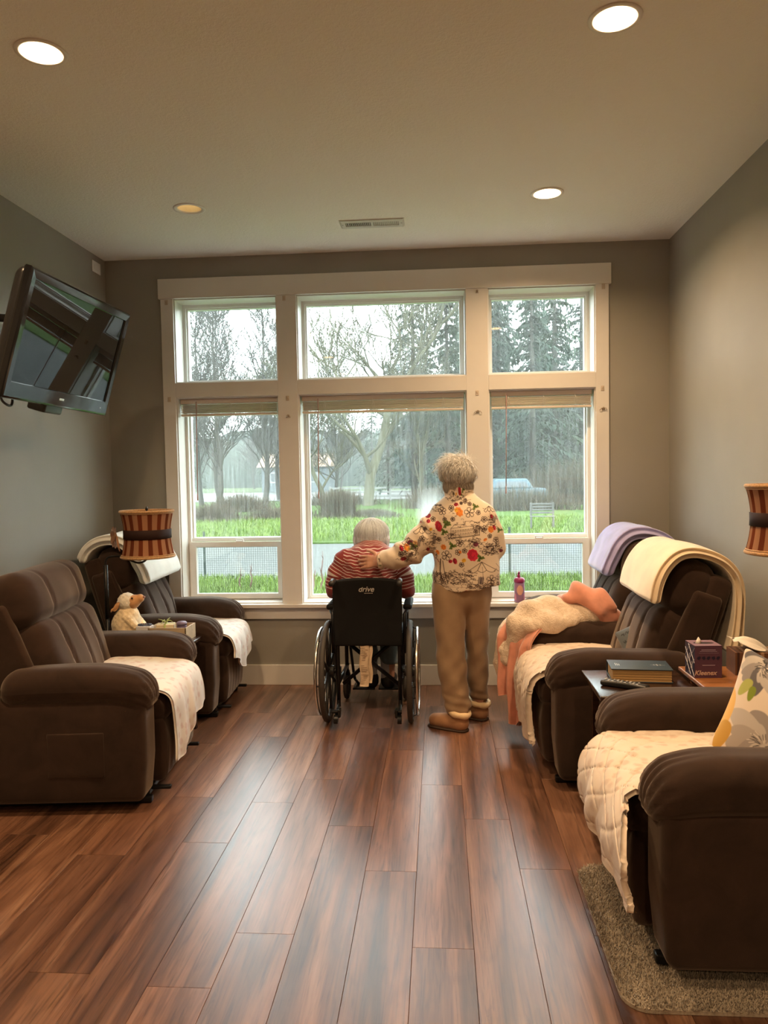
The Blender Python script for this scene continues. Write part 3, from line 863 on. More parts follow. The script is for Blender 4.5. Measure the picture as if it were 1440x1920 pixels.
# trees
M_BARK = plain('bark_bare_grey', (0.05985, 0.05586, 0.04788), .9, noise=.3, nscale=3)
M_BARK_MOSS = plain('bark_mossy', (0.07812, 0.0756, 0.04536), .9, noise=.3, nscale=2)
M_NEEDLE = plain('conifer_needles', (0.0266, 0.04522, 0.03192), .8, noise=.4, nscale=1.2)
M_NEEDLE_L = plain('conifer_needles_pale', (0.0399, 0.05985, 0.03724), .8, noise=.4, nscale=1.2)
def bare_tree_mesh(seed, H, spread=.5, fine=5, leader=True):
    r = np.random.default_rng(seed); tr = MB(); tw = MB()
    def grow(p, d, l, rad, lev):
        n = 3 if lev < 3 else 2
        P = [p]; q = p; dd = d
        for k in range(n):
            dd = dd + r.normal(size=3) * .15 + np.array([0, 0, .08]); dd /= np.linalg.norm(dd); q = q + dd * l / n; P.append(q)
        R = np.linspace(rad, rad * .6, n + 1)
        (tr if lev < 1 else tw).tube(P, R, 7 if lev < 1 else (4 if lev < 3 else 3), cap=False)
        if lev >= fine: return
        for k in range(4 if lev < 3 else 3):
            t = r.uniform(.3, 1.0) if k else 1.0
            s = P[min(n, int(round(t * n)))]
            a = r.normal(size=3); a[2] = abs(a[2]) * .25 + .15
            nd = dd * (1.0 - spread * .4) + a * spread * .75; nd /= np.linalg.norm(nd)
            grow(s, nd, l * r.uniform(.55, .8), max(.016, rad * r.uniform(.5, .66)), lev + 1)
    if leader:
        P = [np.array([0, 0, -.2])]
        for k in range(12): P.append(np.array([P[-1][0] + r.normal() * .07, P[-1][1] + r.normal() * .07, H * (k + 1) / 12]))
        tr.tube(P, np.linspace(H * .014, .012, 13), 7, cap=False); P = np.array(P)
        for k in range(64):
            f = r.uniform(.12, .98); p = np.array([np.interp(f * H, P[:, 2], P[:, c]) for c in range(3)])
            a = r.uniform(0, 6.28); d = np.array([math.cos(a) * spread * 1.4, math.sin(a) * spread * 1.4, .9]); d /= np.linalg.norm(d)
            grow(p, d, H * .13 * (1.15 - f) + .45, .014 + .032 * (1 - f), fine - 3)
    else:
        grow(np.array([0, 0, -.2]), np.array([0, 0, 1.0]), H * .30, H * .016, 0)
    return tr, tw
def conifer_mesh(seed, H, R, n_wh=62, sparse=1.0):
    r = np.random.default_rng(seed); tr = MB(); nd = []
    tr.tube([(0, 0, -.2), (.05, 0, H * .5), (0, .03, H)], [H * .014, H * .009, .02], 7)
    for k in range(n_wh):
        f = k / n_wh; z = H * (.07 + .92 * (k + r.uniform(-.5, .5)) / n_wh); rad = R * (1 - f) ** .75 * r.uniform(.75, 1.1) + .12
        for j in range(int(r.integers(4, 7) * sparse)):
            a = r.uniform(0, 6.28); d = np.array([math.cos(a), math.sin(a), 0]); l = rad * r.uniform(.7, 1.1)
            P = [np.array([0, 0, z]) + d * l * t + np.array([0, 0, (.12 * t - .42 * t * t) * l]) for t in (0, .35, .7, 1)]
            tr.tube(P, [.03, .02, .012, .004], 3, cap=False)
            m = max(7, int(l * 11)); t = r.uniform(.12, 1.0, m)
            side = np.array([-d[1], d[0], 0])
            for tt in t:
                b = np.array([0, 0, z]) + d * l * tt + np.array([0, 0, (.12 * tt - .42 * tt * tt) * l])
                w = r.choice([-1, 1]) * r.uniform(.2, .5) * (1.1 - tt * .7) * min(1.0, l * .6); drop = -r.uniform(.05, .35)
                e = b + side * w + d * abs(w) * .6 + np.array([0, 0, drop]); u = d * .07
                nd.append((b - u, b + u, e + u * .3, e - u * .3))
    A = np.array(nd); n = len(A)
    lv = MB().add(A.reshape(-1, 3), (np.arange(n)[:, None] * 4 + np.arange(4)).tolist())
    return tr, lv
def tree(name, label, loc, parts, group, rz=0, sc=1.):
    r = thing(name, label, 'tree', (loc[0], loc[1], ZG), rz, group); r.scale = (sc,) * 3
    for nm, mb, mat in parts: mb.build(nm, mat, r, smooth=(nm != 'needles'))
    return r
GB, GC = 'bare trees across the lawn', 'conifers across the street'
B1 = bare_tree_mesh(3, 13.5, .5, 5); B2 = bare_tree_mesh(8, 10, .65, 5); B3 = bare_tree_mesh(21, 13.5, .6, 6, False)
t1 = tree('bare_tree', 'tall thin bare tree, first from the left in the upper left window', (-13.2, 45), [('trunk', B1[0], M_BARK), ('twigs', B1[1], M_BARK)], GB)
dup(t1, (-14.6, 46, ZG), 5.2, 'tall bare tree with its crown overlapping the leftmost one in the upper left window', .92)
dup(t1, (-11.9, 56, ZG), 3.2, 'distant bare tree between the two tall thin ones in the upper left window', .95)
dup(t1, (-10.9, 47, ZG), 1.9, 'tall thin bare tree, second from the left in the upper left window')
dup(t1, (-15.2, 52, ZG), 4.1, 'bare tree behind the leftmost jamb of the upper left window', 1.05)
t2 = tree('bare_tree', 'low bushy bare tree in the right part of the upper left window', (-9.6, 50), [('trunk', B2[0], M_BARK), ('twigs', B2[1], M_BARK)], GB)
dup(t2, (-7.6, 55, ZG), 2.2, 'small bare tree between the upper left and middle windows', 1.0)
dup(t2, (-12.4, 33, ZG), 3.5, 'bare tree with mossy trunk standing at the left edge of the lawn', .9)
t3 = tree('bare_tree', 'big spreading bare tree left of centre in the upper middle window', (-3.95, 42), [('trunk', B3[0], M_BARK_MOSS), ('twigs', B3[1], M_BARK_MOSS)], GB, 0, 1.5)
dup(t3, (-6.6, 44, ZG), 2.6, 'mossy bare tree left of the big spreading one', .8)
dup(t3, (-1.2, 46, ZG), 4.0, 'bare tree behind the seated person, right of the big spreading one', .85)
C1 = conifer_mesh(4, 17, 2.6); C2 = conifer_mesh(9, 15, 2.2); C3 = conifer_mesh(14, 19, 3.0, 66)
c1 = tree('conifer', 'tall conifer in the middle of the upper middle window', (-1.6, 50), [('trunk', C1[0], M_BARK), ('needles', C1[1], M_NEEDLE)], GC)
c2 = tree('conifer', 'slim conifer behind the standing person', (.55, 46), [('trunk', C2[0], M_BARK), ('needles', C2[1], M_NEEDLE_L)], GC)
c3 = tree('conifer', 'broad conifer filling the left of the upper right window', (3.2, 50), [('trunk', C3[0], M_BARK), ('needles', C3[1], M_NEEDLE)], GC)
dup(c1, (5.6, 46, ZG), 1.0, 'conifer in the middle of the upper right window', .95)
dup(c2, (7.6, 50, ZG), 2.0, 'conifer at the right edge of the upper right window', 1.15)
dup(c3, (10.4, 56, ZG), 2.9, 'broad conifer hidden behind the right casing')
dup(c2, (4.5, 60, ZG), .7, 'conifer behind the two front ones in the upper right window', 1.2)
dup(c1, (8.2, 64, ZG), 3.7, 'conifer far behind the right edge of the upper right window', 1.15)
dup(c3, (1.6, 64, ZG), 5.0, 'broad conifer far behind the mullion beside the standing person', 1.0)
dup(c1, (-.9, 66, ZG), 4.2, 'conifer far behind the upper middle window', .9)
dup(c2, (-4.6, 70, ZG), 1.4, 'lower conifer behind the big spreading bare tree', .82)
dup(c3, (6.6, 72, ZG), .3, 'farthest broad conifer seen between the right window conifers', 1.1)
dup(c2, (12.5, 50, ZG), 2.2, 'conifer off beyond the right casing')
# the wood behind the street: a long row of far trees that closes the view
FARL = ['far misty conifer in the wood behind the street', 'far misty leafless tree in the wood behind the street']
rf = np.random.default_rng(77)
for k in range(34):
    y = rf.uniform(92, 118); x = -46 + k * 2.35 + rf.uniform(-1, 1)
    leafless = x < -9 and k % 2 == 0
    src = (t1, t2)[k % 2] if leafless else (c1, c2, c3)[k % 3]
    tall = 1.25 if x > -8 else .72
    dup(src, (x, y, ZG), rf.uniform(0, 6.28), FARL[1] if leafless else FARL[0], tall * rf.uniform(.85, 1.15) * (1.0 if not leafless else 1.3))['group'] = 'far wood behind the street'
# wooded hillside closing the view
nx_, ny_ = 120, 10; V = []; F = []; rh = np.random.default_rng(8)
for j in range(ny_):
    for i in range(nx_):
        x = -110 + 220 * i / (nx_ - 1); f = j / (ny_ - 1); h = 10.5 + 3.0 * math.sin(x * .05 + 1.2) + 2.0 * math.sin(x * .13) + (4 if x > 2 else 0) * min(1, max(0, (x - 2) / 12))
        V.append((x, 124 + 22 * f + rh.uniform(-1, 1), ZG - .3 + h * f ** .55 + (rh.uniform(-.5, 1.3) if j else 0)))
for j in range(ny_ - 1):
    for i in range(nx_ - 1): F.append((j * nx_ + i, j * nx_ + i + 1, (j + 1) * nx_ + i + 1, (j + 1) * nx_ + i))
MB().add(V, F).build('hillside', ground_mat('hillside_wood', (.012, .019, .015), (.030, .040, .030), 1.2), smooth=True, kind='structure')
dup(c3, (4.4, 55, ZG), 1.7, 'conifer between the two front ones in the upper right window, half hidden', .9)
dup(c1, (6.9, 57, ZG), 5.4, 'conifer filling the gap right of the middle one in the upper right window', 1.05)
dup(c2, (2.2, 57, ZG), 3.3, 'slim conifer left of the broad front one in the upper right window', 1.2)
dup(c3, (9.0, 60, ZG), 2.4, 'conifer behind the right edge of the upper right window, second row', .95)
# low growth: shrubs along the lawn
M_SHRUB = plain('shrub_twigs_brown', (0.06944, 0.056, 0.03584), .9, noise=.3, nscale=4)
def shrub_mesh(seed, w, d, h, n=1500):
    r = np.random.default_rng(seed); mb = MB(); Q = []
    for k in range(n):
        b = np.array([r.normal() * w * .3, r.normal() * d * .3, 0]); a = r.normal(size=3) * .35; a[2] = 1; a /= np.linalg.norm(a)
        l = h * r.uniform(.4, 1.05) * math.exp(-(b[0] / w) ** 2); s = np.cross(a, r.normal(size=3)); s /= np.linalg.norm(s); s *= .018
        e = b + a * l; Q.append((b - s, b + s, e + s * .3, e - s * .3))
    A = np.array(Q); return MB().add(A.reshape(-1, 3), (np.arange(n)[:, None] * 4 + np.arange(4)).tolist())
GS = 'brown shrubs on the lawn'
def shrub(x, y, w, d, h, seed, label):
    o = shrub_mesh(seed, w, d, h).build('brown_shrub', M_SHRUB); o.location = (x, y, ZG); return tag(o, label, 'shrub', GS)
shrub(-8.7, 28.6, 1.8, 1.0, .75, 1, 'wide brown shrub at the left of the left window')
shrub(-6.2, 29.5, 2.4, .9, .55, 2, 'low row of brown growth right of the wide shrub')
shrub(-4.0, 30.0, 1.0, .8, 1.25, 3, 'upright brown shrub left of the seated person')
shrub(-2.6, 29.8, 1.6, .9, .4, 4, 'low brown shrub behind the seated person')
shrub(-9.8, 37, 2.4, 1.2, 1.0, 5, 'far brown thicket at the left beside the street')
shrub(-6.0, 44, 3.5, 1.2, .9, 6, 'far brown thicket left of the white rail fence')
shrub(3.6, 34.5, 5.0, 1.4, 1.2, 7, 'long brown thicket behind the parked car in the right window')
shrub(7.0, 40, 5.0, 1.4, 2.6, 8, 'tall brown thicket at the right of the right window')
shrub(.2, 38, 3.0, 1.4, 1.3, 9, 'brown thicket behind the standing person')
# houses, fence, car, bench
M_SIDING = plain('siding_grey_blue', (.10, .12, .135), .8); M_ROOF = plain('roof_tan', (.20, .13, .085), .85); M_WHITE = plain('painted_white_wood', (.30, .31, .31), .6)
M_GLASSD = plain('window_dark', (.06, .07, .08), .15)
def house(name, label, x, y, w, d, h, rh, wall, roof, wins):
    r = thing(name, label, 'house', (x, y, ZG))
    MB().box(-w / 2, w / 2, 0, d, -.1, h).build('walls', wall, r)
    MB().prism([(-.5, h - .1), (d + .5, h - .1), (d / 2, h + rh)], 'x', -w / 2 - .5, w / 2 + .5).build('roof', roof, r)
    for wx, wz, ww, wh in wins:
        f = MB().ring(wx - ww / 2, wx + ww / 2, wz - wh / 2, wz + wh / 2, .12, -.06, .02).build('window', M_WHITE, r)
        MB().box(wx - ww / 2 + .1, wx + ww / 2 - .1, -.02, .01, wz - wh / 2 + .1, wz + wh / 2 - .1).build('pane', M_GLASSD, f)
    return r
house('house', 'grey house with tan roof beyond the street at the left', -16.5, 86, 7.5, 7, 2.9, 1.5, M_SIDING, M_ROOF, [(-2.2, 1.6, 1.3, 1.2), (0, 1.6, 1.3, 1.2), (2.2, 1.6, 1.3, 1.2)])
house('barn', 'long white building far behind the parked car', 9.0, 88, 9, 6, 2.9, .9, M_WHITE, plain('roof_pale_metal', (.22, .24, .25), .5), [(-2.5, 1.5, 1.2, 1.0), (1.5, 1.5, 1.2, 1.0)])
fr = thing('rail_fence', 'white three-rail fence across the street behind the seated person', 'fence', (-7.2, 50, ZG))
for k in range(7): MB().box(k * 2 - .06, k * 2 + .06, -.06, .06, -.1, 1.0).build('post', M_WHITE, fr)
for k in range(6):
    for z in (.3, .58, .86): MB().box(k * 2 + .05, k * 2 + 1.95, -.03, .03, z - .06, z + .06).build('rail', M_WHITE, fr)
# parked car
M_CAR = plain('car_paint_teal', (.02, .06, .085), .3, spec=.6); M_TYRE = plain('tyre_black', (.02, .02, .02), .8)
car = thing('parked_car', 'teal car parked beyond the lawn in the right window', 'car', (3.3, 38.2, ZG), math.radians(8))
def carfn(V):
    t = np.clip((V[:, 2] - .0) / .5, 0, 1); V = V.copy(); V[:, 0] *= 1 - .04 * t; return V
MB().rbox(3.9, 1.7, .62, .16, 4, (0, 0, .62), carfn).build('car_body', M_CAR, car, True)
def cab(V):
    V = V.copy(); t = (V[:, 2] + .27) / .54; V[:, 0] *= 1 - .3 * t; V[:, 1] *= 1 - .14 * t; return V
cb = MB().rbox(2.3, 1.52, .54, .12, 4, (.15, 0, 1.14), cab).build('cabin', M_CAR, car, True)
MB().rbox(1.9, 1.535, .34, .05, 2, (.15, 0, 1.12), cab).build('side_glass', M_GLASSD, cb, True)
for x in (-1.25, 1.25):
    for y in (-.8, .8):
        MB().torus((x, y, .31), (0, 1, 0), .22, .1, 24, 8).lathe([(.02, -.06), (.15, -.06), (.15, .06), (.02, .06)], 14).build('wheel', M_TYRE, car, True) if False else MB().torus((x, y, .31), (0, 1, 0), .21, .1, 24, 8).cyl((x, y - .05, .31), (x, y + .05, .31), .2, n=16).build('wheel', M_TYRE, car, True)
for x in (-1.93,):
    for y in (-.55, .55): MB().rbox(.06, .3, .12, .03, 1, (x, y, .68)).build('headlight', M_WHITE, car, True)
# slatted bench on the lawn
bn = thing('garden_bench', 'grey slatted garden bench on the lawn in the right window', 'bench', (3.02, 22.6, ZG), math.radians(-6))
M_BENCH = plain('weathered_wood', (.09, .09, .085), .8)
for k in range(4): MB().rbox(.72, .025, .055, .008, 1, (0, .16 + .012 * k, .50 + .085 * k)).build('back_slat', M_BENCH, bn, True)
for k in range(4): MB().rbox(.72, .06, .02, .006, 1, (0, -.14 + .08 * k, .40)).build('seat_slat', M_BENCH, bn, True)
for x in (-.32, .32):
    MB().rbox(.05, .05, .40, .008, 1, (x, -.14, .2)).build('leg', M_BENCH, bn, True); MB().rbox(.05, .05, .80, .008, 1, (x, .16, .40)).build('leg', M_BENCH, bn, True)

# mist: a thin body of scattering air over the lawn and street
m, t, out = nt('rain_mist'); sc = t.nodes.new('ShaderNodeVolumeScatter'); sc.inputs['Color'].default_value = (.94, .98, 1.0, 1); sc.inputs['Density'].default_value = .0013; sc.inputs['Anisotropy'].default_value = .0
L(t, sc.outputs[0], out.inputs['Volume'])
mist = MB().box(-100, 100, 14, 150, ZG - .05, 40).build('mist', m, kind='stuff'); tag(mist, 'pale rain mist hanging over the lawn, street and trees', 'mist')
# ------------------------------------------------------------------ FURNITURE
def suede(name, c, sheen=.5):
    m, t, out = nt(name)
    v = coords(t)
    n = N(t, 'TexNoise', Scale=7.0, Detail=4.0, Roughness=.6, Distortion=.6); L(t, v, n.inputs['Vector'])
    n2 = N(t, 'TexNoise', Scale=500.0, Detail=2.0); L(t, v, n2.inputs['Vector'])
    col = ramp(t, n.outputs['Fac'], [(.3, tuple(x * .72 for x in c)), (.7, tuple(x * 1.3 for x in c))])
    bsdf(t, out, col, .85, 0, bump(t, n2.outputs['Fac'], .25, .0015), .12, sheen=sheen, sheen_tint=(.85, .70, .58), sheen_rough=.45)
    return m
M_SUEDE = suede('recliner_brown_microfibre', (.031, .0172, .012), .40)
M_STEEL = plain('recliner_base_black_steel', (.015, .015, .016), .4, .6)
def groove(y, y0, w): return np.exp(-((y - y0) / w) ** 2)
def arm_pad_mesh(sd, seed):
    def fn(V):
        V = V.copy(); x, y, z = V[:, 0].copy(), V[:, 1].copy(), V[:, 2].copy()
        t = np.clip((x - .10) / .24, 0, 1); V[:, 2] -= .045 * t ** 2                      # front end rolls down
        t2 = np.clip((-x - .2) / .15, 0, 1); V[:, 2] -= .012 * t2 ** 2
        V[:, 2] += .010 * np.clip(1 - (x / .34) ** 2, 0, 1) * (z > 0)
        # gathered puckers at the front end, a welt line along the side
        f = np.clip((x - .16) / .17, 0, 1)
        ang = np.arctan2(z + .1, y)
        V[:, 0] += .0045 * f * np.sin(ang * 26 + seed)
        V[:, 1] *= 1 + .022 * f * np.sin(z * 170 + seed) * (np.abs(y) > .04)
        V[:, 2] += .0035 * f * np.sin(y * 190 + seed) * (z > .02)
        s = groove(z, -.022, .006) * (np.abs(y) > .07); V[:, 1] *= 1 - .035 * s
        V += np.stack([0 * x, wob(V, 14, .0025, seed), wob(V, 12, .0035, seed + 3)], 1)
        return V
    return MB().rbox(.68, .205, .165, .076, (22, 8, 6), (-.315, 0, .565), fn, 5)
def recliner(label, loc, rz, W=.90, pocket=False, rail=True, lean=17., seed=1, bx=-.53):
    """local frame: front panel at x=0, the sitter faces +x, y across, z up"""
    r = thing('recliner', label, 'armchair', loc, rz, 'brown microfibre recliners')
    iw = W - .36
    for sd in (-1, 1):
        yc = sd * (W / 2 - .095)
        def side(V, sd=sd):
            V = V.copy(); x, z = V[:, 0].copy(), V[:, 2].copy()
            V[:, 1] += sd * .010 * np.clip(1 - (x / .42) ** 2, 0, 1) * np.clip(1 - (z / .24) ** 2, 0, 1)
            V[:, 0] -= .02 * np.clip((-z - .05) / .2, 0, 1) * (x > 0)
            return V
        arm = MB().rbox(.80, .175, .47, .032, (10, 4, 8), (-.405, yc, .285), side, 3).build('arm', M_SUEDE, r, True)
        o = arm_pad_mesh(sd, seed + sd).build('arm_pad', M_SUEDE, arm, True); o.location = (0, yc - sd * .004, 0)
        if pocket and sd == -1:
            def pk(V):
                V = V.copy(); V[:, 1] -= .006 * np.clip(1 - (V[:, 0] / .15) ** 2, 0, 1) * np.clip((V[:, 2] + .1) / .2, 0, 1); V[:, 1] += wob(V, 40, .0015, 5); return V
            MB().rbox(.25, .012, .20, .005, (10, 1, 8), (-.31, yc - .0915, .275), pk, 2).build('side_pocket', M_SUEDE, arm, True)
    def seatf(V):
        V = V.copy(); x, y = V[:, 0], V[:, 1]
        V[:, 2] += .02 * np.clip(1 - (x / .3) ** 2, 0, 1) * np.clip(1 - (y / (iw / 2)) ** 2, 0, 1); return V
    MB().rbox(.66, iw - .012, .15, .06, (8, 8, 3), (-.285, 0, .415), seatf, 4).build('seat_cushion', M_SUEDE, r, True)
    def frontf(V):
        V = V.copy(); z, y = V[:, 2].copy(), V[:, 1]
        V[:, 0] += (.02 * np.cos(np.clip(z / .17, -1, 1) * 1.5) + .0035 * np.sin(y * 70 + wob(V, 9, 1.5, seed)) * np.clip(.6 - z / .2, 0, 1)) * (V[:, 0] > 0)
        return V
    MB().rbox(.07, iw - .014, .31, .03, (2, 24, 8), (-.015, 0, .225), frontf, 3).build('footrest_panel', M_SUEDE, r, True)
    MB().rbox(.74, iw + .02, .28, .02, 2, (-.42, 0, .21), None, 2).build('base_box', M_SUEDE, r, True)
    # back: leaning group built upright, then tilted about the seat rear
    Mt = Matrix.Translation((bx, 0, .43)) @ Matrix.Rotation(math.radians(-lean), 4, 'Y')
    bw = W - .235
    def backf(bulge, amp, h, sm):
        def fn(V):
            V = V.copy(); x, y, z = V[:, 0].copy(), V[:, 1].copy(), V[:, 2].copy(); fr = (x > 0)
            V[:, 0] += bulge * fr * np.clip(1 - (y / (bw / 2)) ** 2, 0, 1) ** .6 * np.clip(1 - (z / h) ** 2, 0, 1)
            for y0 in sm: V[:, 0] -= amp * fr * groove(y + .02 * np.sin(z * 9), y0, .011) * np.clip(1.15 - (z / h) ** 2, 0, 1)
            V[:, 2] += wob(V, 10, .004, seed + 9); V[:, 0] += fr * wob(V, 16, .004, seed + 4)
            V[:, 1] *= 1 - .04 * np.clip(z / h, 0, 1) ** 2
            return V
        return fn
    MB().rbox(.17, bw - .02, .42, .07, (6, 40, 16), (.055, 0, .20), backf(.03, .016, .21, (-.16, 0.02, .18)), 4).xform(Mt).build('back_cushion', M_SUEDE, r, True)
    MB().rbox(.20, bw, .28, .085, (6, 40, 12), (.035, 0, .515), backf(.028, .012, .14, (-.16, .18)), 5).xform(Mt).build('headrest', M_SUEDE, r, True)
    def shell(V):
        V = V.copy(); z = V[:, 2].copy(); V[:, 1] *= 1 - .05 * np.clip(z / .3, 0, 1) ** 2; return V
    MB().rbox(.12, bw + .025, .60, .035, (3, 10, 8), (-.075, 0, .315), shell, 3).xform(Mt).build('back_shell', M_SUEDE, r, True)
    for sd in (-1, 1):
        def wing(V):
            V = V.copy(); t = np.clip(V[:, 2] / .28 * .5 + .5, 0, 1); V[:, 0] = V[:, 0] * (1 - .35 * t) - .015 * t; return V
        MB().rbox(.20, .055, .50, .026, (3, 3, 8), (-.02, sd * (bw / 2 - .002), .27), wing, 3).xform(Mt).build('back_wing', M_SUEDE, r, True)
    b = MB()
    for sd in (-1, 1):
        MB().rbox(.84, .035, .03, .006, 1, (-.44, sd * (W / 2 - .14), .016)).rbox(.03, .03, .08, .006, 1, (-.12, sd * (W / 2 - .14), .05)).rbox(.03, .03, .08, .006, 1, (-.72, sd * (W / 2 - .14), .05)).build('base_rail', M_STEEL, r, True)
    if rail:
        MB().rbox(.03, W - .30, .028, .006, 1, (-.05, 0, .04)).rbox(.11, .026, .016, .005, 1, (-.0, W / 2 - .19, .05)).rbox(.11, .026, .016, .005, 1, (-.0, -W / 2 + .19, .05)).build('lift_bar', M_STEEL, r, True)
    return r
R_L1 = recliner('brown recliner nearest on the left side, under the television', (-1.352, 3.70, 0), math.radians(5), .95, True, True, 17, 1)
R_L2 = recliner('brown recliner in the left corner with the white folded blanket on its back', (-1.395, 4.895, 0), math.radians(3), .86, False, True, 17, 2)
R_R2 = recliner('brown recliner in the right corner with the lavender blanket on its back', (.555, 4.885, 0), math.radians(180), .88, False, False, 19, 3)
R_R1 = recliner('brown recliner on the right with the cream blanket on its back', (.52, 3.96, 0), math.radians(180), .90, False, False, 19, 4)
R_R0 = recliner('brown recliner in the lower right corner standing on the beige rug', (.605, 2.535, .022), math.radians(180), .83, False, False, 22, 5, -.60)

# cloth materials
def cloth(name, c, var=.08, rough=.9, sheen=.4, bs=.3, bscale=350., nscale=9.):
    m, t, out = nt(name); v = coords(t)
    n = N(t, 'TexNoise', Scale=nscale, Detail=3.0); L(t, v, n.inputs['Vector'])
    n2 = N(t, 'TexNoise', Scale=bscale, Detail=2.0); L(t, v, n2.inputs['Vector'])
    bsdf(t, out, ramp(t, n.outputs['Fac'], [(.35, tuple(x * (1 - var) for x in c)), (.65, tuple(min(1, x * (1 + var)) for x in c))]), rough, 0, bump(t, n2.outputs['Fac'], bs, .002), .15, sheen=sheen)
    return m
def pad_mat(name, c, c2):
    """pale quilted pad with a faint tone-on-tone floral print"""
    m, t, out = nt(name); v = coords(t)
    n = N(t, 'TexNoise', Scale=16.0, Detail=3.0, Distortion=1.5); L(t, v, n.inputs['Vector'])
    vo = N(t, 'TexVoronoi', Scale=22.0); L(t, v, vo.inputs['Vector'])
    f = mix(t, .5, n.outputs['Color'], vo.outputs['Distance'])
    n2 = N(t, 'TexNoise', Scale=420.0, Detail=2.0); L(t, v, n2.inputs['Vector'])
    bsdf(t, out, ramp(t, f, [(.36, c2), (.46, c)]), .85, 0, bump(t, n2.outputs['Fac'], .15, .001), .2, sheen=.15)
    return m
M_PAD = pad_mat('seat_pad_cream_print', (.70, .59, .49), (.60, .47, .38))
M_PAD_W = pad_mat('seat_pad_white_print', (.72, .68, .64), (.64, .52, .49))

def sheet_path(path, n):
    P = spline(path, n); T = np.gradient(P, axis=0); T /= np.linalg.norm(T, axis=1)[:, None]
    return P, np.stack([-T[:, 1], T[:, 0]], 1)
def seat_pad(label, base, path, y0, y1, mat, quilt, hemfn, th=.016, seed=1, nu=90, nv=70, flare=0.):
    """cloth lying on a seat, path in local (x,z) from the back to the hanging hem"""
    P, Nn = sheet_path(path, nu); u = np.linspace(0, 1, nu); v = np.linspace(0, 1, nv)
    G = np.zeros((nu, nv, 3))
    for j in range(nv):
        s = np.clip(u * hemfn(v[j]), 0, 1) * (nu - 1)                        # hem reaches further at some places
        i = np.minimum(s.astype(int), nu - 2); f = s - i
        Q = P[i] * (1 - f)[:, None] + P[i + 1] * f[:, None]; K = Nn[i] * (1 - f)[:, None] + Nn[i + 1] * f[:, None]
        y = y0 + (y1 - y0) * v[j]
        G[:, j, 0] = Q[:, 0]; G[:, j, 2] = Q[:, 1]; G[:, j, 1] = y
        hang = np.clip((u - .62) / .3, 0, 1)
        W = np.stack([Q[:, 0], np.full(nu, y), Q[:, 1]], 1)
        d = wob(W, 13, .006, seed) + wob(W, 34, .0028, seed + 1) + hang * .016 * np.sin(v[j] * 19 + seed + 3 * u) * np.sin(v[j] * 3.1)
        if quilt: d = d - .004 * np.exp(-(np.sin((u * 6.0 + v[j] * 3.5) * np.pi) / .12) ** 2) - .004 * np.exp(-(np.sin((u * 6.0 - v[j] * 3.5 + .3) * np.pi) / .12) ** 2)
        d = np.maximum(d, -.004 if not quilt else -.008)
        G[:, j, 0] += K[:, 0] * d; G[:, j, 2] += K[:, 1] * d
        G[:, j, 1] += hang * .01 * np.sin(u * 17 + v[j] * 4) + flare * v[j] ** 2 * np.clip((u - .50) / .22, 0, 1) ** .7
    o = MB().sheet(G, th).build('seat_pad', mat, smooth=True)
    o.matrix_world = base
    return tag(o, label, 'seat pad', 'pale seat pads on the recliners')
def base_of(o): return Matrix.Translation(o.location) @ Matrix.Rotation(o.rotation_euler[2], 4, 'Z')
zs = .515
L1p = [(-.50, zs), (-.3, zs + .012), (-.1, zs + .006), (.0, zs - .004), (.055, zs - .035), (.078, zs - .10), (.085, .30), (.085, .16)]
seat_pad('cream seat pad drooping over the front of the recliner under the television', base_of(R_L1), L1p, -.285, .285, M_PAD_W, False, lambda v: .985 - .17 * v + .05 * abs(math.sin(v * 5)), .012, 1)
L2p = [(-.50, zs), (-.3, zs + .012), (-.1, zs + .006), (.0, zs - .004), (.06, zs - .03), (.085, zs - .09), (.09, .36), (.09, .25)]
seat_pad('white seat pad with pink trim on the recliner in the left corner', base_of(R_L2), L2p, -.245, .245, M_PAD_W, False, lambda v: .93 - .12 * math.cos(v * 6.3) * .6, .012, 2)
R1p = [(-.50, zs), (-.3, zs + .02), (-.1, zs + .02), (.0, zs + .01), (.07, zs - .03), (.10, zs - .10), (.105, .34), (.09, .22), (.085, .17)]
seat_pad('cream quilted seat pad bunched over the recliner beside the pink throw', base_of(R_R1), R1p, -.27, .26, M_PAD, True, lambda v: .98 - .05 * math.sin(v * 5), .03, 3)
R0p = [(-.62, zs - .005), (-.3, zs + .012), (-.1, zs + .012), (.0, zs + .004), (.06, zs - .03), (.095, zs - .09), (.11, .34), (.10, .28), (.10, .25)]
seat_pad('cream quilted seat pad on the recliner in the lower right corner', base_of(R_R0), R0p, -.238, .255, M_PAD, True, lambda v: .86 + .13 * v ** 1.5, .018, 4, 120, 90, .19)

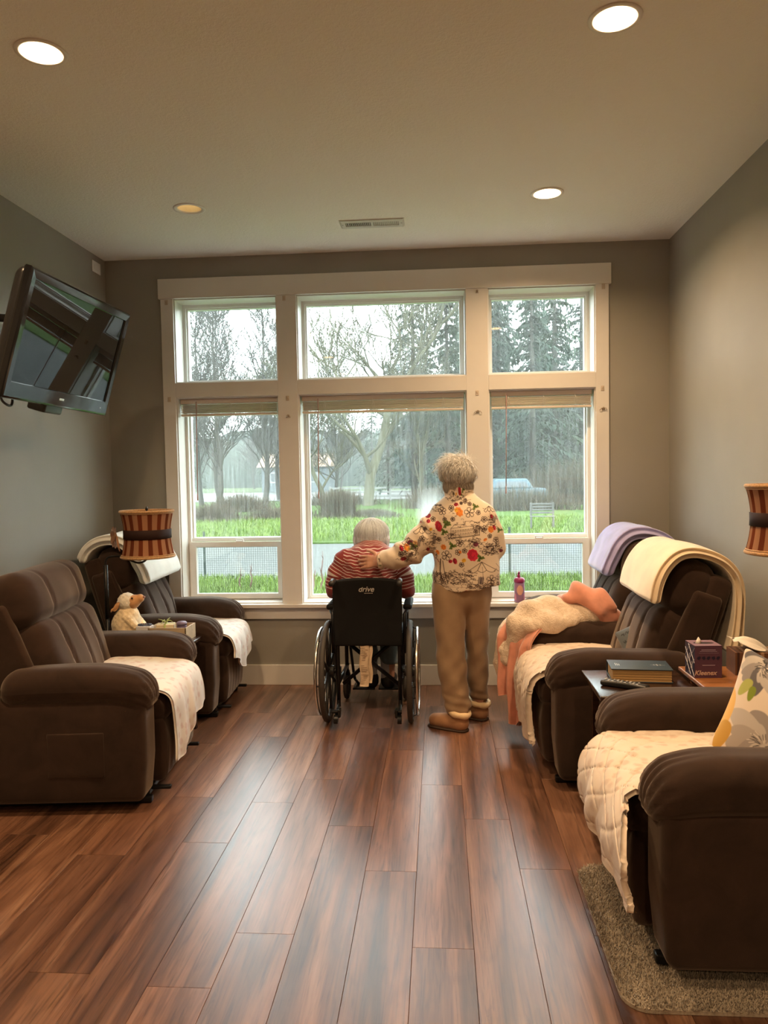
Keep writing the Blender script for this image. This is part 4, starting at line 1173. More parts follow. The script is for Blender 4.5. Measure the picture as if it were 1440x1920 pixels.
# folded blankets over the chair backs
def folded_blanket(name, label, base, path, y0, y1, th, mat, layers, seed, rolls=1, nu=70, nv=34, edge=None, extra=None):
    """a thick folded blanket following a path in local (x,z); its layers show on the long sides"""
    P, Nn = sheet_path(path, nu)
    ln = np.concatenate([[0], np.cumsum(np.linalg.norm(np.diff(P, axis=0), axis=1))]); Ltot = ln[-1]
    w = y1 - y0
    def fn(V):
        s = np.clip(V[:, 0] / Ltot + .5, 0, 1) * Ltot; over = V[:, 0] - (s - Ltot / 2)
        px, pz = np.interp(s, ln, P[:, 0]), np.interp(s, ln, P[:, 1]); nx, nz = np.interp(s, ln, Nn[:, 0]), np.interp(s, ln, Nn[:, 1])
        tt = V[:, 2]; y = V[:, 1].copy()
        side = np.clip((np.abs(y) - (w / 2 - th * .8)) / (th * .8), 0, 1)
        y += np.sign(y) * side * (.012 * np.cos(tt / th * 2 * np.pi * layers) - .012)
        y += np.sign(y) * side * wob(V, 9, .010, seed)
        t2 = tt * (1 + wob(np.stack([V[:, 0], V[:, 1], 0 * tt], 1), 6, .14, seed + 2)) + wob(V, 15, .006, seed + 3) + th / 2 + (0 if edge is None else edge(s / Ltot, y / w))
        return np.stack([px + nx * t2 + nz * over, y + (y0 + y1) / 2 + wob(np.stack([V[:, 0], 0 * tt, 0 * tt], 1), 7, .012, seed + 5), pz + nz * t2 - nx * over], 1)
    o = MB().rbox(Ltot, w, th, th * .46, (nu, nv, 6), (0, 0, 0), fn, 5).build(name, mat, smooth=True)
    o.matrix_world = base
    return tag(o, label, 'blanket', 'folded blankets on the chair backs')
M_CREAM = cloth('fleece_cream', (.80, .66, .47), .06, sheen=.6); M_LAV = cloth('fleece_lavender', (.36, .345, .60), .14, sheen=.6); M_WHITEB = cloth('fleece_white', (.74, .76, .74), .05, sheen=.5)
def over_back(pts, lean, bx=-.53):
    c, n = math.cos(math.radians(lean)), math.sin(math.radians(lean))
    return [(bx + a * c - b * n, .43 + a * n + b * c) for a, b in pts]
wrap = [(.172, .50), (.160, .58), (.130, .635), (.075, .664), (.0, .668), (-.065, .648), (-.118, .60), (-.142, .50)]
pC = over_back([(.165, .40)] + wrap[:7] + [(-.155, .52), (-.185, .40), (-.205, .28)], 19)
folded_blanket('blanket', 'cream folded blanket draped over the back of the recliner by the purple tissue box', base_of(R_R1), pC[::-1], -.275, .365, .052, M_CREAM, 2, 5)
pL = over_back([(.180, .38), (.180, .44)] + wrap[:7], 19)
folded_blanket('blanket', 'lavender folded blanket draped over the back of the recliner in the right corner', base_of(R_R2), pL[::-1], -.30, .25, .075, M_LAV, 2, 8)
pW = over_back([(.178, .37), (.182, .44)] + wrap[:7], 17)
folded_blanket('blanket', 'white folded blanket draped over the back of the recliner in the left corner', base_of(R_L2), pW[::-1], -.335, .36, .07, M_WHITEB, 2, 11)
# ------------------------------------------------------------------ TELEVISION
M_TVB = plain('television_black_gloss', (.006, .006, .007), .10, spec=.5)
M_TVS = plain('television_screen_glass', (.004, .004, .0045), .02, spec=.3)
M_PLB = plain('black_plastic_satin', (.014, .014, .015), .35)
r3, u3, n3 = np.array([.021, 1, -.004]), np.array([.289, -.002, .957]), np.array([.957, -.022, -.289])
tv = thing('television', 'black flat screen television tilted down on a wall arm at the left', 'television', (0, 0, 0))
tv.matrix_world = Matrix(((r3[0], u3[0], n3[0], -1.845), (r3[1], u3[1], n3[1], 3.785), (r3[2], u3[2], n3[2], 2.152), (0, 0, 0, 1)))
TW, TH = 1.02, .598
fz = MB(); o_ = [(-TW / 2, -TH / 2), (TW / 2, -TH / 2), (TW / 2, TH / 2), (-TW / 2, TH / 2)]
fr_ = MB(); L_, R_, B_, T_ = .048, .048, .082, .048
def frame_ring(rings):
    V = []; F = []
    for (x0, y0, x1, y1, z) in rings: V += [(x0, y0, z), (x1, y0, z), (x1, y1, z), (x0, y1, z)]
    for i in range(len(rings) - 1):
        for k in range(4): F.append((4 * i + k, 4 * i + (k + 1) % 4, 4 * i + 4 + (k + 1) % 4, 4 * i + 4 + k))
    return V, F
a, b = TW / 2, TH / 2
fr_.add(*frame_ring([(-a + .006, -b + .006, a - .006, b - .006, -.04), (-a, -b, a, b, -.03), (-a, -b, a, b, -.006), (-a + .004, -b + .004, a - .004, b - .004, 0), (-a + .012, -b + .012, a - .012, b - .012, .003),
                     (-a + L_ - .004, -b + B_ - .004, a - R_ + .004, b - T_ + .004, .0015), (-a + L_, -b + B_, a - R_, b - T_, -.008)]))
fr_.build('bezel', M_TVB, tv)
MB().box(-a + L_ - .002, a - R_ + .002, -b + B_ - .002, b - T_ + .002, -.012, -.0065).build('screen', M_TVS, tv)
def shellf(V):
    V = V.copy(); t = np.clip(-(V[:, 2] - .03) / .08, 0, 1); V[:, 0] *= 1 - .16 * t ** 2; V[:, 1] *= 1 - .2 * t ** 2; return V
MB().rbox(TW - .012, TH - .012, .085, .03, (8, 6, 4), (0, 0, -.075), shellf, 3).build('rear_shell', M_PLB, tv, True)
MB().rbox(.044, .011, .003, .001, 1, (-.005, -b + .043, .0022)).build('maker_badge', plain('badge_silver', (.6, .6, .6), .3, .6), tv, True)
MB().rbox(.17, .05, .10, .012, 2, (-.02, -b - .015, -.065)).build('stand_socket', M_PLB, tv, True)
MB().cyl((a - .09, -b + .04, .0005), (a - .09, -b + .04, .0035), .004, n=10).build('power_lamp', plain('lamp_dot_grey', (.3, .3, .3), .3), tv, True)
cb_ = MB().tube(spline([(-.36, -b + .05, -.09), (-.37, -b - .01, -.085), (-.34, -b - .035, -.07), (-.30, -b - .03, -.07), (-.29, -b + .04, -.09)], 24), .006, 8); cb_.build('cable', M_PLB, tv, True)
MB().rbox(.30, .26, .018, .005, 1, (0, 0.02, -.124)).build('mount_plate', M_PLB, tv, True)
Mi = tv.matrix_world.inverted()
arm_ = MB().tube([tuple(Mi @ Vector(p)) for p in ((-2.33, 3.90, 2.36), (-2.20, 3.97, 2.36))], .022, 8)
arm_.tube([tuple(Mi @ Vector(p)) for p in ((-2.20, 3.97, 2.36), (-2.02, 3.80, 2.24), (-1.975, 3.787, 2.2))], .02, 8)
arm_.rbox(.05, .05, .10, .01, 1, tuple(Mi @ Vector((-2.20, 3.97, 2.36)))); arm_.build('wall_arm', M_PLB, tv, True)
pl_ = MB().rbox(.024, .09, .26, .004, 1); pl_.xform(Mi @ Matrix.Translation((-2.340, 3.90, 2.38))); pl_.build('wall_plate', M_PLB, tv, True)

# ------------------------------------------------------------------ LAMPS with striped hourglass shades
def shade_mat():
    m, t, out = nt('lampshade_striped_fabric')
    tc = t.nodes.new('ShaderNodeTexCoord'); sp = t.nodes.new('ShaderNodeSeparateXYZ'); L(t, tc.outputs['Object'], sp.inputs[0])
    at = N(t, 'Math', operation='ARCTAN2'); L(t, sp.outputs[1], at.inputs[0]); L(t, sp.outputs[0], at.inputs[1])
    ml = N(t, 'Math', operation='MULTIPLY'); L(t, at.outputs[0], ml.inputs[0]); ml.inputs[1].default_value = 16 / (2 * math.pi)
    fr = N(t, 'Math', operation='FRACT'); L(t, ml.outputs[0], fr.inputs[0])
    m2 = N(t, 'Math', operation='MULTIPLY'); L(t, at.outputs[0], m2.inputs[0]); m2.inputs[1].default_value = 8 / (2 * math.pi)
    f2 = N(t, 'Math', operation='FRACT'); L(t, m2.outputs[0], f2.inputs[0])
    c1 = ramp(t, fr.outputs[0], [(.0, (.15, .038, .018)), (.44, (.15, .038, .018)), (.46, (.40, .19, .10)), (.98, (.40, .19, .10))])
    c2 = ramp(t, f2.outputs[0], [(.0, (1, 1, 1)), (.5, (.80, .86, .92))])
    c = mix(t, 1.0, c1, c2, 'MULTIPLY')
    d = t.nodes.new('ShaderNodeBsdfDiffuse'); tl = t.nodes.new('ShaderNodeBsdfTranslucent'); mx = t.nodes.new('ShaderNodeMixShader')
    L(t, c, d.inputs[0]); L(t, c, tl.inputs[0]); mx.inputs[0].default_value = .12
    L(t, d.outputs[0], mx.inputs[1]); L(t, tl.outputs[0], mx.inputs[2]); L(t, mx.outputs[0], out.inputs['Surface'])
    return m
M_SHADE = shade_mat(); M_BRAID = cloth('shade_braid_tan', (.42, .25, .12), .2, bs=.6, bscale=260, nscale=120); M_RIB = plain('shade_ribbon_dark', (.022, .009, .007), .7, spec=.2); M_IRON = plain('lamp_iron_black', (.012, .011, .011), .4, .3)
M_FLOWER = cloth('ribbon_flower_dusty', (.32, .17, .10), .25)
def lamp_shade(root, c, R=.150, H=.262, flower=True):
    """hourglass fabric shade, c is its centre in the root frame"""
    zs_ = np.linspace(-H / 2, H / 2, 15)
    prof = [(R * (1 - .135 * (1 - (2 * abs(z) / H) ** 1.7)), z) for z in zs_]
    V = []; F = []; n = 64
    for off in (0, -.002):
        for r_, z in prof:
            for j in range(n): V.append(((r_ + off) * math.cos(2 * math.pi * j / n), (r_ + off) * math.sin(2 * math.pi * j / n), z))
    k = len(prof)
    for i in range(k - 1):
        for j in range(n):
            j2 = (j + 1) % n; F.append((i * n + j, i * n + j2, (i + 1) * n + j2, (i + 1) * n + j)); F.append((k * n + i * n + j2, k * n + i * n + j, k * n + (i + 1) * n + j, k * n + (i + 1) * n + j2))
    s = MB().add(V, F).build('shade', M_SHADE, root, True); s.location = c
    for z in (-H / 2, H / 2):
        MB().torus((0, 0, z), (0, 0, 1), R, .006, 56, 8, 1.3).torus((0, 0, z - math.copysign(.011, z)), (0, 0, 1), R - .003, .0035, 56, 6).build('braid', M_BRAID, s, True)
    ring = []; F2 = []
    rr_ = R * .868 + .0035; h2 = .027
    rib = MB()
    for off in (.0, .0028):
        pass
    prof2 = [(rr_ - .002, -h2), (rr_ + .002, -h2 * .95), (rr_ + .001, 0), (rr_ + .002, h2 * .95), (rr_ - .002, h2)]
    rib.lathe(prof2, 56, cap=False).build('ribbon', M_RIB, s, True)
    spk = MB()
    for k_ in range(3):
        a_ = k_ * 2.094; spk.tube([(0, 0, H / 2 - .02), (R * .97 * math.cos(a_), R * .97 * math.sin(a_), H / 2 - .004)], .002, 5)
    spk.lathe([(.008, H / 2 - .03), (.008, H / 2 - .01), (.004, H / 2), (.009, H / 2 + .012), (.005, H / 2 + .022), (.001, H / 2 + .03)], 12)
    spk.build('finial', M_IRON, s, True)
    MB().lathe([(.012, -.06), (.028, -.03), (.03, .0), (.02, .035), (.006, .048)], 16).build('bulb', plain('bulb_frosted', (.8, .78, .72), .4), s, True)
    if flower:
        fl = MB(); rr = np.random.default_rng(3); ctr = np.array([-R * .86 - .022, -.075, -.008])
        for k_ in range(26):
            a_ = rr.uniform(0, 6.28); l = rr.uniform(.03, .07); d = np.array([-.35 * rr.random(), math.cos(a_) * .7 - .2, math.sin(a_)]); d /= np.linalg.norm(d)
            sdv = np.cross(d, [1, 0, 0]); sdv = sdv / (np.linalg.norm(sdv) + 1e-6) * l * .34
            p0 = ctr + d * .004; p1 = ctr + d * l * .55 + np.array([-.012, 0, 0]); p2 = ctr + d * l + np.array([-.004, 0, -.004])
            fl.add([p0 - sdv * .3, p0 + sdv * .3, p1 + sdv, p2 + sdv * .3, p2 - sdv * .3, p1 - sdv], [(0, 1, 2, 5), (5, 2, 3, 4)])
        fl.tube([ctr, ctr + [.01, -.01, -.05], ctr + [.02, -.012, -.085]], [.006, .008, .003], 5); fl.build('fabric_flower', M_FLOWER, s, True)
    return s
lp = thing('floor_lamp', 'black floor lamp with striped hourglass shade between the two left recliners', 'lamp', (-1.953, 4.30, 0))
MB().lathe([(.10, 0), (.10, .012), (.085, .02), (.02, .03), (.012, .05)], 32).build('base', M_IRON, lp, True)
MB().cyl((0, 0, .04), (0, 0, .70), .0095, n=14).cyl((0, 0, .68), (0, 0, .995), .0125, n=14).build('pole', M_IRON, lp, True)
MB().tube(spline([(0, 0, .98), (.0, 0, 1.015), (.018, 0, 1.040), (.06, 0, 1.046), (.11, 0, 1.043), (.155, 0, 1.02), (.20, 0, 1.006), (.24, 0, 1.02), (.256, 0, 1.055), (.258, 0, 1.10)], 40), .0058, 10).build('curved_arm', M_IRON, lp, True)
lamp_shade(lp, (.258, 0, 1.176))
lp2 = thing('floor_lamp', 'floor lamp with striped hourglass shade cut off at the right edge', 'lamp', (1.492, 3.42, 0))
MB().lathe([(.065, 0), (.065, .012), (.055, .02), (.02, .03), (.012, .05)], 32).build('base', M_IRON, lp2, True)
MB().cyl((0, 0, .04), (0, 0, 1.10), .011, n=14).build('pole', M_IRON, lp2, True)
MB().tube(spline([(0, 0, 1.09), (0, -.02, 1.13), (-.03, -.10, 1.15), (-.09, -.22, 1.13), (-.13, -.33, 1.15), (-.135, -.35, 1.22)], 30), .0058, 10).build('curved_arm', M_IRON, lp2, True)
lamp_shade(lp2, (-.135, -.35, 1.294), flower=False)

# ------------------------------------------------------------------ SIDE TABLES
def wood_mat(name, c1, c2, rough=.3, sc=(3, 22, 22)):
    m, t, out = nt(name); n = N(t, 'TexNoise', Scale=1.0, Detail=4.0, Distortion=1.0); L(t, coords(t, 'Object', sc), n.inputs['Vector'])
    bsdf(t, out, ramp(t, n.outputs['Fac'], [(.35, c1), (.65, c2)]), rough, 0, bump(t, n.outputs['Fac'], .1, .001), .5); return m
M_DARKW = wood_mat('table_dark_walnut', (.018, .009, .006), (.045, .020, .012), .22); M_ORW = wood_mat('table_orange_wood', (.20, .075, .022), (.30, .12, .04), .35); M_PALEW = wood_mat('tray_pale_wood', (.40, .30, .19), (.52, .40, .26), .6)
def table(label, loc, w, d, h, mat, th=.022):
    r = thing('side_table', label, 'table', loc)
    MB().rbox(w, d, th, .005, 1, (0, 0, h - th / 2), None, 2).build('table_top', mat, r, True, auto=35)
    MB().box(-w / 2 + .035, w / 2 - .035, -d / 2 + .03, -d / 2 + .045, h - th - .05, h - th).box(-w / 2 + .035, w / 2 - .035, d / 2 - .045, d / 2 - .03, h - th - .05, h - th).build('apron', mat, r, kind='stuff')
    for sx in (-1, 1):
        for sy in (-1, 1): MB().rbox(.03, .03, h - th, .004, 1, (sx * (w / 2 - .05), sy * (d / 2 - .045), (h - th) / 2)).build('leg', mat, r, True, auto=35)
    return r
table('dark walnut side table between the right recliners, holding the book', (.815, 3.155, 0), .405, .40, .622, M_DARKW)
table('orange wood side table holding the purple tissue box', (1.218, 3.115, 0), .425, .335, .658, M_ORW, .018)
table('narrow side table between the left recliners under the toy lamb', (-1.665, 4.315, 0), .48, .215, .552, M_DARKW)

# book
bk = thing('book', 'thick hardback book with dark blue cover and tan page edges', 'book', (.828, 3.225, .6225), math.radians(-5))
M_COVER = plain('book_cover_navy', (.030, .048, .065), .4, noise=.1); M_PAGES = plain('book_page_edges_tan', (.50, .31, .13), .75)
def pagef(V):
    V = V.copy(); return V
pg = MB()
for k in range(14): pg.box(-.117 + (k % 2) * .0006, .117 - (k % 3) * .0006, -.075 + (k * 7 % 3) * .0007, .072, .004 + k * .0034, .0074 + k * .0034)
pg.build('page_block', M_PAGES, bk, kind='stuff')
MB().rbox(.245, .158, .004, .0012, 1, (0, 0, .0022)).build('cover', M_COVER, bk, True, auto=40)
cv = MB().rbox(.245, .158, .004, .0012, 1, (0, 0, .0540)).build('cover', M_COVER, bk, True, auto=40)
MB().rbox(.245, .005, .056, .0022, (1, 1, 4), (0, .0775, .028)).build('spine', M_COVER, bk, True, auto=40)
M_SILVER = plain('foil_silver', (.62, .60, .55), .35, .7)
em = MB(); em.box(.045, .105, -.0009, .0009, .0559, .0564)
for k, w in ((.06, .010), (.072, .018), (.085, .010)): em.add([(k - .006, 0, .0565), (k, -w, .0565), (k + .006, 0, .0565), (k, w, .0565)], [(0, 1, 2, 3)])
em.xform(Matrix.Translation((0, 0, 0))).build('cover_emblem', M_SILVER, cv)
em2 = MB()
for k in range(3): em2.box(-.098 + k * .007, -.0945 + k * .007, -.02, .02 - k * .006, .0559, .0563)
em2.build('cover_title', M_SILVER, cv, kind='stuff')

# remote control
rm = thing('remote_control', 'black remote control lying on the dark table in front of the book', 'remote', (.733, 3.075, .623), math.radians(-32))
def remf(V):
    V = V.copy(); t = V[:, 0] / .09; V[:, 1] *= 1 - .16 * np.clip(1 - (t * 1.3) ** 2, 0, 1); V[:, 2] += .002 * np.clip(1 - t ** 2, 0, 1) * (V[:, 2] > 0); return V
MB().rbox(.19, .048, .022, .009, (10, 3, 2), (0, 0, .0115), remf, 3).build('case', M_PLB, rm, True)
M_KEY = plain('remote_key_grey', (.35, .34, .33), .5)
for i in range(9):
    for j in range(3):
        MB().rbox(.008, .008, .003, .0014, 1, (-.078 + i * .0165, (j - 1) * .0125, .0238)).build('key', M_KEY if (i + j) % 3 else plain('remote_key_dark', (.06, .06, .065), .4), rm, True)

# purple tissue box
M_PUR = plain('tissue_box_purple', (.110, .050, .085), .4, spec=.45); M_NAVY = plain('tissue_box_navy', (.022, .02, .05), .4); M_LILAC = plain('print_lilac', (.42, .32, .42), .5); M_TISSUE = plain('tissue_paper', (.80, .74, .66), .9, bump_s=.3, bscale=60, bdist=.003)
tb = thing('tissue_box', 'upright purple cube tissue box with lattice print and a tissue tip', 'tissue box', (1.064, 3.145, .6585), math.radians(2))
bw_, bh_ = .107, .130; hb = bw_ / 2
MB().box(-hb, hb, -hb, hb, 0, bh_ - .001).build('carton', M_PUR, tb)
tp = MB(); n_ = 24; V = []; F = []
for k in range(n_):
    a_ = 2 * math.pi * k / n_; c_, s_ = math.cos(a_), math.sin(a_); q = hb / max(abs(c_), abs(s_)); V += [(q * c_, q * s_, bh_), (.042 * c_, .018 * s_, bh_), (.042 * c_, .018 * s_, bh_ - .0008)]
for k in range(n_):
    j = (k + 1) % n_; F += [(3 * k, 3 * k + 1, 3 * j + 1, 3 * j), (3 * k + 1, 3 * k + 2, 3 * j + 2, 3 * j + 1)]
tp.add(V, F).build('top_panel', plain('tissue_box_top', (.24, .15, .20), .4), tb)
MB().add([(.041 * math.cos(a_), .0175 * math.sin(a_), bh_ - .0007) for a_ in np.linspace(0, 6.2, 20)], [tuple(range(20))]).build('slot', plain('slot_dark', (.02, .012, .015), .9), tb)
lt = MB().box(-hb - .0006, -hb, -hb + .002, hb - .002, .002, bh_ - .003).build('lattice_panel', M_NAVY, tb)
lat = MB()
for p, q in [((-.05, .005), (.05, .105)), ((-.05, .06), (.015, .125)), ((-.01, .005), (.05, .065)), ((.05, .02), (-.05, .12)), ((.02, .005), (-.05, .075)), ((.05, .075), (.0, .125)), ((0, .055), (0, .09)), ((-.025, .03), (-.025, .062)), ((.027, .045), (.027, .085))]:
    lat.tube([(-hb - .0008, p[0], p[1]), (-hb - .0008, q[0], q[1])], .0011, 4)
lat.build('lattice_lines', plain('lattice_white', (.72, .68, .74), .5), lt, kind='stuff')
text('Kleenex', 'lettering', .026, plain('lettering_tan', (.62, .42, .34), .5), tb, Matrix.Translation((-.012, -hb - .0006, .020)) @ Matrix.Rotation(math.radians(90), 4, 'X'), .0003, .25, bold=.0006)
sm = MB(); sm.box(-.028, .028, -hb - .0005, -hb, .112, .1145); sm.box(-.034, .034, -hb - .0005, -hb, .1065, .1080); sm.box(-.024, .026, -hb - .0005, -hb, .050, .0525); sm.box(-.038, .04, -hb - .0004, -hb, .1000, .1006)
sm.build('small_print', M_LILAC, tb, kind='stuff')
wv = MB()
for k in range(5):
    x = -.038 + k * .019; wv.add([(x - .008, -hb - .0004, .078 + .004 * (k % 2)), (x, -hb - .0004, .072), (x + .008, -hb - .0004, .078 + .004 * ((k + 1) % 2)), (x + .005, -hb - .0004, .088), (x - .004, -hb - .0004, .086)], [(0, 1, 2, 3, 4)])
wv.build('ornament_print', M_NAVY, tb, kind='stuff')
tt = MB().tube([(-.022, 0, bh_ - .004), (-.018, .003, bh_ + .012), (-.02, .001, bh_ + .024)], [.012, .008, .001], 7); tt.build('tissue', M_TISSUE, tb, True)
# brown striped tissue box with a pulled tissue
tb2 = thing('tissue_box', 'flat brown striped tissue box with a large tissue pulled out', 'tissue box', (1.305, 3.185, .6585), math.radians(-4))
MB().box(-.115, .115, -.06, .06, 0, .092).build('carton', plain('tissue_box_brown', (.16, .075, .040), .45), tb2)
for k in range(8):
    x = -.108 + k * .03; MB().box(x, x + .009 + .004 * (k % 2), -.0608, .0608, -.0001 + .001, .0926).build('stripe', plain('tissue_stripe_tan' if k % 2 else 'tissue_stripe_dark', (.42, .26, .15) if k % 2 else (.05, .022, .018), .45), tb2)
G = np.zeros((24, 12, 3))
for i in range(24):
    for j in range(12):
        u_ = i / 23; w_ = (j / 11 - .5); wd = .02 + .055 * math.sin(min(1, u_ * 1.5) * 1.57); G[i, j] = (.03 - .135 * u_ + .01 * math.sin(w_ * 9), w_ * wd * 1.6, .088 + .075 * u_ - .03 * u_ ** 3 + .018 * math.cos(w_ * 6.3) * math.sin(u_ * 3.14) + .004 * math.sin(w_ * 22 + u_ * 4))
MB().sheet(G, .0015).build('tissue', M_TISSUE, tb2, True)

# ------------------------------------------------------------------ CUSHIONS
def pillow_mesh(w, h, t, n=34, seed=1):
    def fn(V):
        V = V.copy(); a_ = np.clip(np.abs(V[:, 0]) / (w / 2), 0, 1); b_ = np.clip(np.abs(V[:, 1]) / (h / 2), 0, 1)
        V[:, 2] *= .10 + .90 * (np.clip(1 - a_ ** 2.6, 0, 1) * np.clip(1 - b_ ** 2.6, 0, 1)) ** .55
        V[:, 0] *= 1 - .075 * (1 - b_ ** 2) * a_ ** 2; V[:, 1] *= 1 - .075 * (1 - a_ ** 2) * b_ ** 2
        V[:, 2] += wob(V, 14, .004, seed); return V
    return MB().rbox(w, h, t, .012, (n, n, 2), (0, 0, 0), fn, 2)
def petal(cv, x, y, ang, l, w, col, edge=None):
    cx, cy = x + math.cos(ang) * l / 2, y + math.sin(ang) * l / 2
    cv.blob(cx, cy, l * .56, w * .55, ang, col, .07, 3, 1, ang)
cvs = Canvas(.46, .46, .0015, (.72, .62, .52)); pr = np.random.default_rng(5)
GREY, GREYL, GREYD, YEL, OCH, GRN, GRNL, INK = (.30, .27, .26), (.48, .44, .41), (.13, .12, .13), (.72, .44, .14), (.52, .30, .06), (.20, .26, .03), (.40, .42, .12), (.03, .03, .035)
def bloom(x, y, R, cols, ink=True, n=9):
    for ring_, sc in ((0, 1), (1, .78), (2, .52)):
        for k in range(n):
            a_ = k * 6.283 / n + ring_ * .35 + pr.uniform(-.15, .15); petal(cvs, x, y, a_, R * sc * pr.uniform(.85, 1.1), R * .55 * sc, cols[(k + ring_) % len(cols)])
    if ink:
        for k in range(46):
            a_ = pr.uniform(0, 6.28); r0 = R * pr.uniform(.05, .28); cvs.line([(x + r0 * math.cos(a_), y + r0 * math.sin(a_)), (x + (r0 + R * .12) * math.cos(a_ + .2), y + (r0 + R * .12) * math.sin(a_ + .2))], .0022, INK if k % 3 else (.66, .6, .55))
bloom(.19, .13, .125, [GREY, GREYL, (.38, .34, .31)]); bloom(.36, .33, .09, [YEL, (.80, .54, .22), OCH]); bloom(.10, .36, .085, [GREY, GREYD, GREYL]); bloom(.42, .08, .06, [GREY, GREYL])
for x, y, a_, l, c_ in [(.03, .10, 1.7, .16, YEL), (.045, .05, 1.4, .10, OCH), (.30, .24, .6, .09, GRN), (.31, .22, -.5, .08, GRN), (.285, .23, 1.6, .07, GRNL), (.06, .25, 1.2, .06, GRNL), (.10, .245, 1.6, .045, GRN), (.22, .42, .2, .08, GREYL), (.05, .44, 0, .07, OCH)]: petal(cvs, x, y, a_, l, l * .5, c_)
def cushion(label, loc, nrm, up, w, h, t, canvas, mat, seed=1):
    nrm = np.array(nrm, float); nrm /= np.linalg.norm(nrm); up = np.array(up, float); up -= nrm * (up @ nrm); up /= np.linalg.norm(up); rt = np.cross(up, nrm)
    o = pillow_mesh(w, h, t, 60, seed).build('throw_cushion', mat, smooth=True); densify(o, 2)
    paint(o, lambda V, Nn: canvas.get(V[:, 0] + w / 2 + .01, V[:, 1] + h / 2 + .01))
    o.matrix_world = Matrix(((rt[0], up[0], nrm[0], loc[0]), (rt[1], up[1], nrm[1], loc[1]), (rt[2], up[2], nrm[2], loc[2]), (0, 0, 0, 1)))
    return tag(o, label, 'cushion')
M_PRINT = attr_mat('printed_cotton', .85, sheen=.2, bump_s=.15)
cushion('large floral cushion with grey and yellow blooms on the lower right recliner', (1.105, 2.475, .655), (-.66, -.72, .25), (.20, -.17, 1), .43, .385, .15, cvs, M_PRINT, 3)
cv2 = Canvas(.34, .34, .002, (.10, .115, .125))
for k in range(7):
    y_ = .04 + k * .042; x_ = .05
    while x_ < .27:
        l = pr.uniform(.012, .03); pts = [(x_ + q * l / 6, y_ + pr.uniform(-.009, .009)) for q in range(7)]; cv2.line(pts, .004, (.03, .035, .04)); x_ += l + .008
cushion('small grey cushion with dark script lines on the right recliner seat', (1.0, 3.90, .625), (-.62, -.70, .35), (-.45, .45, 1), .20, .20, .10, cv2, M_PRINT, 8)

# ------------------------------------------------------------------ RUG
rug = thing('area_rug', 'beige shaggy area rug with rounded corners under the lower right recliner', 'rug', (0, 0, 0))
rx0, rx1, ry0, ry1, rr0 = .492, 1.545, 2.065, 2.84, .075
poly = []
for cx, cy, a0 in ((rx1 - rr0, ry1 - rr0, 0), (rx0 + rr0, ry1 - rr0, 90), (rx0 + rr0, ry0 + rr0, 180), (rx1 - rr0, ry0 + rr0, 270)):
    for k in range(7):
        a_ = math.radians(a0 + k * 15); poly.append((cx + rr0 * math.cos(a_), cy + rr0 * math.sin(a_)))
M_RUG = cloth('rug_beige', (.40, .34, .27), .15, nscale=90); 
MB().prism(poly, 'z', .001, .012).build('backing', M_RUG, rug)
n_ = 75000; rg = np.random.default_rng(4); x = rg.uniform(rx0, rx1, n_); y = rg.uniform(ry0, ry1, n_)
dx = np.maximum(np.abs(x - (rx0 + rx1) / 2) - (rx1 - rx0) / 2 + rr0, 0); dy = np.maximum(np.abs(y - (ry0 + ry1) / 2) - (ry1 - ry0) / 2 + rr0, 0); keep = (np.hypot(dx, dy) < rr0) & ((x < .85) | (y < 2.3))
x, y = x[keep], y[keep]; n_ = len(x); a_ = rg.uniform(0, 6.28, n_); l = rg.uniform(.003, .012, n_); s = .0017
b_ = np.stack([x, y, np.full(n_, .010)], 1); sd_ = np.stack([-np.sin(a_), np.cos(a_), 0 * a_], 1) * s; tip = b_ + np.stack([np.cos(a_) * l, np.sin(a_) * l, rg.uniform(.007, .013, n_)], 1)
A = np.stack([b_ - sd_, b_ + sd_, tip + sd_ * .6, tip - sd_ * .6], 1).reshape(-1, 3)
MB().add(A, (np.arange(n_)[:, None] * 4 + np.arange(4)).tolist()).build('pile', M_RUG, rug, kind='stuff')

# ------------------------------------------------------------------ PINK AND SHERPA THROW over the touching arms
def sherpa_mat():
    m, t, out = nt('sherpa_cream'); v = coords(t); vo = N(t, 'TexVoronoi', Scale=120.0); L(t, v, vo.inputs['Vector']); n = N(t, 'TexNoise', Scale=60.0, Detail=3.0); L(t, v, n.inputs['Vector'])
    h = mix(t, .5, vo.outputs['Distance'], n.outputs['Color']); bsdf(t, out, ramp(t, n.outputs['Fac'], [(.3, (.62, .49, .37)), (.7, (.74, .61, .49))]), .95, 0, bump(t, h, .8, .006), .1, sheen=.3); return m
M_SHERPA = sherpa_mat(); M_PINK = cloth('fleece_pink', (.62, .27, .19), .12, sheen=.7, nscale=14)
th = thing('throw_blanket', 'pink throw with cream sherpa side heaped over the recliner arm by the window', 'blanket', (0, 0, 0))
YT = 4.36
def sherpa_fn(P):
    d = sd_tube(P, [(.92, YT, .67), (.80, YT - .03, .675), (.64, YT, .69), (.53, YT - .01, .675), (.46, YT - .03, .62), (.425, YT - .03, .54), (.405, YT - .01, .43)], [.05, .07, .098, .105, .09, .06, .045])
    d = smin(d, sd_tube(P, [(.72, YT - .10, .655), (.60, YT - .13, .66), (.50, YT - .12, .64)], [.035, .06, .045]), .05)
    d = smin(d, sd_tube(P, [(.42, YT + .09, .60), (.365, YT + .05, .50), (.350, YT + .05, .40), (.352, YT + .04, .30)], [.06, .055, .046, .022]), .05)
    return d + .010 * np.sin(P[..., 0] * 31 + P[..., 2] * 22) * np.sin(P[..., 1] * 28 + P[..., 0] * 9) + .003 * np.sin(P[..., 0] * 90) * np.sin(P[..., 1] * 95) * np.sin(P[..., 2] * 88)
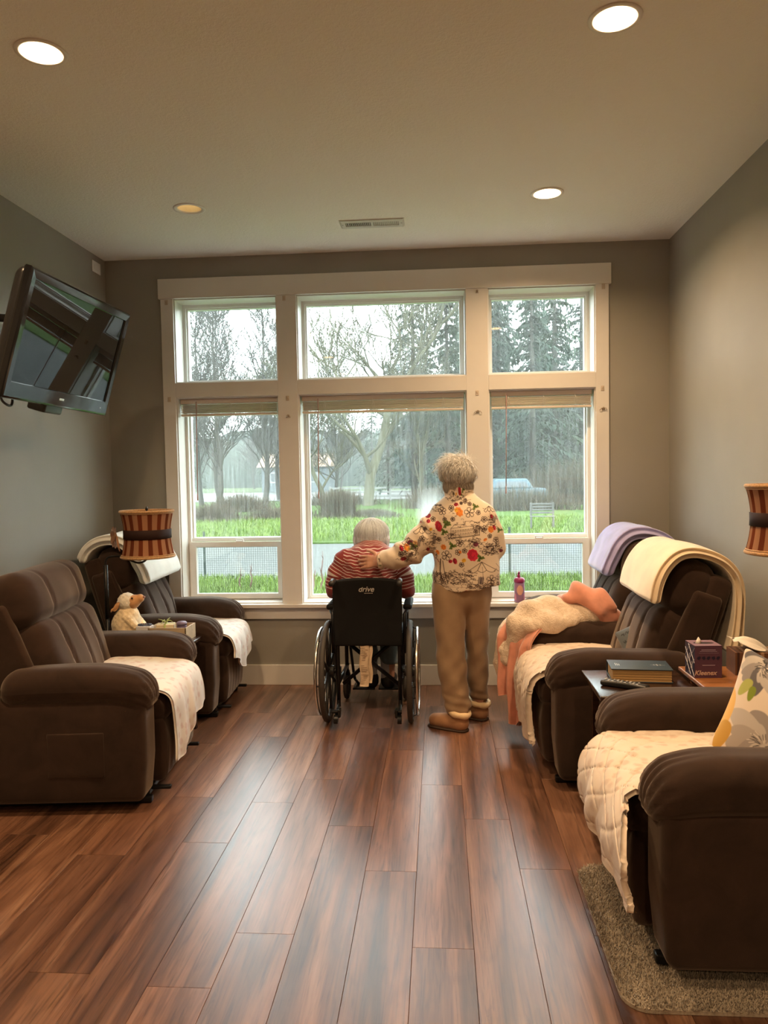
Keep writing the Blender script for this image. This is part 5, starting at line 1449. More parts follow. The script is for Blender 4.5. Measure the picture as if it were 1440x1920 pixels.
body('sherpa_side', sherpa_fn, (.27, YT - .26, .26), (1.02, YT + .24, .84), .008, M_SHERPA, th, 1)
def pink_fn(P):
    d = sd_tube(P, [(.70, YT + .02, .745), (.78, YT - .01, .79), (.86, YT - .03, .765), (.93, YT - .04, .70)], [.04, .068, .07, .045])
    d = smin(d, sd_tube(P, [(.90, YT - .05, .72), (.96, YT - .05, .68), (.985, YT - .03, .66)], [.05, .04, .03]), .04)
    return d + .012 * np.sin(P[..., 0] * 46 + P[..., 2] * 30) + .009 * np.sin(P[..., 1] * 50 - P[..., 2] * 44)
body('fleece_side', pink_fn, (.60, YT - .2, .58), (1.06, YT + .16, .92), .007, M_PINK, th, 2)
nu, nv = 70, 110; G = np.zeros((nu, nv, 3)); pa, pb = np.array([.362, YT + .05]), np.array([.512, YT - .20]); wd_ = pb - pa; nn_ = np.array([wd_[1], -wd_[0]]); nn_ /= np.linalg.norm(nn_)
for j in range(nv):
    v_ = j / (nv - 1)
    fold = math.sin(v_ * 17 + .6) + .5 * math.sin(v_ * 33 + 1)
    zb = .215 - .13 * min(1, max(0, (v_ - .22) / .10)) + .10 * min(1, max(0, (v_ - .78) / .1)) + .012 * math.sin(v_ * 9)
    for i in range(nu):
        u_ = i / (nu - 1); z = .655 * (1 - u_) + zb * u_; am = .017 * min(1, u_ * 2.5) * (1 + .5 * u_)
        sq = .5 + (v_ - .5) * (1 - .20 * u_) + .03 * u_
        p = pa + wd_ * sq + nn_ * (am * fold + .028 * min(1, u_ * 4) - .075 * (1 - min(1, u_ * 4)) ** 2 + .006 * math.sin(u_ * 9 + v_ * 6))
        G[i, j] = (p[0], p[1], z)
MB().sheet(G, .014).build('hanging_end', M_PINK, th, True)

# ------------------------------------------------------------------ BOTTLE on the sill
bt = thing('water_bottle', 'pink and purple plastic drink bottle standing on the window sill', 'bottle', (.552, 5.335, .5885))
M_BOT = plain('bottle_purple_plastic', (.38, .20, .36), .25, spec=.5); M_LID = plain('bottle_lid_magenta', (.30, .03, .12), .3); M_PEACH = plain('bottle_label_peach', (.80, .42, .30), .4); M_PINKL = plain('bottle_label_pink', (.66, .22, .34), .4)
MB().lathe([(.030, 0), (.036, .004), (.037, .03), (.0355, .06), (.037, .09), (.036, .125), (.034, .138), (.031, .143)], 32).build('bottle_body', M_BOT, bt, True)
MB().lathe([(.0365, .138), (.038, .142), (.038, .156), (.033, .168), (.02, .174), (.012, .176)], 32).lathe([(.011, .174), (.011, .19), (.008, .195)], 14, (-.004, 0)).build('lid', M_LID, bt, True)
MB().tube(spline([(-.004, 0, .186), (-.004, -.004, .205), (0, -.012, .212)], 10), .0075, 10).build('spout', M_LID, bt, True)
def decal(pts, r, mat, nm):
    V = []
    for a_, z in pts: V.append((r * math.sin(a_), -r * math.cos(a_), z))
    MB().add(V, [tuple(range(len(V)))]).build(nm, mat, bt)
for a0, nm in ((-.45, 'label_panel'), (.0, 'label_panel')):
    pass
gd = MB(); V = []; F = []
for i in range(9):
    z = .055 + i * .0085; hw = .62 * math.sin((i + .6) / 9.2 * math.pi) ** .7
    for j in range(9): a_ = (-1 + 2 * j / 8) * hw; V.append((.0378 * math.sin(a_), -.0378 * math.cos(a_), z))
for i in range(8):
    for j in range(8): F.append((i * 9 + j, i * 9 + j + 1, i * 9 + j + 10, i * 9 + j + 9))
gd.add(V, F).build('peach_label', M_PEACH, bt, True)
gd = MB()
for s_ in (-1, 1):
    V = [(.0378 * math.sin(s_ * a_), -.0378 * math.cos(s_ * a_), z) for a_, z in ((.75, .02), (1.15, .02), (1.15, .06), (.9, .065), (.72, .045))]; gd.add(V, [tuple(range(5)) if s_ > 0 else tuple(range(4, -1, -1))])
gd.build('pink_label', M_PINKL, bt)

# ------------------------------------------------------------------ TOY LAMB and the things on the left table
ZT = .5525
lm = thing('toy_lamb', 'cream plush lamb sitting on the narrow left table with its nose raised', 'toy', (-1.845, 4.318, ZT))
M_WOOL = cloth('plush_wool_cream', (.78, .63, .42), .12, bs=.9, bscale=140, nscale=40); M_TAN = cloth('plush_face_tan', (.62, .33, .15), .1, nscale=20); M_WOOLW = cloth('plush_wool_white', (.82, .76, .64), .08, bs=.9, bscale=140, nscale=40)
def lambf(P):
    d = sd_ell(P, (-.005, 0, .085), (.082, .078, .092)); d = smin(d, sd_ell(P, (.015, 0, .15), (.055, .052, .055)), .04)
    for s_ in (-1, 1):
        d = smin(d, sd_tube(P, [(.0, s_ * .055, .03), (.09, s_ * .062, .026)], [.036, .028]), .02); d = smin(d, sd_tube(P, [(.03, s_ * .05, .13), (.07, s_ * .05, .085), (.085, s_ * .04, .075)], [.026, .022, .02]), .015)
    return d + .0035 * np.sin(P[..., 0] * 190) * np.sin(P[..., 1] * 200) * np.sin(P[..., 2] * 185)
body('body', lambf, (-.11, -.11, -.012), (.15, .11, .23), .0055, M_WOOL, lm, 1)
def headf(P): return sd_ell(P, (.008, 0, .222), (.056, .056, .054)) + .004 * np.sin(P[..., 0] * 170) * np.sin(P[..., 1] * 180) * np.sin(P[..., 2] * 175)
hd = body('head', headf, (-.07, -.08, .15), (.09, .08, .30), .005, M_WOOLW, lm, 1)
def facef(P): return smin(sd_ell(P, (.035, 0, .222), (.042, .046, .040)), sd_tube(P, [(.05, 0, .225), (.085, 0, .243)], [.034, .025]), .02)
body('face', facef, (-.03, -.07, .16), (.13, .07, .29), .004, M_TAN, hd, 1)
MB().rbox(.012, .02, .012, .005, 2, (.110, 0, .250)).build('nose', plain('plush_nose', (.30, .12, .08), .6), hd, True)
for s_ in (-1, 1):
    MB().lathe([(.001, -.005), (.005, -.003), (.006, 0), (.005, .003), (.001, .005)], 12).xform(Matrix.Translation((.055, s_ * .043, .250))).build('eye', plain('bead_black', (.01, .008, .008), .1), hd, True)
    G = np.zeros((12, 8, 3))
    for i in range(12):
        for j in range(8):
            u_ = i / 11; w_ = j / 7 - .5; G[i, j] = (-.02 - .045 * u_ + .01 * w_, s_ * (.045 + .012 * u_ + .006 * math.cos(w_ * 3)), .215 - .035 * u_ + w_ * .045 * math.sin(min(1, u_ * 1.2 + .12) * 2.8))
    MB().sheet(G, .008).build('ear', M_TAN, hd, True)
tr_ = thing('wooden_tray', 'shallow pale wooden tray on the narrow left table', 'tray', (-1.572, 4.315, ZT))
MB().box(-.105, .105, -.075, .075, .0005, .008).build('tray_base', M_PALEW, tr_)
for x0, x1, y0, y1 in ((-.11, .11, -.083, -.075), (-.11, .11, .075, .083), (-.113, -.105, -.083, .083), (.105, .113, -.083, .083)): MB().box(x0, x1, y0, y1, 0, .082).build('tray_side', M_PALEW, tr_)
gb = thing('gift_box', 'small cream box tied with a green raffia bow, in the wooden tray', 'box', (-1.605, 4.305, ZT + .009), .2)
MB().rbox(.10, .075, .085, .004, 1, (0, 0, .043)).build('carton', plain('gift_box_cream', (.66, .56, .38), .6), gb, True, auto=40)
rb = MB().box(-.006, .006, -.0385, .0385, .0855, .087).box(-.006, .006, -.0388, -.0376, .001, .087).box(-.051, .051, -.005, .005, .0856, .0871)
for k in range(6):
    a_ = k * 1.05; rb.tube(spline([(0, 0, .088), (.018 * math.cos(a_), .018 * math.sin(a_), .106), (.042 * math.cos(a_), .042 * math.sin(a_), .094 + .02 * (k % 2))], 8), [.003, .003, .003, .003, .003, .002, .002, .001], 5)
rb.build('raffia_bow', plain('raffia_green', (.36, .42, .16), .7), gb, True)
jr = thing('purple_tub', 'small purple tub standing in the wooden tray', 'tub', (-1.513, 4.315, ZT + .009))
MB().lathe([(.022, 0), (.028, .006), (.029, .07), (.028, .078)], 24).build('tub_body', plain('tub_purple', (.13, .10, .19), .4), jr, True); MB().lathe([(.030, .076), (.030, .09), (.024, .096), (.004, .097)], 24).build('lid', plain('tub_lid_lilac', (.20, .16, .27), .4), jr, True)
pc = MB().rbox(.085, .06, .09, .003, 1, (0, 0, .0455)).build('card_box', plain('card_white', (.66, .66, .70), .5), smooth=True, auto=40); pc.location = (-1.715, 4.265, ZT); tag(pc, 'white card box in front of the plush lamb', 'box')
bd = MB()
for k in range(22):
    a_ = k * 2 * math.pi / 22; bd.lathe([(.0005, -.005), (.0045, -.003), (.0055, 0), (.0045, .003), (.0005, .005)], 8, (.028 * math.cos(a_) * 1.3, .022 * math.sin(a_)))
bd.torus((0, 0, 0), (0, 0, 1), .025, .0012, 22, 4); o = bd.build('bead_string', plain('bead_navy', (.02, .025, .06), .2), smooth=True); o.location = (-1.715, 4.265, ZT + .097); tag(o, 'string of navy beads lying on the white card box', 'beads')
# ------------------------------------------------------------------ WHEELCHAIR
WC = np.array([-.435, 4.60, 0.])
def wcp(*p): return tuple(np.array(p) - WC)
M_WFRAME = plain('wheelchair_frame_black', (.012, .012, .013), .3, .4); M_RUBBER = plain('tyre_rubber', (.045, .038, .033), .65); M_CHROME = plain('handrim_steel', (.62, .60, .57), .22, 1.); M_VINYLB = plain('wheelchair_vinyl_black', (.006, .006, .0065), .6, spec=.18, bump_s=.1, bscale=300)
M_HUB = plain('wheel_mag_black', (.016, .016, .017), .4)
wc = thing('wheelchair', 'black folding wheelchair in front of the middle window with the seated person', 'wheelchair', tuple(WC))
for sd, x, xo in ((-1, -.688, -.728), (1, -.185, -.143)):
    c = np.array([x, 4.555, .305])
    rim = MB().torus(c - WC, (1, 0, 0), .276, .010, 64, 8, 1.6).build('wheel', M_HUB, wc, True)
    MB().torus(c - WC, (1, 0, 0), .290, .0165, 72, 10).build('tyre', M_RUBBER, rim, True)
    MB().torus(np.array([xo, 4.555, .305]) - WC, (1, 0, 0), .258, .0095, 72, 10).build('handrim', M_CHROME, rim, True)
    MB().cyl(wcp(x - .035, 4.555, .305), wcp(x + .035, 4.555, .305), .034, n=20).cyl(wcp(x - .045, 4.555, .305), wcp(x + .045, 4.555, .305), .014, n=14).build('hub', M_HUB, rim, True, auto=40)
    for k in range(8):
        a_ = k * math.pi / 4 + .3; d = np.array([0, math.cos(a_), math.sin(a_)])
        MB().tube([c - WC + d * .03, c - WC + d * .15, c - WC + d * .272], [.014, .009, .011], 6).build('spoke', M_HUB, rim, True)
    for k in range(6):
        a_ = k * math.pi / 3 + .1; d = np.array([0, math.cos(a_), math.sin(a_)]); e = np.array([xo, 4.555, .305]) - WC
        MB().tube([c - WC + d * .272, e + d * .256], .004, 6).build('handrim_bracket', M_WFRAME, rim, True)
for sd, x in ((-1, -.622), (1, -.248)):
    o = -sd
    m = MB(); r_ = .0125
    m.tube([wcp(x, 4.505, .10), wcp(x, 4.505, .50), wcp(x, 4.49, .845)], r_, 12)
    m.tube([wcp(x, 4.505, .49), wcp(x, 4.98, .51)], r_, 12); m.tube([wcp(x, 4.505, .24), wcp(x, 4.98, .24)], r_, 12)
    m.tube([wcp(x, 4.93, .18), wcp(x, 4.93, .52)], r_, 12); m.tube([wcp(x + sd * .03, 4.53, .42), wcp(x + sd * .03, 4.53, .655), wcp(x + sd * .045, 4.56, .672), wcp(x + sd * .045, 4.86, .672), wcp(x + sd * .03, 4.89, .655), wcp(x + sd * .03, 4.89, .50)], .011, 10)
    m.rbox(.03, .05, .06, .006, 1, wcp(x, 4.53, .305)); m.cyl(wcp(x, 4.555, .305), wcp(x + sd * .04, 4.555, .305), .012, n=12)
    m.rbox(.022, .03, .05, .005, 1, wcp(x + sd * .01, 4.62, .50)); m.tube([wcp(x, 4.60, .50), wcp(x + sd * .045, 4.64, .56), wcp(x + sd * .05, 4.66, .60)], .006, 8)
    m.build('side_frame', M_WFRAME, wc, True)
    MB().tube(spline([wcp(x, 4.49, .835), wcp(x + sd * .004, 4.482, .862), wcp(x + sd * .010, 4.45, .872), wcp(x + sd * .012, 4.40, .868), wcp(x + sd * .012, 4.365, .864)], 16), .0125, 12).tube([wcp(x + sd * .010, 4.445, .872), wcp(x + sd * .012, 4.36, .864)], .0165, 12).build('push_handle', plain('grip_black_rubber', (.02, .02, .02), .5), wc, True)
    MB().rbox(.055, .30, .032, .014, (2, 4, 1), wcp(x + sd * .048, 4.715, .692)).build('armrest_pad', M_VINYLB, wc, True)
    MB().box(min(x + sd * .028, x + sd * .032), max(x + sd * .028, x + sd * .032), 4.55, 4.88, .46, .64).xform(Matrix.Translation(-Vector(WC))).build('side_guard', M_VINYLB, wc)
    m = MB().tube(spline([wcp(x, 4.50, .14), wcp(x, 4.49, .11), wcp(x + sd * .0, 4.44, .098), wcp(x, 4.385, .082)], 12), .010, 10)
    m.cyl(wcp(x - .012, 4.375, .062), wcp(x + .012, 4.375, .062), .026, n=18); m.rbox(.016, .05, .05, .005, 1, wcp(x - sd * .018, 4.395, .095)); m.cyl(wcp(x - .03, 4.40, .10), wcp(x + .012, 4.40, .10), .012, n=12)
    m.build('anti_tip_wheel', M_WFRAME, wc, True, auto=40)
    cc = MB().torus(wcp(x + sd * .01, 5.00, .098), (1, 0, 0), .078, .018, 36, 8).lathe([(.012, -.016), (.07, -.01), (.07, .01), (.012, .016)], 20) if False else MB().torus(wcp(x + sd * .01, 5.00, .097), (1, 0, 0), .078, .018, 36, 8).cyl(wcp(x + sd * .01 - .01, 5.00, .097), wcp(x + sd * .01 + .01, 5.00, .097), .068, n=24)
    cc.tube([wcp(x - .018 + sd * .01, 5.00, .097), wcp(x - .018 + sd * .01, 4.96, .20), wcp(x, 4.94, .22), wcp(x + .018 + sd * .01, 4.96, .20), wcp(x + .018 + sd * .01, 5.00, .097)], .007, 8); cc.build('front_caster', M_RUBBER, wc, True)
    m = MB().tube([wcp(x, 4.95, .50), wcp(x, 5.04, .46), wcp(x - sd * .02, 5.12, .16), wcp(x - sd * .03, 5.12, .10)], .010, 10); m.rbox(.15, .15, .012, .004, 1, wcp(x - sd * .10, 5.09, .06)); m.tube([wcp(x - sd * .03, 5.12, .10), wcp(x - sd * .06, 5.12, .062)], .009, 8); m.build('footrest', M_WFRAME, wc, True)
xb = MB(); xb.tube([wcp(-.600, 4.62, .485), wcp(-.26, 4.62, .20)], .0125, 10).build('cross_brace', M_WFRAME, wc, True)
MB().tube([wcp(-.270, 4.648, .485), wcp(-.61, 4.648, .20)], .0125, 10).cyl(wcp(-.435, 4.60, .345), wcp(-.435, 4.665, .345), .011, n=12).build('cross_brace', M_WFRAME, wc, True)
def backf_(V):
    V = V.copy(); u_ = V[:, 0] / .2; w_ = V[:, 2] / .2
    V[:, 1] += .022 * np.clip(1 - u_ ** 2, 0, 1) * np.clip(1 - .6 * w_ ** 2, 0, 1); V[:, 2] += .012 * np.clip(1 - u_ ** 2, 0, 1) * (w_ > .5); V[:, 0] *= 1 - .02 * np.clip(-w_, 0, 1) ** 2; return V
bu = MB().rbox(.415, .026, .395, .012, (14, 2, 14), (0, 0, 0), backf_, 3); bu.v = [v + np.array(wcp(-.435, 4.474, .672)) for v in bu.v]
bk_ = bu.build('back_upholstery', M_VINYLB, wc, True)
MB().rbox(.32, .012, .028, .005, (8, 1, 1), wcp(-.435, 4.482, .862), lambda V: V + np.stack([0 * V[:, 0], 0 * V[:, 0], .008 * (1 - (V[:, 0] / .17) ** 2)], 1)).build('top_binding', M_VINYLB, bk_, True)
M_LOGO = plain('logo_print_grey', (.42, .39, .36), .5)
yb_ = 4.474 - .0135
text('drive', 'lettering', .046, M_LOGO, bk_, Matrix.Translation(wcp(-.442, yb_ + .0175, .815)) @ Matrix.Rotation(math.radians(90), 4, 'X'), .0022, .28, bold=.0006)
mm = MB()
for k in range(7): mm.box(-.452 + k * .0075, -.447 + k * .0075, yb_ + .014, yb_ + .019, .790, .793)
mm.xform(Matrix.Translation(-Vector(WC))).build('small_print', M_LOGO, bk_, kind='stuff')
MB().rbox(.41, .46, .035, .014, (4, 4, 1), wcp(-.435, 4.74, .505)).build('seat_sling', M_VINYLB, wc, True)
M_TAGP = plain('label_paper_tan', (.60, .46, .32), .8, noise=.1); M_TAGI = plain('label_ink', (.28, .20, .14), .8)
for xa, xb2, z0, y_ in ((-.486, -.432, .232, 4.478), (-.436, -.412, .252, 4.484)):
    G = np.array([[(xa + (xb2 - xa) * j / 5 + .004 * math.sin(i * .8), y_ - .012 * (i / 13) + .003 * math.sin(i * 1.1 + j), .485 + (z0 - .485) * i / 13) for j in range(6)] for i in range(14)]) - WC
    tg = MB().sheet(G, .0012).build('label_tag', M_TAGP, wc, True)
    if xa < -.45:
        ln_ = MB(); rr = np.random.default_rng(2)
        for k in range(22):
            i = .6 + k * .55; z = .485 + (z0 - .485) * i / 13; w = (xb2 - xa) * rr.uniform(.5, .85); y0 = y_ - .012 * i / 13 + .003 * math.sin(i * 1.1 + 2)
            if k not in (9, 10, 15): ln_.box(xa + .006 - WC[0], xa + .006 + w - WC[0], y0 - .0022 - WC[1], y0 - .0012 - WC[1], z - .0012, z + .0012)
        ln_.build('label_print', M_TAGI, tg, kind='stuff')

# ------------------------------------------------------------------ PEOPLE
M_SKIN = plain('skin', (.56, .30, .21), .5, noise=.08, nscale=25, sss=.15, bump_s=.2, bscale=120)
M_EYE = plain('eye', (.6, .58, .55), .2)
def hand_fn(w, d, up, thumb, L=1.0, curl=.0):
    """w wrist, d direction to the fingertips, up = back-of-hand normal, thumb = thumb side"""
    w, d, up, thumb = [np.array(q, float) for q in (w, d, up, thumb)]
    d /= np.linalg.norm(d); up -= d * (up @ d); up /= np.linalg.norm(up); s = np.cross(up, d); s = s if s @ thumb > 0 else -s
    pr = []
    kn = w + d * .078 * L
    pr.append(([w - d * .05, w, w + d * .02], [.027, .024, .026], .02))
    for k, (of, ln) in enumerate(((.030, .066), (.010, .076), (-.011, .070), (-.030, .054))):
        b = kn + s * of * L + up * (.003 - .06 * abs(of)); q = [w + d * .012 + s * of * .45 * L, b]
        pr.append((q, [.015, .0115], .012))
        dir_ = d + s * of * 3.2; dir_ /= np.linalg.norm(dir_); p = b; f = [p]; c = 0
        for seg in (.45, .32, .23):
            c += curl; p = p + (dir_ * math.cos(c) - up * math.sin(c)) * ln * seg * L; f.append(p)
        pr.append((f, [.0105, .0095, .0085, .007], 0))
    tb_ = w + d * .022 * L + s * .024 * L
    t1_ = tb_ + (d * .55 + s * .75) * .034 * L; t2_ = t1_ + (d * .85 + s * .42) * .028 * L; t3_ = t2_ + (d * .95 + s * .2) * .022 * L
    pr.append(([w + d * .012 + s * .008, tb_], [.02, .016], .015)); pr.append(([tb_, t1_, t2_, t3_], [.0155, .012, .0105, .008], 0))
    def fn(P):
        D = None
        for q, r, k in pr:
            e = sd_tube(P, q, r)
            D = e if D is None else smin(D, e, max(k, .004))
        return D
    return fn
def hair(name, c, r, n, flow, length, mat_tones, parent, off, keep, seed, wr=.0011, segs=7, lift=.0, jit=.35):
    """strands laid along an ellipsoid: keep(p) filters roots, flow(p) gives the lie"""
    g = np.random.default_rng(seed); S = []
    c = np.array(c); r = np.array(r)
    while len(S) < n:
        q = g.normal(size=3); q /= np.linalg.norm(q)
        if keep(q): S.append(q)
    Q = np.array(S); P = [c + Q * r]; nrm = Q / r; nrm /= np.linalg.norm(nrm, axis=1)[:, None]
    F = np.array([flow(q) for q in Q]) + g.normal(size=(n, 3)) * jit; ln = length * g.uniform(.6, 1.2, n); lf = lift * g.uniform(-.2, 1, n) + .002
    p = P[0].copy()
    for k in range(segs):
        nn = (p - c) / (r * r); nn /= np.linalg.norm(nn, axis=1)[:, None]
        t = F - nn * (F * nn).sum(1)[:, None]; t /= np.linalg.norm(t, axis=1)[:, None] + 1e-9
        p = p + t * (ln / segs)[:, None]
        q = (p - c) / r; rad = np.linalg.norm(q, axis=1); tgt = 1 + lf * ((k + 1) / segs) ** 1.5 / r.mean()
        below = q[:, 2] < -.35
        p = np.where(below[:, None], p, c + q / rad[:, None] * tgt[:, None] * r)
        F = F + np.array([0, 0, -.25]) ; P.append(p.copy())
    P = np.stack(P, 1)                                                # n, segs+1, 3
    T = np.gradient(P, axis=1); T /= np.linalg.norm(T, axis=2)[..., None] + 1e-9
    a = np.cross(T, g.normal(size=(n, 1, 3))); a /= np.linalg.norm(a, axis=2)[..., None] + 1e-9; b = np.cross(T, a)
    rad = (wr * g.uniform(.7, 1.5, n))[:, None] * np.linspace(1, .25, segs + 1)[None, :]
    ring = [P + rad[..., None] * (math.cos(x) * a + math.sin(x) * b) for x in (0, 2.094, 4.189)]
    V = np.stack(ring, 2).reshape(-1, 3); m = segs + 1
    base = (np.arange(n) * m * 3)[:, None, None] + (np.arange(segs) * 3)[None, :, None]
    Fc = []
    for x in range(3):
        y = (x + 1) % 3; Fc.append(np.concatenate([base + x, base + y, base + y + 3, base + x + 3], 2).reshape(-1, 4))
    o = MB().add(V - np.array(off), np.vstack(Fc).tolist()).build(name, attr_mat('hair_strands', .45, sheen=.0), parent, smooth=True)
    tn = np.array(mat_tones); w = g.random(n) ** 1.2; col = tn[0] * (1 - w)[:, None] + tn[1] * w[:, None]; dk = g.random(n) < .14; col[dk] *= .55
    cc = np.repeat(col, m * 3, axis=0); paint(o, lambda V_, N_: cc)
    return o

# ---- the standing person
ST = np.array([.10, 4.47, 0.])
sp_ = thing('person', 'standing person in floral print jacket and tan trousers, hand on the seated person', 'person', tuple(ST))
HC = np.array([.118, 4.555, 1.476])
# left hand on the shoulder blade of the seated person
W_L = np.array([-.350, 4.485, .982]); hd_d = np.array([-1.0, .30, -.06])
def stand_fn(P):
    d = sd_ell(P, HC, (.072, .092, .098)); d = smin(d, sd_ell(P, HC + (-.01, .03, -.045), (.055, .062, .062)), .04)
    d = smin(d, sd_cone(P, HC + (-.012, .122, -.02), HC + (-.011, .115, -.032), .010, .012), .02)                                # nose
    for s in (-1, 1): d = smin(d, sd_ell(P, HC + (s * .073, .0, -.015), (.010, .020, .030)), .01)
    d = smin(d, sd_cone(P, (.118, 4.515, 1.34), (.118, 4.535, 1.43), .056, .050), .03)
    d = smin(d, sd_tube(P, [(.13, 4.50, 1.27), (.14, 4.48, 1.12), (.145, 4.49, .95), (.13, 4.49, .80)], [.095, .10, .105, .11]), .05)
    d = smin(d, sd_tube(P, [(.03, 4.50, 1.26), (.25, 4.51, 1.26)], [.055, .055]), .05)
    d = smin(d, sd_tube(P, [(.02, 4.50, 1.25), (-.155, 4.465, 1.05), (-.29, 4.475, .993), tuple(W_L)], [.05, .038, .031, .024]), .03)
    d = smin(d, sd_tube(P, [(.26, 4.51, 1.25), (.335, 4.52, 1.06), (.27, 4.62, 1.00), (.20, 4.665, .98)], [.05, .038, .03, .024]), .03)
    d = smin(d, sd_tube(P, [(.055, 4.48, .78), (.056, 4.45, .48), (.10, 4.40, .10)], [.062, .048, .034]), .03)
    d = smin(d, sd_tube(P, [(.205, 4.505, .78), (.213, 4.54, .48), (.224, 4.565, .10)], [.062, .048, .034]), .03)
    return d
bs_ = body('body', stand_fn, (-.42, 4.25, .04), (.45, 4.76, 1.66), .009, M_SKIN, sp_, 1, lambda V: V - ST)
hf = hand_fn(W_L, hd_d, (.10, -1, .25), (0, 0, 1), 1.02, .16)
body('hand', hf, W_L + (-.22, -.07, -.11), W_L + (.075, .12, .12), .0038, M_SKIN, bs_, 1, lambda V: V - ST)
hf2 = hand_fn((.205, 4.66, .982), (-1, .15, -.1), (0, 1, .3), (0, 0, 1), .98, .35)
body('hand', hf2, (.01, 4.57, .86), (.27, 4.76, 1.10), .0042, M_SKIN, bs_, 1, lambda V: V - ST)
for s in (-1, 1):
    e = HC + (s * .028 - .008, .083, .008) - ST
    MB().lathe([(.001, -.011), (.008, -.007), (.011, 0), (.008, .007), (.001, .011)], 12).xform(Matrix.Translation(e)).build('eye', M_EYE, bs_, True)
MB().rbox(.042, .012, .008, .004, 3, tuple(HC + (-.010, .092, -.062) - ST)).build('lips', plain('lips', (.45, .16, .13), .5), bs_, True)
# trousers
def trou(P):
    d = sd_ell(P, (.125, 4.50, .82), (.172, .135, .16))
    dl = sd_tube(P, [(.050, 4.475, .76), (.053, 4.45, .52), (.066, 4.42, .30), (.096, 4.395, .135)], [.104, .086, .084, .074])
    dr = sd_tube(P, [(.204, 4.505, .76), (.212, 4.535, .52), (.216, 4.555, .30), (.222, 4.565, .165)], [.094, .072, .066, .058])
    d = smin(d, np.minimum(dl, dr), .03)
    x, y, z = P[..., 0], P[..., 1], P[..., 2]
    f = np.clip((.72 - z) / .3, 0, 1)
    d = d + .004 * f * np.sin(z * 30 + x * 44 + y * 10) + .0025 * f * np.sin(z * 51 - x * 52) + .0035 * np.sin(x * 75 + z * 6 + y * 20) * np.clip((z - .45) / .3, 0, 1) + .003 * np.clip((.26 - z) / .1, 0, 1) * np.sin(z * 120 + x * 24)
    d = np.maximum(d, z - .88); d = np.maximum(d, np.where(x < .155, .098, .135) - z + .25 * np.abs(x - .1) * (x < .155) * 0)
    return d
M_TROU = cloth('trousers_tan', (.295, .195, .118), .08, sheen=.25, bs=.2)
body('trousers', trou, (-.10, 4.28, .08), (.34, 4.70, .90), .008, M_TROU, sp_, 1, lambda V: V - ST)
# slippers
M_SLIP = cloth('slipper_tan_suede', (.36, .19, .10), .1, sheen=.3); M_FLEECE = cloth('slipper_fleece', (.74, .55, .33), .1, bs=.9, bscale=150, sheen=.3); M_SOLE = plain('slipper_sole_dark', (.05, .028, .018), .7)
def slipper(heel, toe, label=None):
    heel = np.array([*heel, 0.]); toe = np.array([*toe, 0.]); d = toe - heel; Ln = np.linalg.norm(d); d /= Ln; s = np.array([-d[1], d[0], 0])
    ank = heel + d * .055
    R = np.stack([d, s, [0, 0, 1]], 1)
    def fn(P):
        e = sd_tube(P, [heel + d * .045 + (0, 0, .045), heel + d * .13 + (0, 0, .046), toe - d * .05 + (0, 0, .040)], [.043, .047, .040])
        e = smin(e, sd_cone(P, ank + (0, 0, .05), ank + (0, 0, .115), .045, .047), .03)
        return np.maximum(e, .010 - P[..., 2])
    lo = np.minimum(heel, toe) - .08; hi = np.maximum(heel, toe) + .08; hi[2] = .19; lo[2] = -.005
    def sole(P):
        e = sd_tube(P, [heel + d * .045 + (0, 0, .01), heel + d * .13 + (0, 0, .01), toe - d * .05 + (0, 0, .01)], [.046, .049, .044]); return np.maximum(np.maximum(e, P[..., 2] - .014), .0008 - P[..., 2])
    sl = body('slipper', fn, lo, hi, .006, M_SLIP, sp_, 1, lambda V: V - ST)
    body('sole', sole, lo, hi, .005, M_SOLE, sl, 0, lambda V: V - ST)
    cf = MB(); n_ = 36; m_ = 10
    V = []; F = []
    for i in range(n_):
        a_ = 2 * math.pi * i / n_; dr = d * math.cos(a_) + s * math.sin(a_); tw = 1 + .12 * math.sin(a_ * 5 + 1)
        for j in range(m_):
            b_ = 2 * math.pi * j / m_; V.append(ank + dr * (.054 + .0165 * tw * math.cos(b_)) + np.array([0, 0, .108 + .012 * math.cos(a_) + .019 * tw * math.sin(b_)]) - ST)
    for i in range(n_):
        for j in range(m_): i2, j2 = (i + 1) % n_, (j + 1) % m_; F.append((i * m_ + j, i2 * m_ + j, i2 * m_ + j2, i * m_ + j2))
    cf.add(V, F).build('fleece_cuff', M_FLEECE, sl, True)
slipper((.150, 4.352), (-.085, 4.468)); slipper((.274, 4.553), (.06, 4.69))
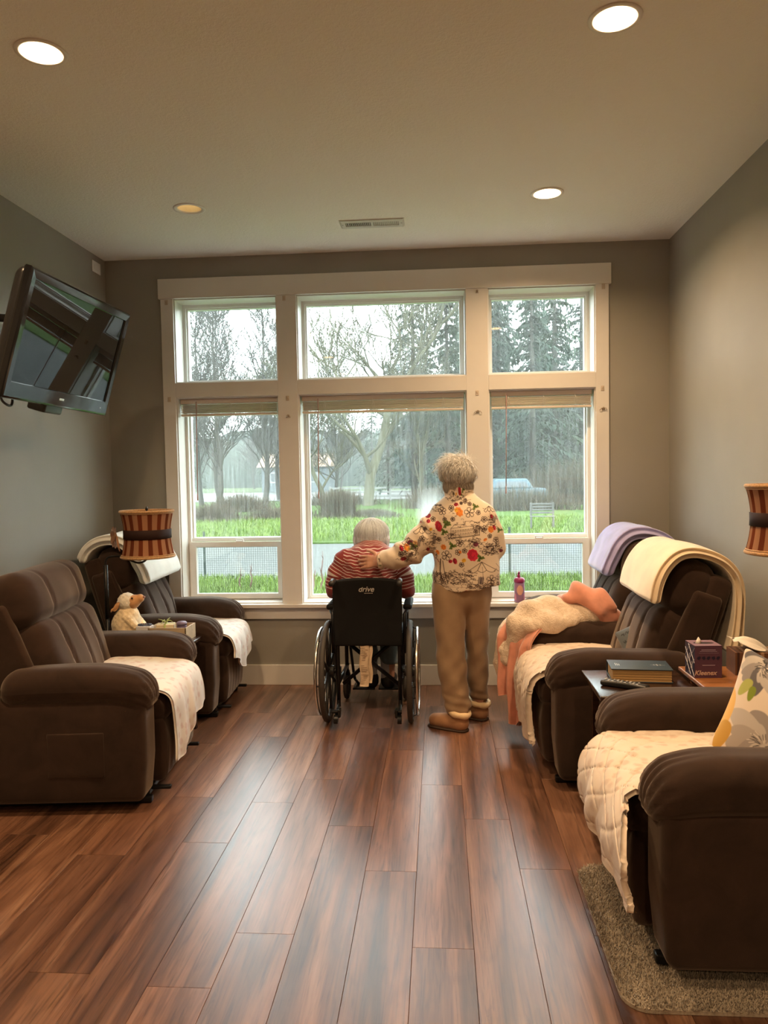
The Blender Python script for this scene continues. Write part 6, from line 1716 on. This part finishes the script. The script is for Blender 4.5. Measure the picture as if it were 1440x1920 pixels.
# jacket
def jack(P):
    x, y, z = P[..., 0], P[..., 1], P[..., 2]
    def tor(c, zc, rx, ry, rz): return sd_ell(P, (c[0], c[1], zc), (rx, ry, rz))
    # torso as a stack of elliptical slices
    zk = np.array([.79, .84, .95, 1.08, 1.18, 1.26, 1.32, 1.365, 1.40]); cx = np.interp(z, zk, [.158, .158, .155, .152, .148, .142, .134, .126, .122]); cy = np.interp(z, zk, [4.495, 4.495, 4.49, 4.485, 4.49, 4.50, 4.512, 4.522, 4.53])
    rx = np.interp(z, zk, [.196, .199, .194, .186, .180, .170, .138, .092, .070]); ry = np.interp(z, zk, [.150, .152, .150, .148, .140, .122, .098, .072, .064])
    q = np.hypot((x - cx) / rx, (y - cy) / ry); d = (q - 1) * np.minimum(rx, ry)
    d = np.maximum(d, z - 1.385)
    la = sd_tube(P, [(.035, 4.50, 1.255), (-.06, 4.475, 1.155), (-.165, 4.46, 1.045), (-.275, 4.470, 1.000), (-.352, 4.484, .984)], [.078, .084, .083, .066, .050])
    la = np.maximum(la, -.355 - x)
    ra = sd_tube(P, [(.262, 4.505, 1.245), (.312, 4.505, 1.14), (.330, 4.52, 1.05), (.275, 4.61, 1.00), (.215, 4.655, .982)], [.070, .066, .062, .056, .045])
    d = smin(smin(d, la, .035), ra, .03)
    w = .0045 * np.sin(x * 40 + z * 46 + y * 9) * np.clip((x + .02) / -.1 + .6, 0, 1) + .0045 * np.sin(z * 33 - x * 24) * np.clip((1.02 - z) / .2, 0, 1) + .003 * np.sin(z * 70 + x * 60) * (x < -.06)
    d = d + w
    hem = .815 + .055 * np.clip((x - .13) / .24, 0, 1) * .5 + .004 * np.sin(x * 50)
    return np.maximum(d, hem - z)
M_JACK = attr_mat('jacket_printed_cotton', .8, sheen=.15, bump_s=.2)
jk = body('jacket', jack, (-.38, 4.32, .80), (.42, 4.74, 1.41), .0075, M_JACK, sp_, 1, lambda V: V - ST)
densify(jk, 2)
# print, laid out in metres: u to the right, v up, origin at (-.42, .78)
BGJ = (.66, .545, .42); INKJ = (.045, .022, .018)
jc = Canvas(.86, .70, .0014, BGJ); pj = np.random.default_rng(9)
def U(px, py): return ((px / 6.857 + 790 - 827) / 317. + .075 * 0 + .005 + .42 - .0, (1.385 - (py / 6.857 + 840 - 921.5) / 317.) - .78)
def flower(x, y, R, n=5, w=.0034, col=INKJ, rot=None, ctr=True):
    r0 = pj.uniform(0, 6.28) if rot is None else rot
    for k in range(n):
        a_ = r0 + k * 6.283 / n; pts = []
        for t in np.linspace(0, 1, 15):
            rr_ = R * math.sin(t * math.pi) ** .6 if 0 else None
            uu = R * (1 - abs(2 * t - 1) ** 2.2); vv = R * .36 * math.sin(2 * math.pi * t) * (1 if 1 else 0)
            pts.append((x + uu * math.cos(a_) - vv * math.sin(a_) + pj.normal() * .0006, y + uu * math.sin(a_) + vv * math.cos(a_) + pj.normal() * .0006))
        jc.line(pts, w, col)
    if ctr: jc.blob(x, y, R * .16, R * .14, 0, col, .3, 5)
def scrib(x0, y0, x1, y1, n, w=.0018, col=INKJ):
    for k in range(n):
        ax, ay = pj.uniform(x0, x1), pj.uniform(y0, y1); pts = [(ax, ay)]
        for q in range(6): ax += pj.normal() * .007; ay += pj.normal() * .004; pts.append((ax, ay))
        jc.line(pts, w, col)
RED, RED2, ORA, YE, GR, PUR = (.36, .014, .03), (.55, .02, .05), (.66, .20, .03), (.66, .36, .03), (.09, .13, .025), (.16, .03, .07)
def rose(px, py, rx, ry, col=RED, dark=(.10, .004, .012)):
    x, y = U(px, py); jc.blob(x, y, rx, ry, .3, col, .05, 9)
    for k in range(3): jc.line([(x + rx * (.75 - .2 * k) * math.cos(t), y + ry * (.75 - .2 * k) * math.sin(t)) for t in np.linspace(k, k + 4.2, 12)], .002, dark)
def leaf(px, py, s=.012):
    x, y = U(px, py)
    for a_ in (0, 2.2, 4.1): jc.blob(x + s * .7 * math.cos(a_), y + s * .7 * math.sin(a_), s * .75, s * .5, a_, GR, .2, 4)
    jc.blob(x, y, s * .35, s * .3, 0, (.03, .05, .01), .3, 3)
for px, py, R in [(280, 790, .024), (395, 755, .017), (620, 810, .031), (730, 815, .014), (570, 675, .013), (625, 705, .012), (520, 695, .009), (310, 895, .012), (410, 890, .013), (800, 900, .018), (490, 1185, .021), (325, 1345, .030), (470, 1300, .018), (550, 1280, .015), (510, 1455, .015), (880, 1660, .030), (235, 1145, .014), (950, 1165, .018), (870, 1110, .013), (800, 1010, .018), (690, 1040, .012), (165, 890, .015), (25, 1130, .018), (-60, 1250, .016), (-190, 1290, .02), (-250, 1330, .016), (-120, 1330, .014), (170, 1590, .02), (270, 1640, .016), (60, 1010, .012)]:
    x, y = U(px, py); flower(x, y, R * .92, 5, .0032)
for px, py, rx, ry, c_ in [(232, 980, .019, .032, RED), (650, 1335, .031, .035, RED2), (180, 1405, .014, .022, RED), (455, 710, .013, .010, RED2), (1020, 1310, .012, .010, PUR), (95, 1270, .010, .011, RED), (430, 1410, .012, .018, RED), (375, 1415, .012, .010, RED2), (690, 1200, .016, .014, PUR), (100, 850, .017, .013, RED), (105, 915, .012, .011, RED2), (930, 1010, .010, .016, RED2), (-130, 1180, .018, .014, PUR), (-215, 1385, .018, .012, RED), (-240, 1250, .012, .018, RED2), (900, 870, .010, .014, RED), (560, 1790, .010, .006, RED2)]: rose(px, py, rx, ry, c_)
for px, py, rx, ry, c_ in [(490, 800, .020, .028, ORA), (455, 780, .010, .012, YE), (885, 1030, .016, .020, ORA), (290, 1240, .015, .016, ORA), (540, 1400, .013, .011, YE), (215, 1310, .010, .014, ORA), (810, 1150, .012, .008, ORA), (135, 1015, .010, .009, YE), (495, 1295, .008, .008, ORA), (-170, 1240, .016, .022, ORA), (-150, 1255, .008, .012, YE), (-60, 1190, .014, .018, (.55, .33, .14))]:
    x, y = U(px, py); jc.blob(x, y, rx, ry, .5, c_, .09, 7); jc.line([(x + rx * .5 * math.cos(t), y + ry * .5 * math.sin(t)) for t in np.linspace(0, 4, 9)], .002, (.25, .06, .01))
for px, py, s in [(330, 955, .018), (300, 1050, .016), (695, 740, .015), (745, 1375, .017), (400, 1220, .017), (1000, 1045, .012), (-90, 1225, .018), (350, 930, .010)]: leaf(px, py, s)
# the sketched house with windows, roof and chimneys
hx0, hy0 = U(385, 1130); hx1, hy1 = U(740, 990)
for k in range(3): jc.line([(hx0, hy0 + .002 * k), (hx1, hy0 + .018 + .002 * k)], .0018, INKJ)
jc.line([(hx0, hy0), (hx0, hy1 - .006), (hx1, hy1 + .012), (hx1, hy0 + .016)], .0024, INKJ); jc.line([(hx0, hy1 - .006), (hx0 + .02, hy1 + .012), (hx0 + .08, hy1 + .018), (hx0 + .085, hy1 + .034), (hx0 + .125, hy1 + .034), (hx1 - .01, hy1 + .02)], .002, INKJ)
for k in range(11):
    for q in range(2):
        wx = hx0 + .008 + k * .0145; wy = hy0 + .010 + q * .021 + k * .0016; jc.line([(wx, wy), (wx, wy + .013), (wx + .007, wy + .014), (wx + .007, wy + .001)], .0022, INKJ)
scrib(hx0, hy1, hx1, hy1 + .026, 16); scrib(hx0 - .02, hy0 - .018, hx1 - .02, hy0 + .004, 22)
# garden umbrellas with scalloped panels
def umbrella(px, py, s, tilt=0):
    x, y = U(px, py)
    for a0, a1 in ((-1, -.3), (-.3, .35), (.35, 1.12)):
        p0 = (x + a0 * s, y - .032 * s / .055 - abs(a0) * .006); p1 = (x + a1 * s, y - .032 * s / .055 - abs(a1) * .006); jc.line([(x, y), p0], .003, INKJ); jc.line([(x, y), p1], .003, INKJ)
        jc.line([(p0[0] + (p1[0] - p0[0]) * t, p0[1] + (p1[1] - p0[1]) * t - .012 * math.sin(math.pi * t)) for t in np.linspace(0, 1, 9)], .003, INKJ)
    jc.line([(x + .004, y - .03), (x + .010, y - .11)], .002, INKJ)
umbrella(760, 1425, .080); umbrella(20, 975, .05); umbrella(870, 740, .03); umbrella(-150, 1120, .04)
for px, py in [(740, 1650), (710, 1640), (910, 900), (150, 1150), (-40, 1170)]:
    x, y = U(px, py)
    for k in range(5): jc.line([(x + k * .004, y - .026), (x + k * .004 + .005, y + pj.uniform(.01, .024))], .0036 if k % 2 else .002, INKJ if k % 2 else (.06, .05, .10))
# scribbled trees, tower and ground lines
x, y = U(265, 1500); jc.line([(x - .006, y + .05), (x - .010, y - .02), (x - .004, y - .06)], .006, INKJ); jc.line([(x + .006, y + .04), (x + .016, y - .03), (x + .034, y - .085)], .004, INKJ)
for a_, b_, c_, d_, n_ in [(340, 1700, 640, 1530, 60), (780, 1330, 1000, 1210, 60), (160, 1720, 340, 1560, 30), (330, 1130, 420, 1060, 12), (620, 1240, 740, 1120, 18), (140, 1780, 330, 1730, 10), (100, 1500, 200, 1430, 14), (850, 1000, 960, 900, 14), (-260, 1420, -60, 1200, 30), (60, 1280, 230, 1080, 18), (600, 1760, 980, 1700, 46), (300, 1830, 520, 1790, 12), (990, 1750, 1030, 1500, 24), (350, 660, 620, 610, 14), (150, 780, 260, 700, 12), (700, 1050, 800, 960, 14)]:
    p, q = U(a_, b_); r_, s_ = U(c_, d_); scrib(min(p, r_), min(q, s_), max(p, r_), max(q, s_), int(n_ * 1.3), .0021)
for k in range(60):
    x = pj.uniform(0.02, .84); y = pj.uniform(.02, .68); scrib(x, y, x + .006, y + .006, 1, .0016)
jc.line([(x, .062 + .012 * max(0, (x - .55) / .25)) for x in np.linspace(.37, .80, 20)], .0018, (.34, .22, .15))
def jpaint(V, Nn):
    u = V[:, 0] + ST[0] + .42; v = V[:, 2] - .78
    side = np.abs(Nn[:, 0]) > .80; u = np.where(side, u + (V[:, 1] + ST[1] - 4.49) * np.sign(Nn[:, 0]) * .8, u)
    front = Nn[:, 1] > .3; u = np.where(front, .86 - u * .93, u)
    return jc.get(np.clip(u, 0, .86), np.clip(v, 0, .70))
paint(jk, jpaint)
# collar and cuff bands of the same print
def colf(P):
    x, y, z = P[..., 0] - .120, P[..., 1] - 4.53, P[..., 2]; zz = z - 1.368 + .16 * x + .12 * y
    q = np.hypot(x / .079, y / .075); return np.maximum(np.abs(q - 1) * .076 - .0075, np.abs(zz) - .034) + .003 * np.sin(np.arctan2(y, x) * 7 + z * 60)
co = body('collar', colf, (.0, 4.42, 1.31), (.24, 4.64, 1.45), .005, M_JACK, jk, 1, lambda V: V - ST); densify(co, 1)
paint(co, lambda V, Nn: jc.get((V[:, 0] * 2.2 + .35) % .8 + .02, np.clip(.22 + V[:, 2] - 1.3 + .1, .02, .68)))
cu_ = MB(); p0 = np.array([-.335, 4.482, .986]); p1 = np.array([-.363, 4.486, .984])
cu_.tube(spline([p0, (p0 + p1) / 2, p1], 6) - ST, [.050, .053, .053, .052, .051, .047], 40).build('cuff', M_JACK, jk, True); paint(jk.children[-1], lambda V, Nn: jc.get(.42 + V[:, 2] * 1.0 % .3, .3 + (V[:, 1] * 2) % .2))
# hair of the standing person
def hs(P):
    d = sd_ell(P, HC + (-.002, -.012, .020), (.098, .108, .092)); d = smin(d, sd_ell(P, HC + (-.004, -.038, -.055), (.084, .062, .070)), .03)
    d = np.maximum(d, P[..., 1] - (HC[1] + .062 + .45 * np.clip(P[..., 2] - HC[2] - .02, -1, 1)))
    return d + .004 * np.sin(P[..., 0] * 85 + P[..., 2] * 40) * np.sin(P[..., 2] * 60 + P[..., 1] * 30)
M_HAIRB = plain('hair_mass_greyblond', (.33, .28, .23), .6, noise=.35, nscale=60)
hb_ = body('hair', hs, HC - (.15, .16, .14), HC + (.15, .12, .15), .006, M_HAIRB, sp_, 1, lambda V: V - ST)
def flow_s(q):
    x, y, z = q; top = max(0, z)
    return np.array([-.55 * top - .25 + .5 * math.sin(5 * z + 3 * x), -.25 * (y > 0) + .25 * math.sin(7 * x), -1.0 + .9 * top + .35 * math.sin(6 * x + 4 * z)])
keep_s = lambda q: (q[1] < .45 + .5 * max(0, q[2])) and q[2] > -.92
hair('hair_strands', HC + (-.002, -.012, .020), (.101, .111, .095), 3200, flow_s, .085, [(.46, .42, .37), (.90, .88, .84)], hb_, ST, keep_s, 1, .0014, 8, .026, .75)
hair('hair_wisps', HC + (-.01, -.02, .045), (.100, .100, .078), 700, lambda q: np.array([-.9, -.1, .1 + .6 * math.sin(9 * q[0])]), .095, [(.74, .72, .68), (.97, .96, .94)], hb_, ST, lambda q: q[2] > -.1 and q[1] < .4, 2, .0012, 8, .055, .8)
hair('hair_locks', HC + (-.004, -.014, .020), (.102, .112, .096), 230, lambda q: np.array([-.5 + .8 * math.sin(6 * q[2] + 2), -.2 + .5 * math.sin(9 * q[0]), -.5 + .6 * max(0, q[2]) + .8 * math.sin(8 * q[0] + 3 * q[2])]), .075, [(.46, .41, .35), (.88, .86, .81)], hb_, ST, lambda q: q[1] < .45 and q[2] > -.6, 9, .0042, 9, .018, .6)
hair('hair_nape', HC + (-.004, -.038, -.055), (.087, .065, .074), 1300, lambda q: np.array([.05, -.1, -1]), .075, [(.28, .23, .18), (.58, .51, .43)], hb_, ST, lambda q: q[1] < .1 and q[2] > -.7, 3, .0012, 6, .008, .25)

# ---- the seated person
SE = np.array([-.435, 4.70, 0.])
se_ = thing('person', 'white haired person in a red striped top sitting in the wheelchair, seen from behind', 'person', tuple(SE))
HS = np.array([-.432, 4.815, 1.112])
def seat_fn(P):
    d = sd_ell(P, HS, (.072, .09, .095)); d = smin(d, sd_ell(P, HS + (0, .035, -.045), (.055, .06, .06)), .04)
    d = smin(d, sd_cone(P, HS + (0, .12, -.025), HS + (0, .112, -.037), .010, .012), .02)
    for s in (-1, 1): d = smin(d, sd_ell(P, HS + (s * .073, 0, -.015), (.010, .02, .03)), .01)
    d = smin(d, sd_tube(P, [(-.43, 4.735, .99), (-.431, 4.78, 1.06)], [.05, .047]), .03)
    d = smin(d, sd_tube(P, [(-.43, 4.695, .94), (-.435, 4.66, .80), (-.435, 4.67, .62)], [.095, .11, .12]), .05)
    d = smin(d, sd_tube(P, [(-.55, 4.69, .965), (-.31, 4.69, .96)], [.045, .045]), .05)
    for s in (-1, 1):
        sx = -.435 + s * .135
        d = smin(d, sd_tube(P, [(sx, 4.68, .98), (-.435 + s * .225, 4.68, .775), (-.435 + s * .225, 4.86, .745), (-.435 + s * .185, 4.93, .745)], [.05, .038, .03, .024]), .03)
        d = smin(d, sd_tube(P, [(-.435 + s * .085, 4.70, .585), (-.435 + s * .09, 5.06, .565), (-.42 + s * .07, 5.04, .30), (-.415 + s * .065, 5.03, .13)], [.075, .055, .045, .036]), .03)
    return d
bq = body('body', seat_fn, (-.76, 4.50, .07), (-.11, 5.16, 1.24), .009, M_SKIN, se_, 1, lambda V: V - SE)
for s in (-1, 1):
    hf3 = hand_fn((-.435 + s * .187, 4.925, .743), (-s * .55, 1, -.05), (0, .1, 1), (-s, 0, 0), .95, .30)
    body('hand', hf3, np.array([-.435 + s * .16 - .13, 4.85, .66]), np.array([-.435 + s * .16 + .13, 5.08, .80]), .0045, M_SKIN, bq, 1, lambda V: V - SE)
    e = HS + (s * .03, .083, .008) - SE
    MB().lathe([(.001, -.011), (.008, -.007), (.011, 0), (.008, .007), (.001, .011)], 12).xform(Matrix.Translation(e)).build('eye', M_EYE, bq, True)
MB().rbox(.042, .012, .008, .004, 3, tuple(HS + (0, .096, -.062) - SE)).build('lips', MATS['lips'], bq, True)
ARML = {s: [(-.435 + s * .150, 4.67, .975), (-.435 + s * .205, 4.668, .88), (-.435 + s * .222, 4.672, .785), (-.435 + s * .222, 4.78, .757), (-.435 + s * .19, 4.90, .748)] for s in (-1, 1)}
def swe(P):
    x, y, z = P[..., 0], P[..., 1], P[..., 2]
    zk = np.array([.52, .62, .75, .88, .96, 1.00, 1.035, 1.065, 1.09]); cy = np.interp(z, zk, [4.665, 4.655, 4.645, 4.645, 4.66, 4.675, 4.70, 4.735, 4.76])
    rx = np.interp(z, zk, [.165, .165, .165, .172, .176, .168, .135, .085, .066]); ry = np.interp(z, zk, [.15, .14, .130, .122, .118, .112, .10, .078, .066])
    q = np.hypot((x + .432) / rx, (y - cy) / ry); d = (q - 1) * np.minimum(rx, ry); d = np.maximum(d, z - 1.088)
    for s in (-1, 1): d = smin(d, sd_tube(P, ARML[s], [.066, .064, .060, .048, .042]), .022)
    return np.maximum(d, .53 - z) + .003 * np.sin(z * 62 + x * 30) + .002 * np.sin(x * 80 + z * 50)
M_SWE = attr_mat('striped_knit_top', .85, sheen=.3, bump_s=.3, bscale=500)
sw = body('striped_top', swe, (-.76, 4.50, .50), (-.11, 4.97, 1.10), .0085, M_SWE, se_, 1, lambda V: V - SE); densify(sw, 2)
def spaint(V, Nn):
    P = V + SE; x, y, z = P[:, 0], P[:, 1], P[:, 2]; best = np.full(len(P), 1e9); al = np.zeros(len(P))
    for s in (-1, 1):
        A = np.array(ARML[s]); acc = 0
        for i in range(len(A) - 1):
            a_, b_ = A[i], A[i + 1]; ab = b_ - a_; t = np.clip((P - a_) @ ab / (ab @ ab), 0, 1); dd = np.linalg.norm(P - a_ - t[:, None] * ab, axis=1)
            m = dd < best; best[m] = dd[m]; al[m] = acc + t[m] * np.linalg.norm(ab); acc += np.linalg.norm(ab)
    armm = (best < .0715) & (np.abs(x + .432) > .158 - .0 * z)
    tz = z + .022 * np.cos((x + .432) * 9) - .010 * np.abs(x + .432) + .0022 * np.sin(x * 70 + 3 * np.sin(z * 50)) + .0016 * np.sin(x * 130) + .95 * np.clip(y - 4.655, 0, 1) * (z > .99)
    ph = np.where(armm, al / .0200, tz / .0185) % 1.0
    k = np.clip((.125 - np.abs(ph - .5)) / .05, 0, 1)[:, None]
    return np.array([.235, .038, .036]) * (1 - k) + np.array([.70, .60, .55]) * k
paint(sw, spaint)
# trousers, socks, shoes
def jea(P):
    d = sd_ell(P, (-.435, 4.70, .60), (.165, .14, .10))
    for s in (-1, 1): d = smin(d, sd_tube(P, [(-.435 + s * .085, 4.72, .592), (-.435 + s * .09, 5.07, .570), (-.42 + s * .07, 5.045, .36), (-.415 + s * .068, 5.035, .25)], [.088, .072, .062, .058]), .03)
    return np.maximum(d, .235 - P[..., 2]) + .003 * np.sin(P[..., 2] * 60 + P[..., 0] * 30)
body('trousers', jea, (-.64, 4.54, .20), (-.22, 5.18, .72), .009, cloth('jeans_grey_blue', (.10, .14, .16), .1), se_, 1, lambda V: V - SE)
M_SOCK = cloth('sock_pale_grey', (.42, .42, .43), .08); M_SHOE = plain('shoe_black', (.012, .012, .013), .5)
for s, hx, tx, hy in ((-1, -.470, -.475, 4.985), (1, -.365, -.335, 4.99)):
    MB().tube([(hx - SE[0], 5.035 - SE[1], .29), (hx - SE[0], 5.03 - SE[1], .16), (hx - SE[0], 5.03 - SE[1], .10)], [.044, .040, .042], 16).build('sock', M_SOCK, se_, True)
    hh = np.array([hx, hy, 0.]); tt_ = np.array([tx, hy + .22, 0.]); dd_ = (tt_ - hh) / np.linalg.norm(tt_ - hh)
    def fn(P, hh=hh, tt_=tt_, dd_=dd_):
        e = sd_tube(P, [hh + dd_ * .04 + (0, 0, .112), hh + dd_ * .12 + (0, 0, .112), tt_ - dd_ * .045 + (0, 0, .104)], [.045, .046, .038]); e = smin(e, sd_cone(P, hh + dd_ * .045 + (0, 0, .11), hh + dd_ * .045 + (0, 0, .145), .043, .044), .02); return np.maximum(e, .0675 - P[..., 2])
    body('shoe', fn, np.minimum(hh, tt_) - .07, np.maximum(hh, tt_) + (.07, .07, .20), .006, M_SHOE, se_, 1, lambda V: V - SE)
# white bob
def hsw(P):
    d = sd_ell(P, HS + (0, -.006, .012), (.106, .112, .096)); d = smin(d, sd_tube(P, [HS + (-.085, -.02, -.03), HS + (-.088, -.02, -.060)], [.034, .026]), .03); d = smin(d, sd_tube(P, [HS + (.085, -.02, -.03), HS + (.088, -.02, -.055)], [.034, .026]), .03)
    d = smin(d, sd_ell(P, HS + (0, -.05, -.03), (.085, .062, .052)), .03)
    d = np.maximum(d, P[..., 1] - (HS[1] + .06 + .5 * np.clip(P[..., 2] - HS[2] - .02, -1, 1)))
    return d + .0025 * np.sin(np.arctan2(P[..., 1] - HS[1], P[..., 0] - HS[0]) * 34)
hw = body('hair', hsw, HS - (.16, .16, .13), HS + (.16, .13, .14), .006, plain('hair_mass_white', (.62, .65, .68), .6, noise=.25, nscale=50), se_, 1, lambda V: V - SE)
hair('hair_strands', HS + (0, -.006, .012), (.109, .115, .099), 2600, lambda q: np.array([.0 + q[0] * .25, q[1] * .2, -1.0]), .11, [(.66, .70, .74), (.90, .95, 1.0)], hw, SE, lambda q: (q[1] < .4 + .5 * max(0, q[2])) and q[2] > -.3, 5, .0012, 8, .006, .16)
hair('hair_ends', HS + (0, -.02, -.02), (.108, .098, .075), 1100, lambda q: np.array([q[0] * .2, 0, -1.0]), .075, [(.60, .63, .66), (.88, .93, .97)], hw, SE, lambda q: q[1] < .3 and q[2] < .3 and q[2] > -.5 and (abs(q[0]) > .45 or q[2] > -.15), 6, .0012, 6, .006, .14)
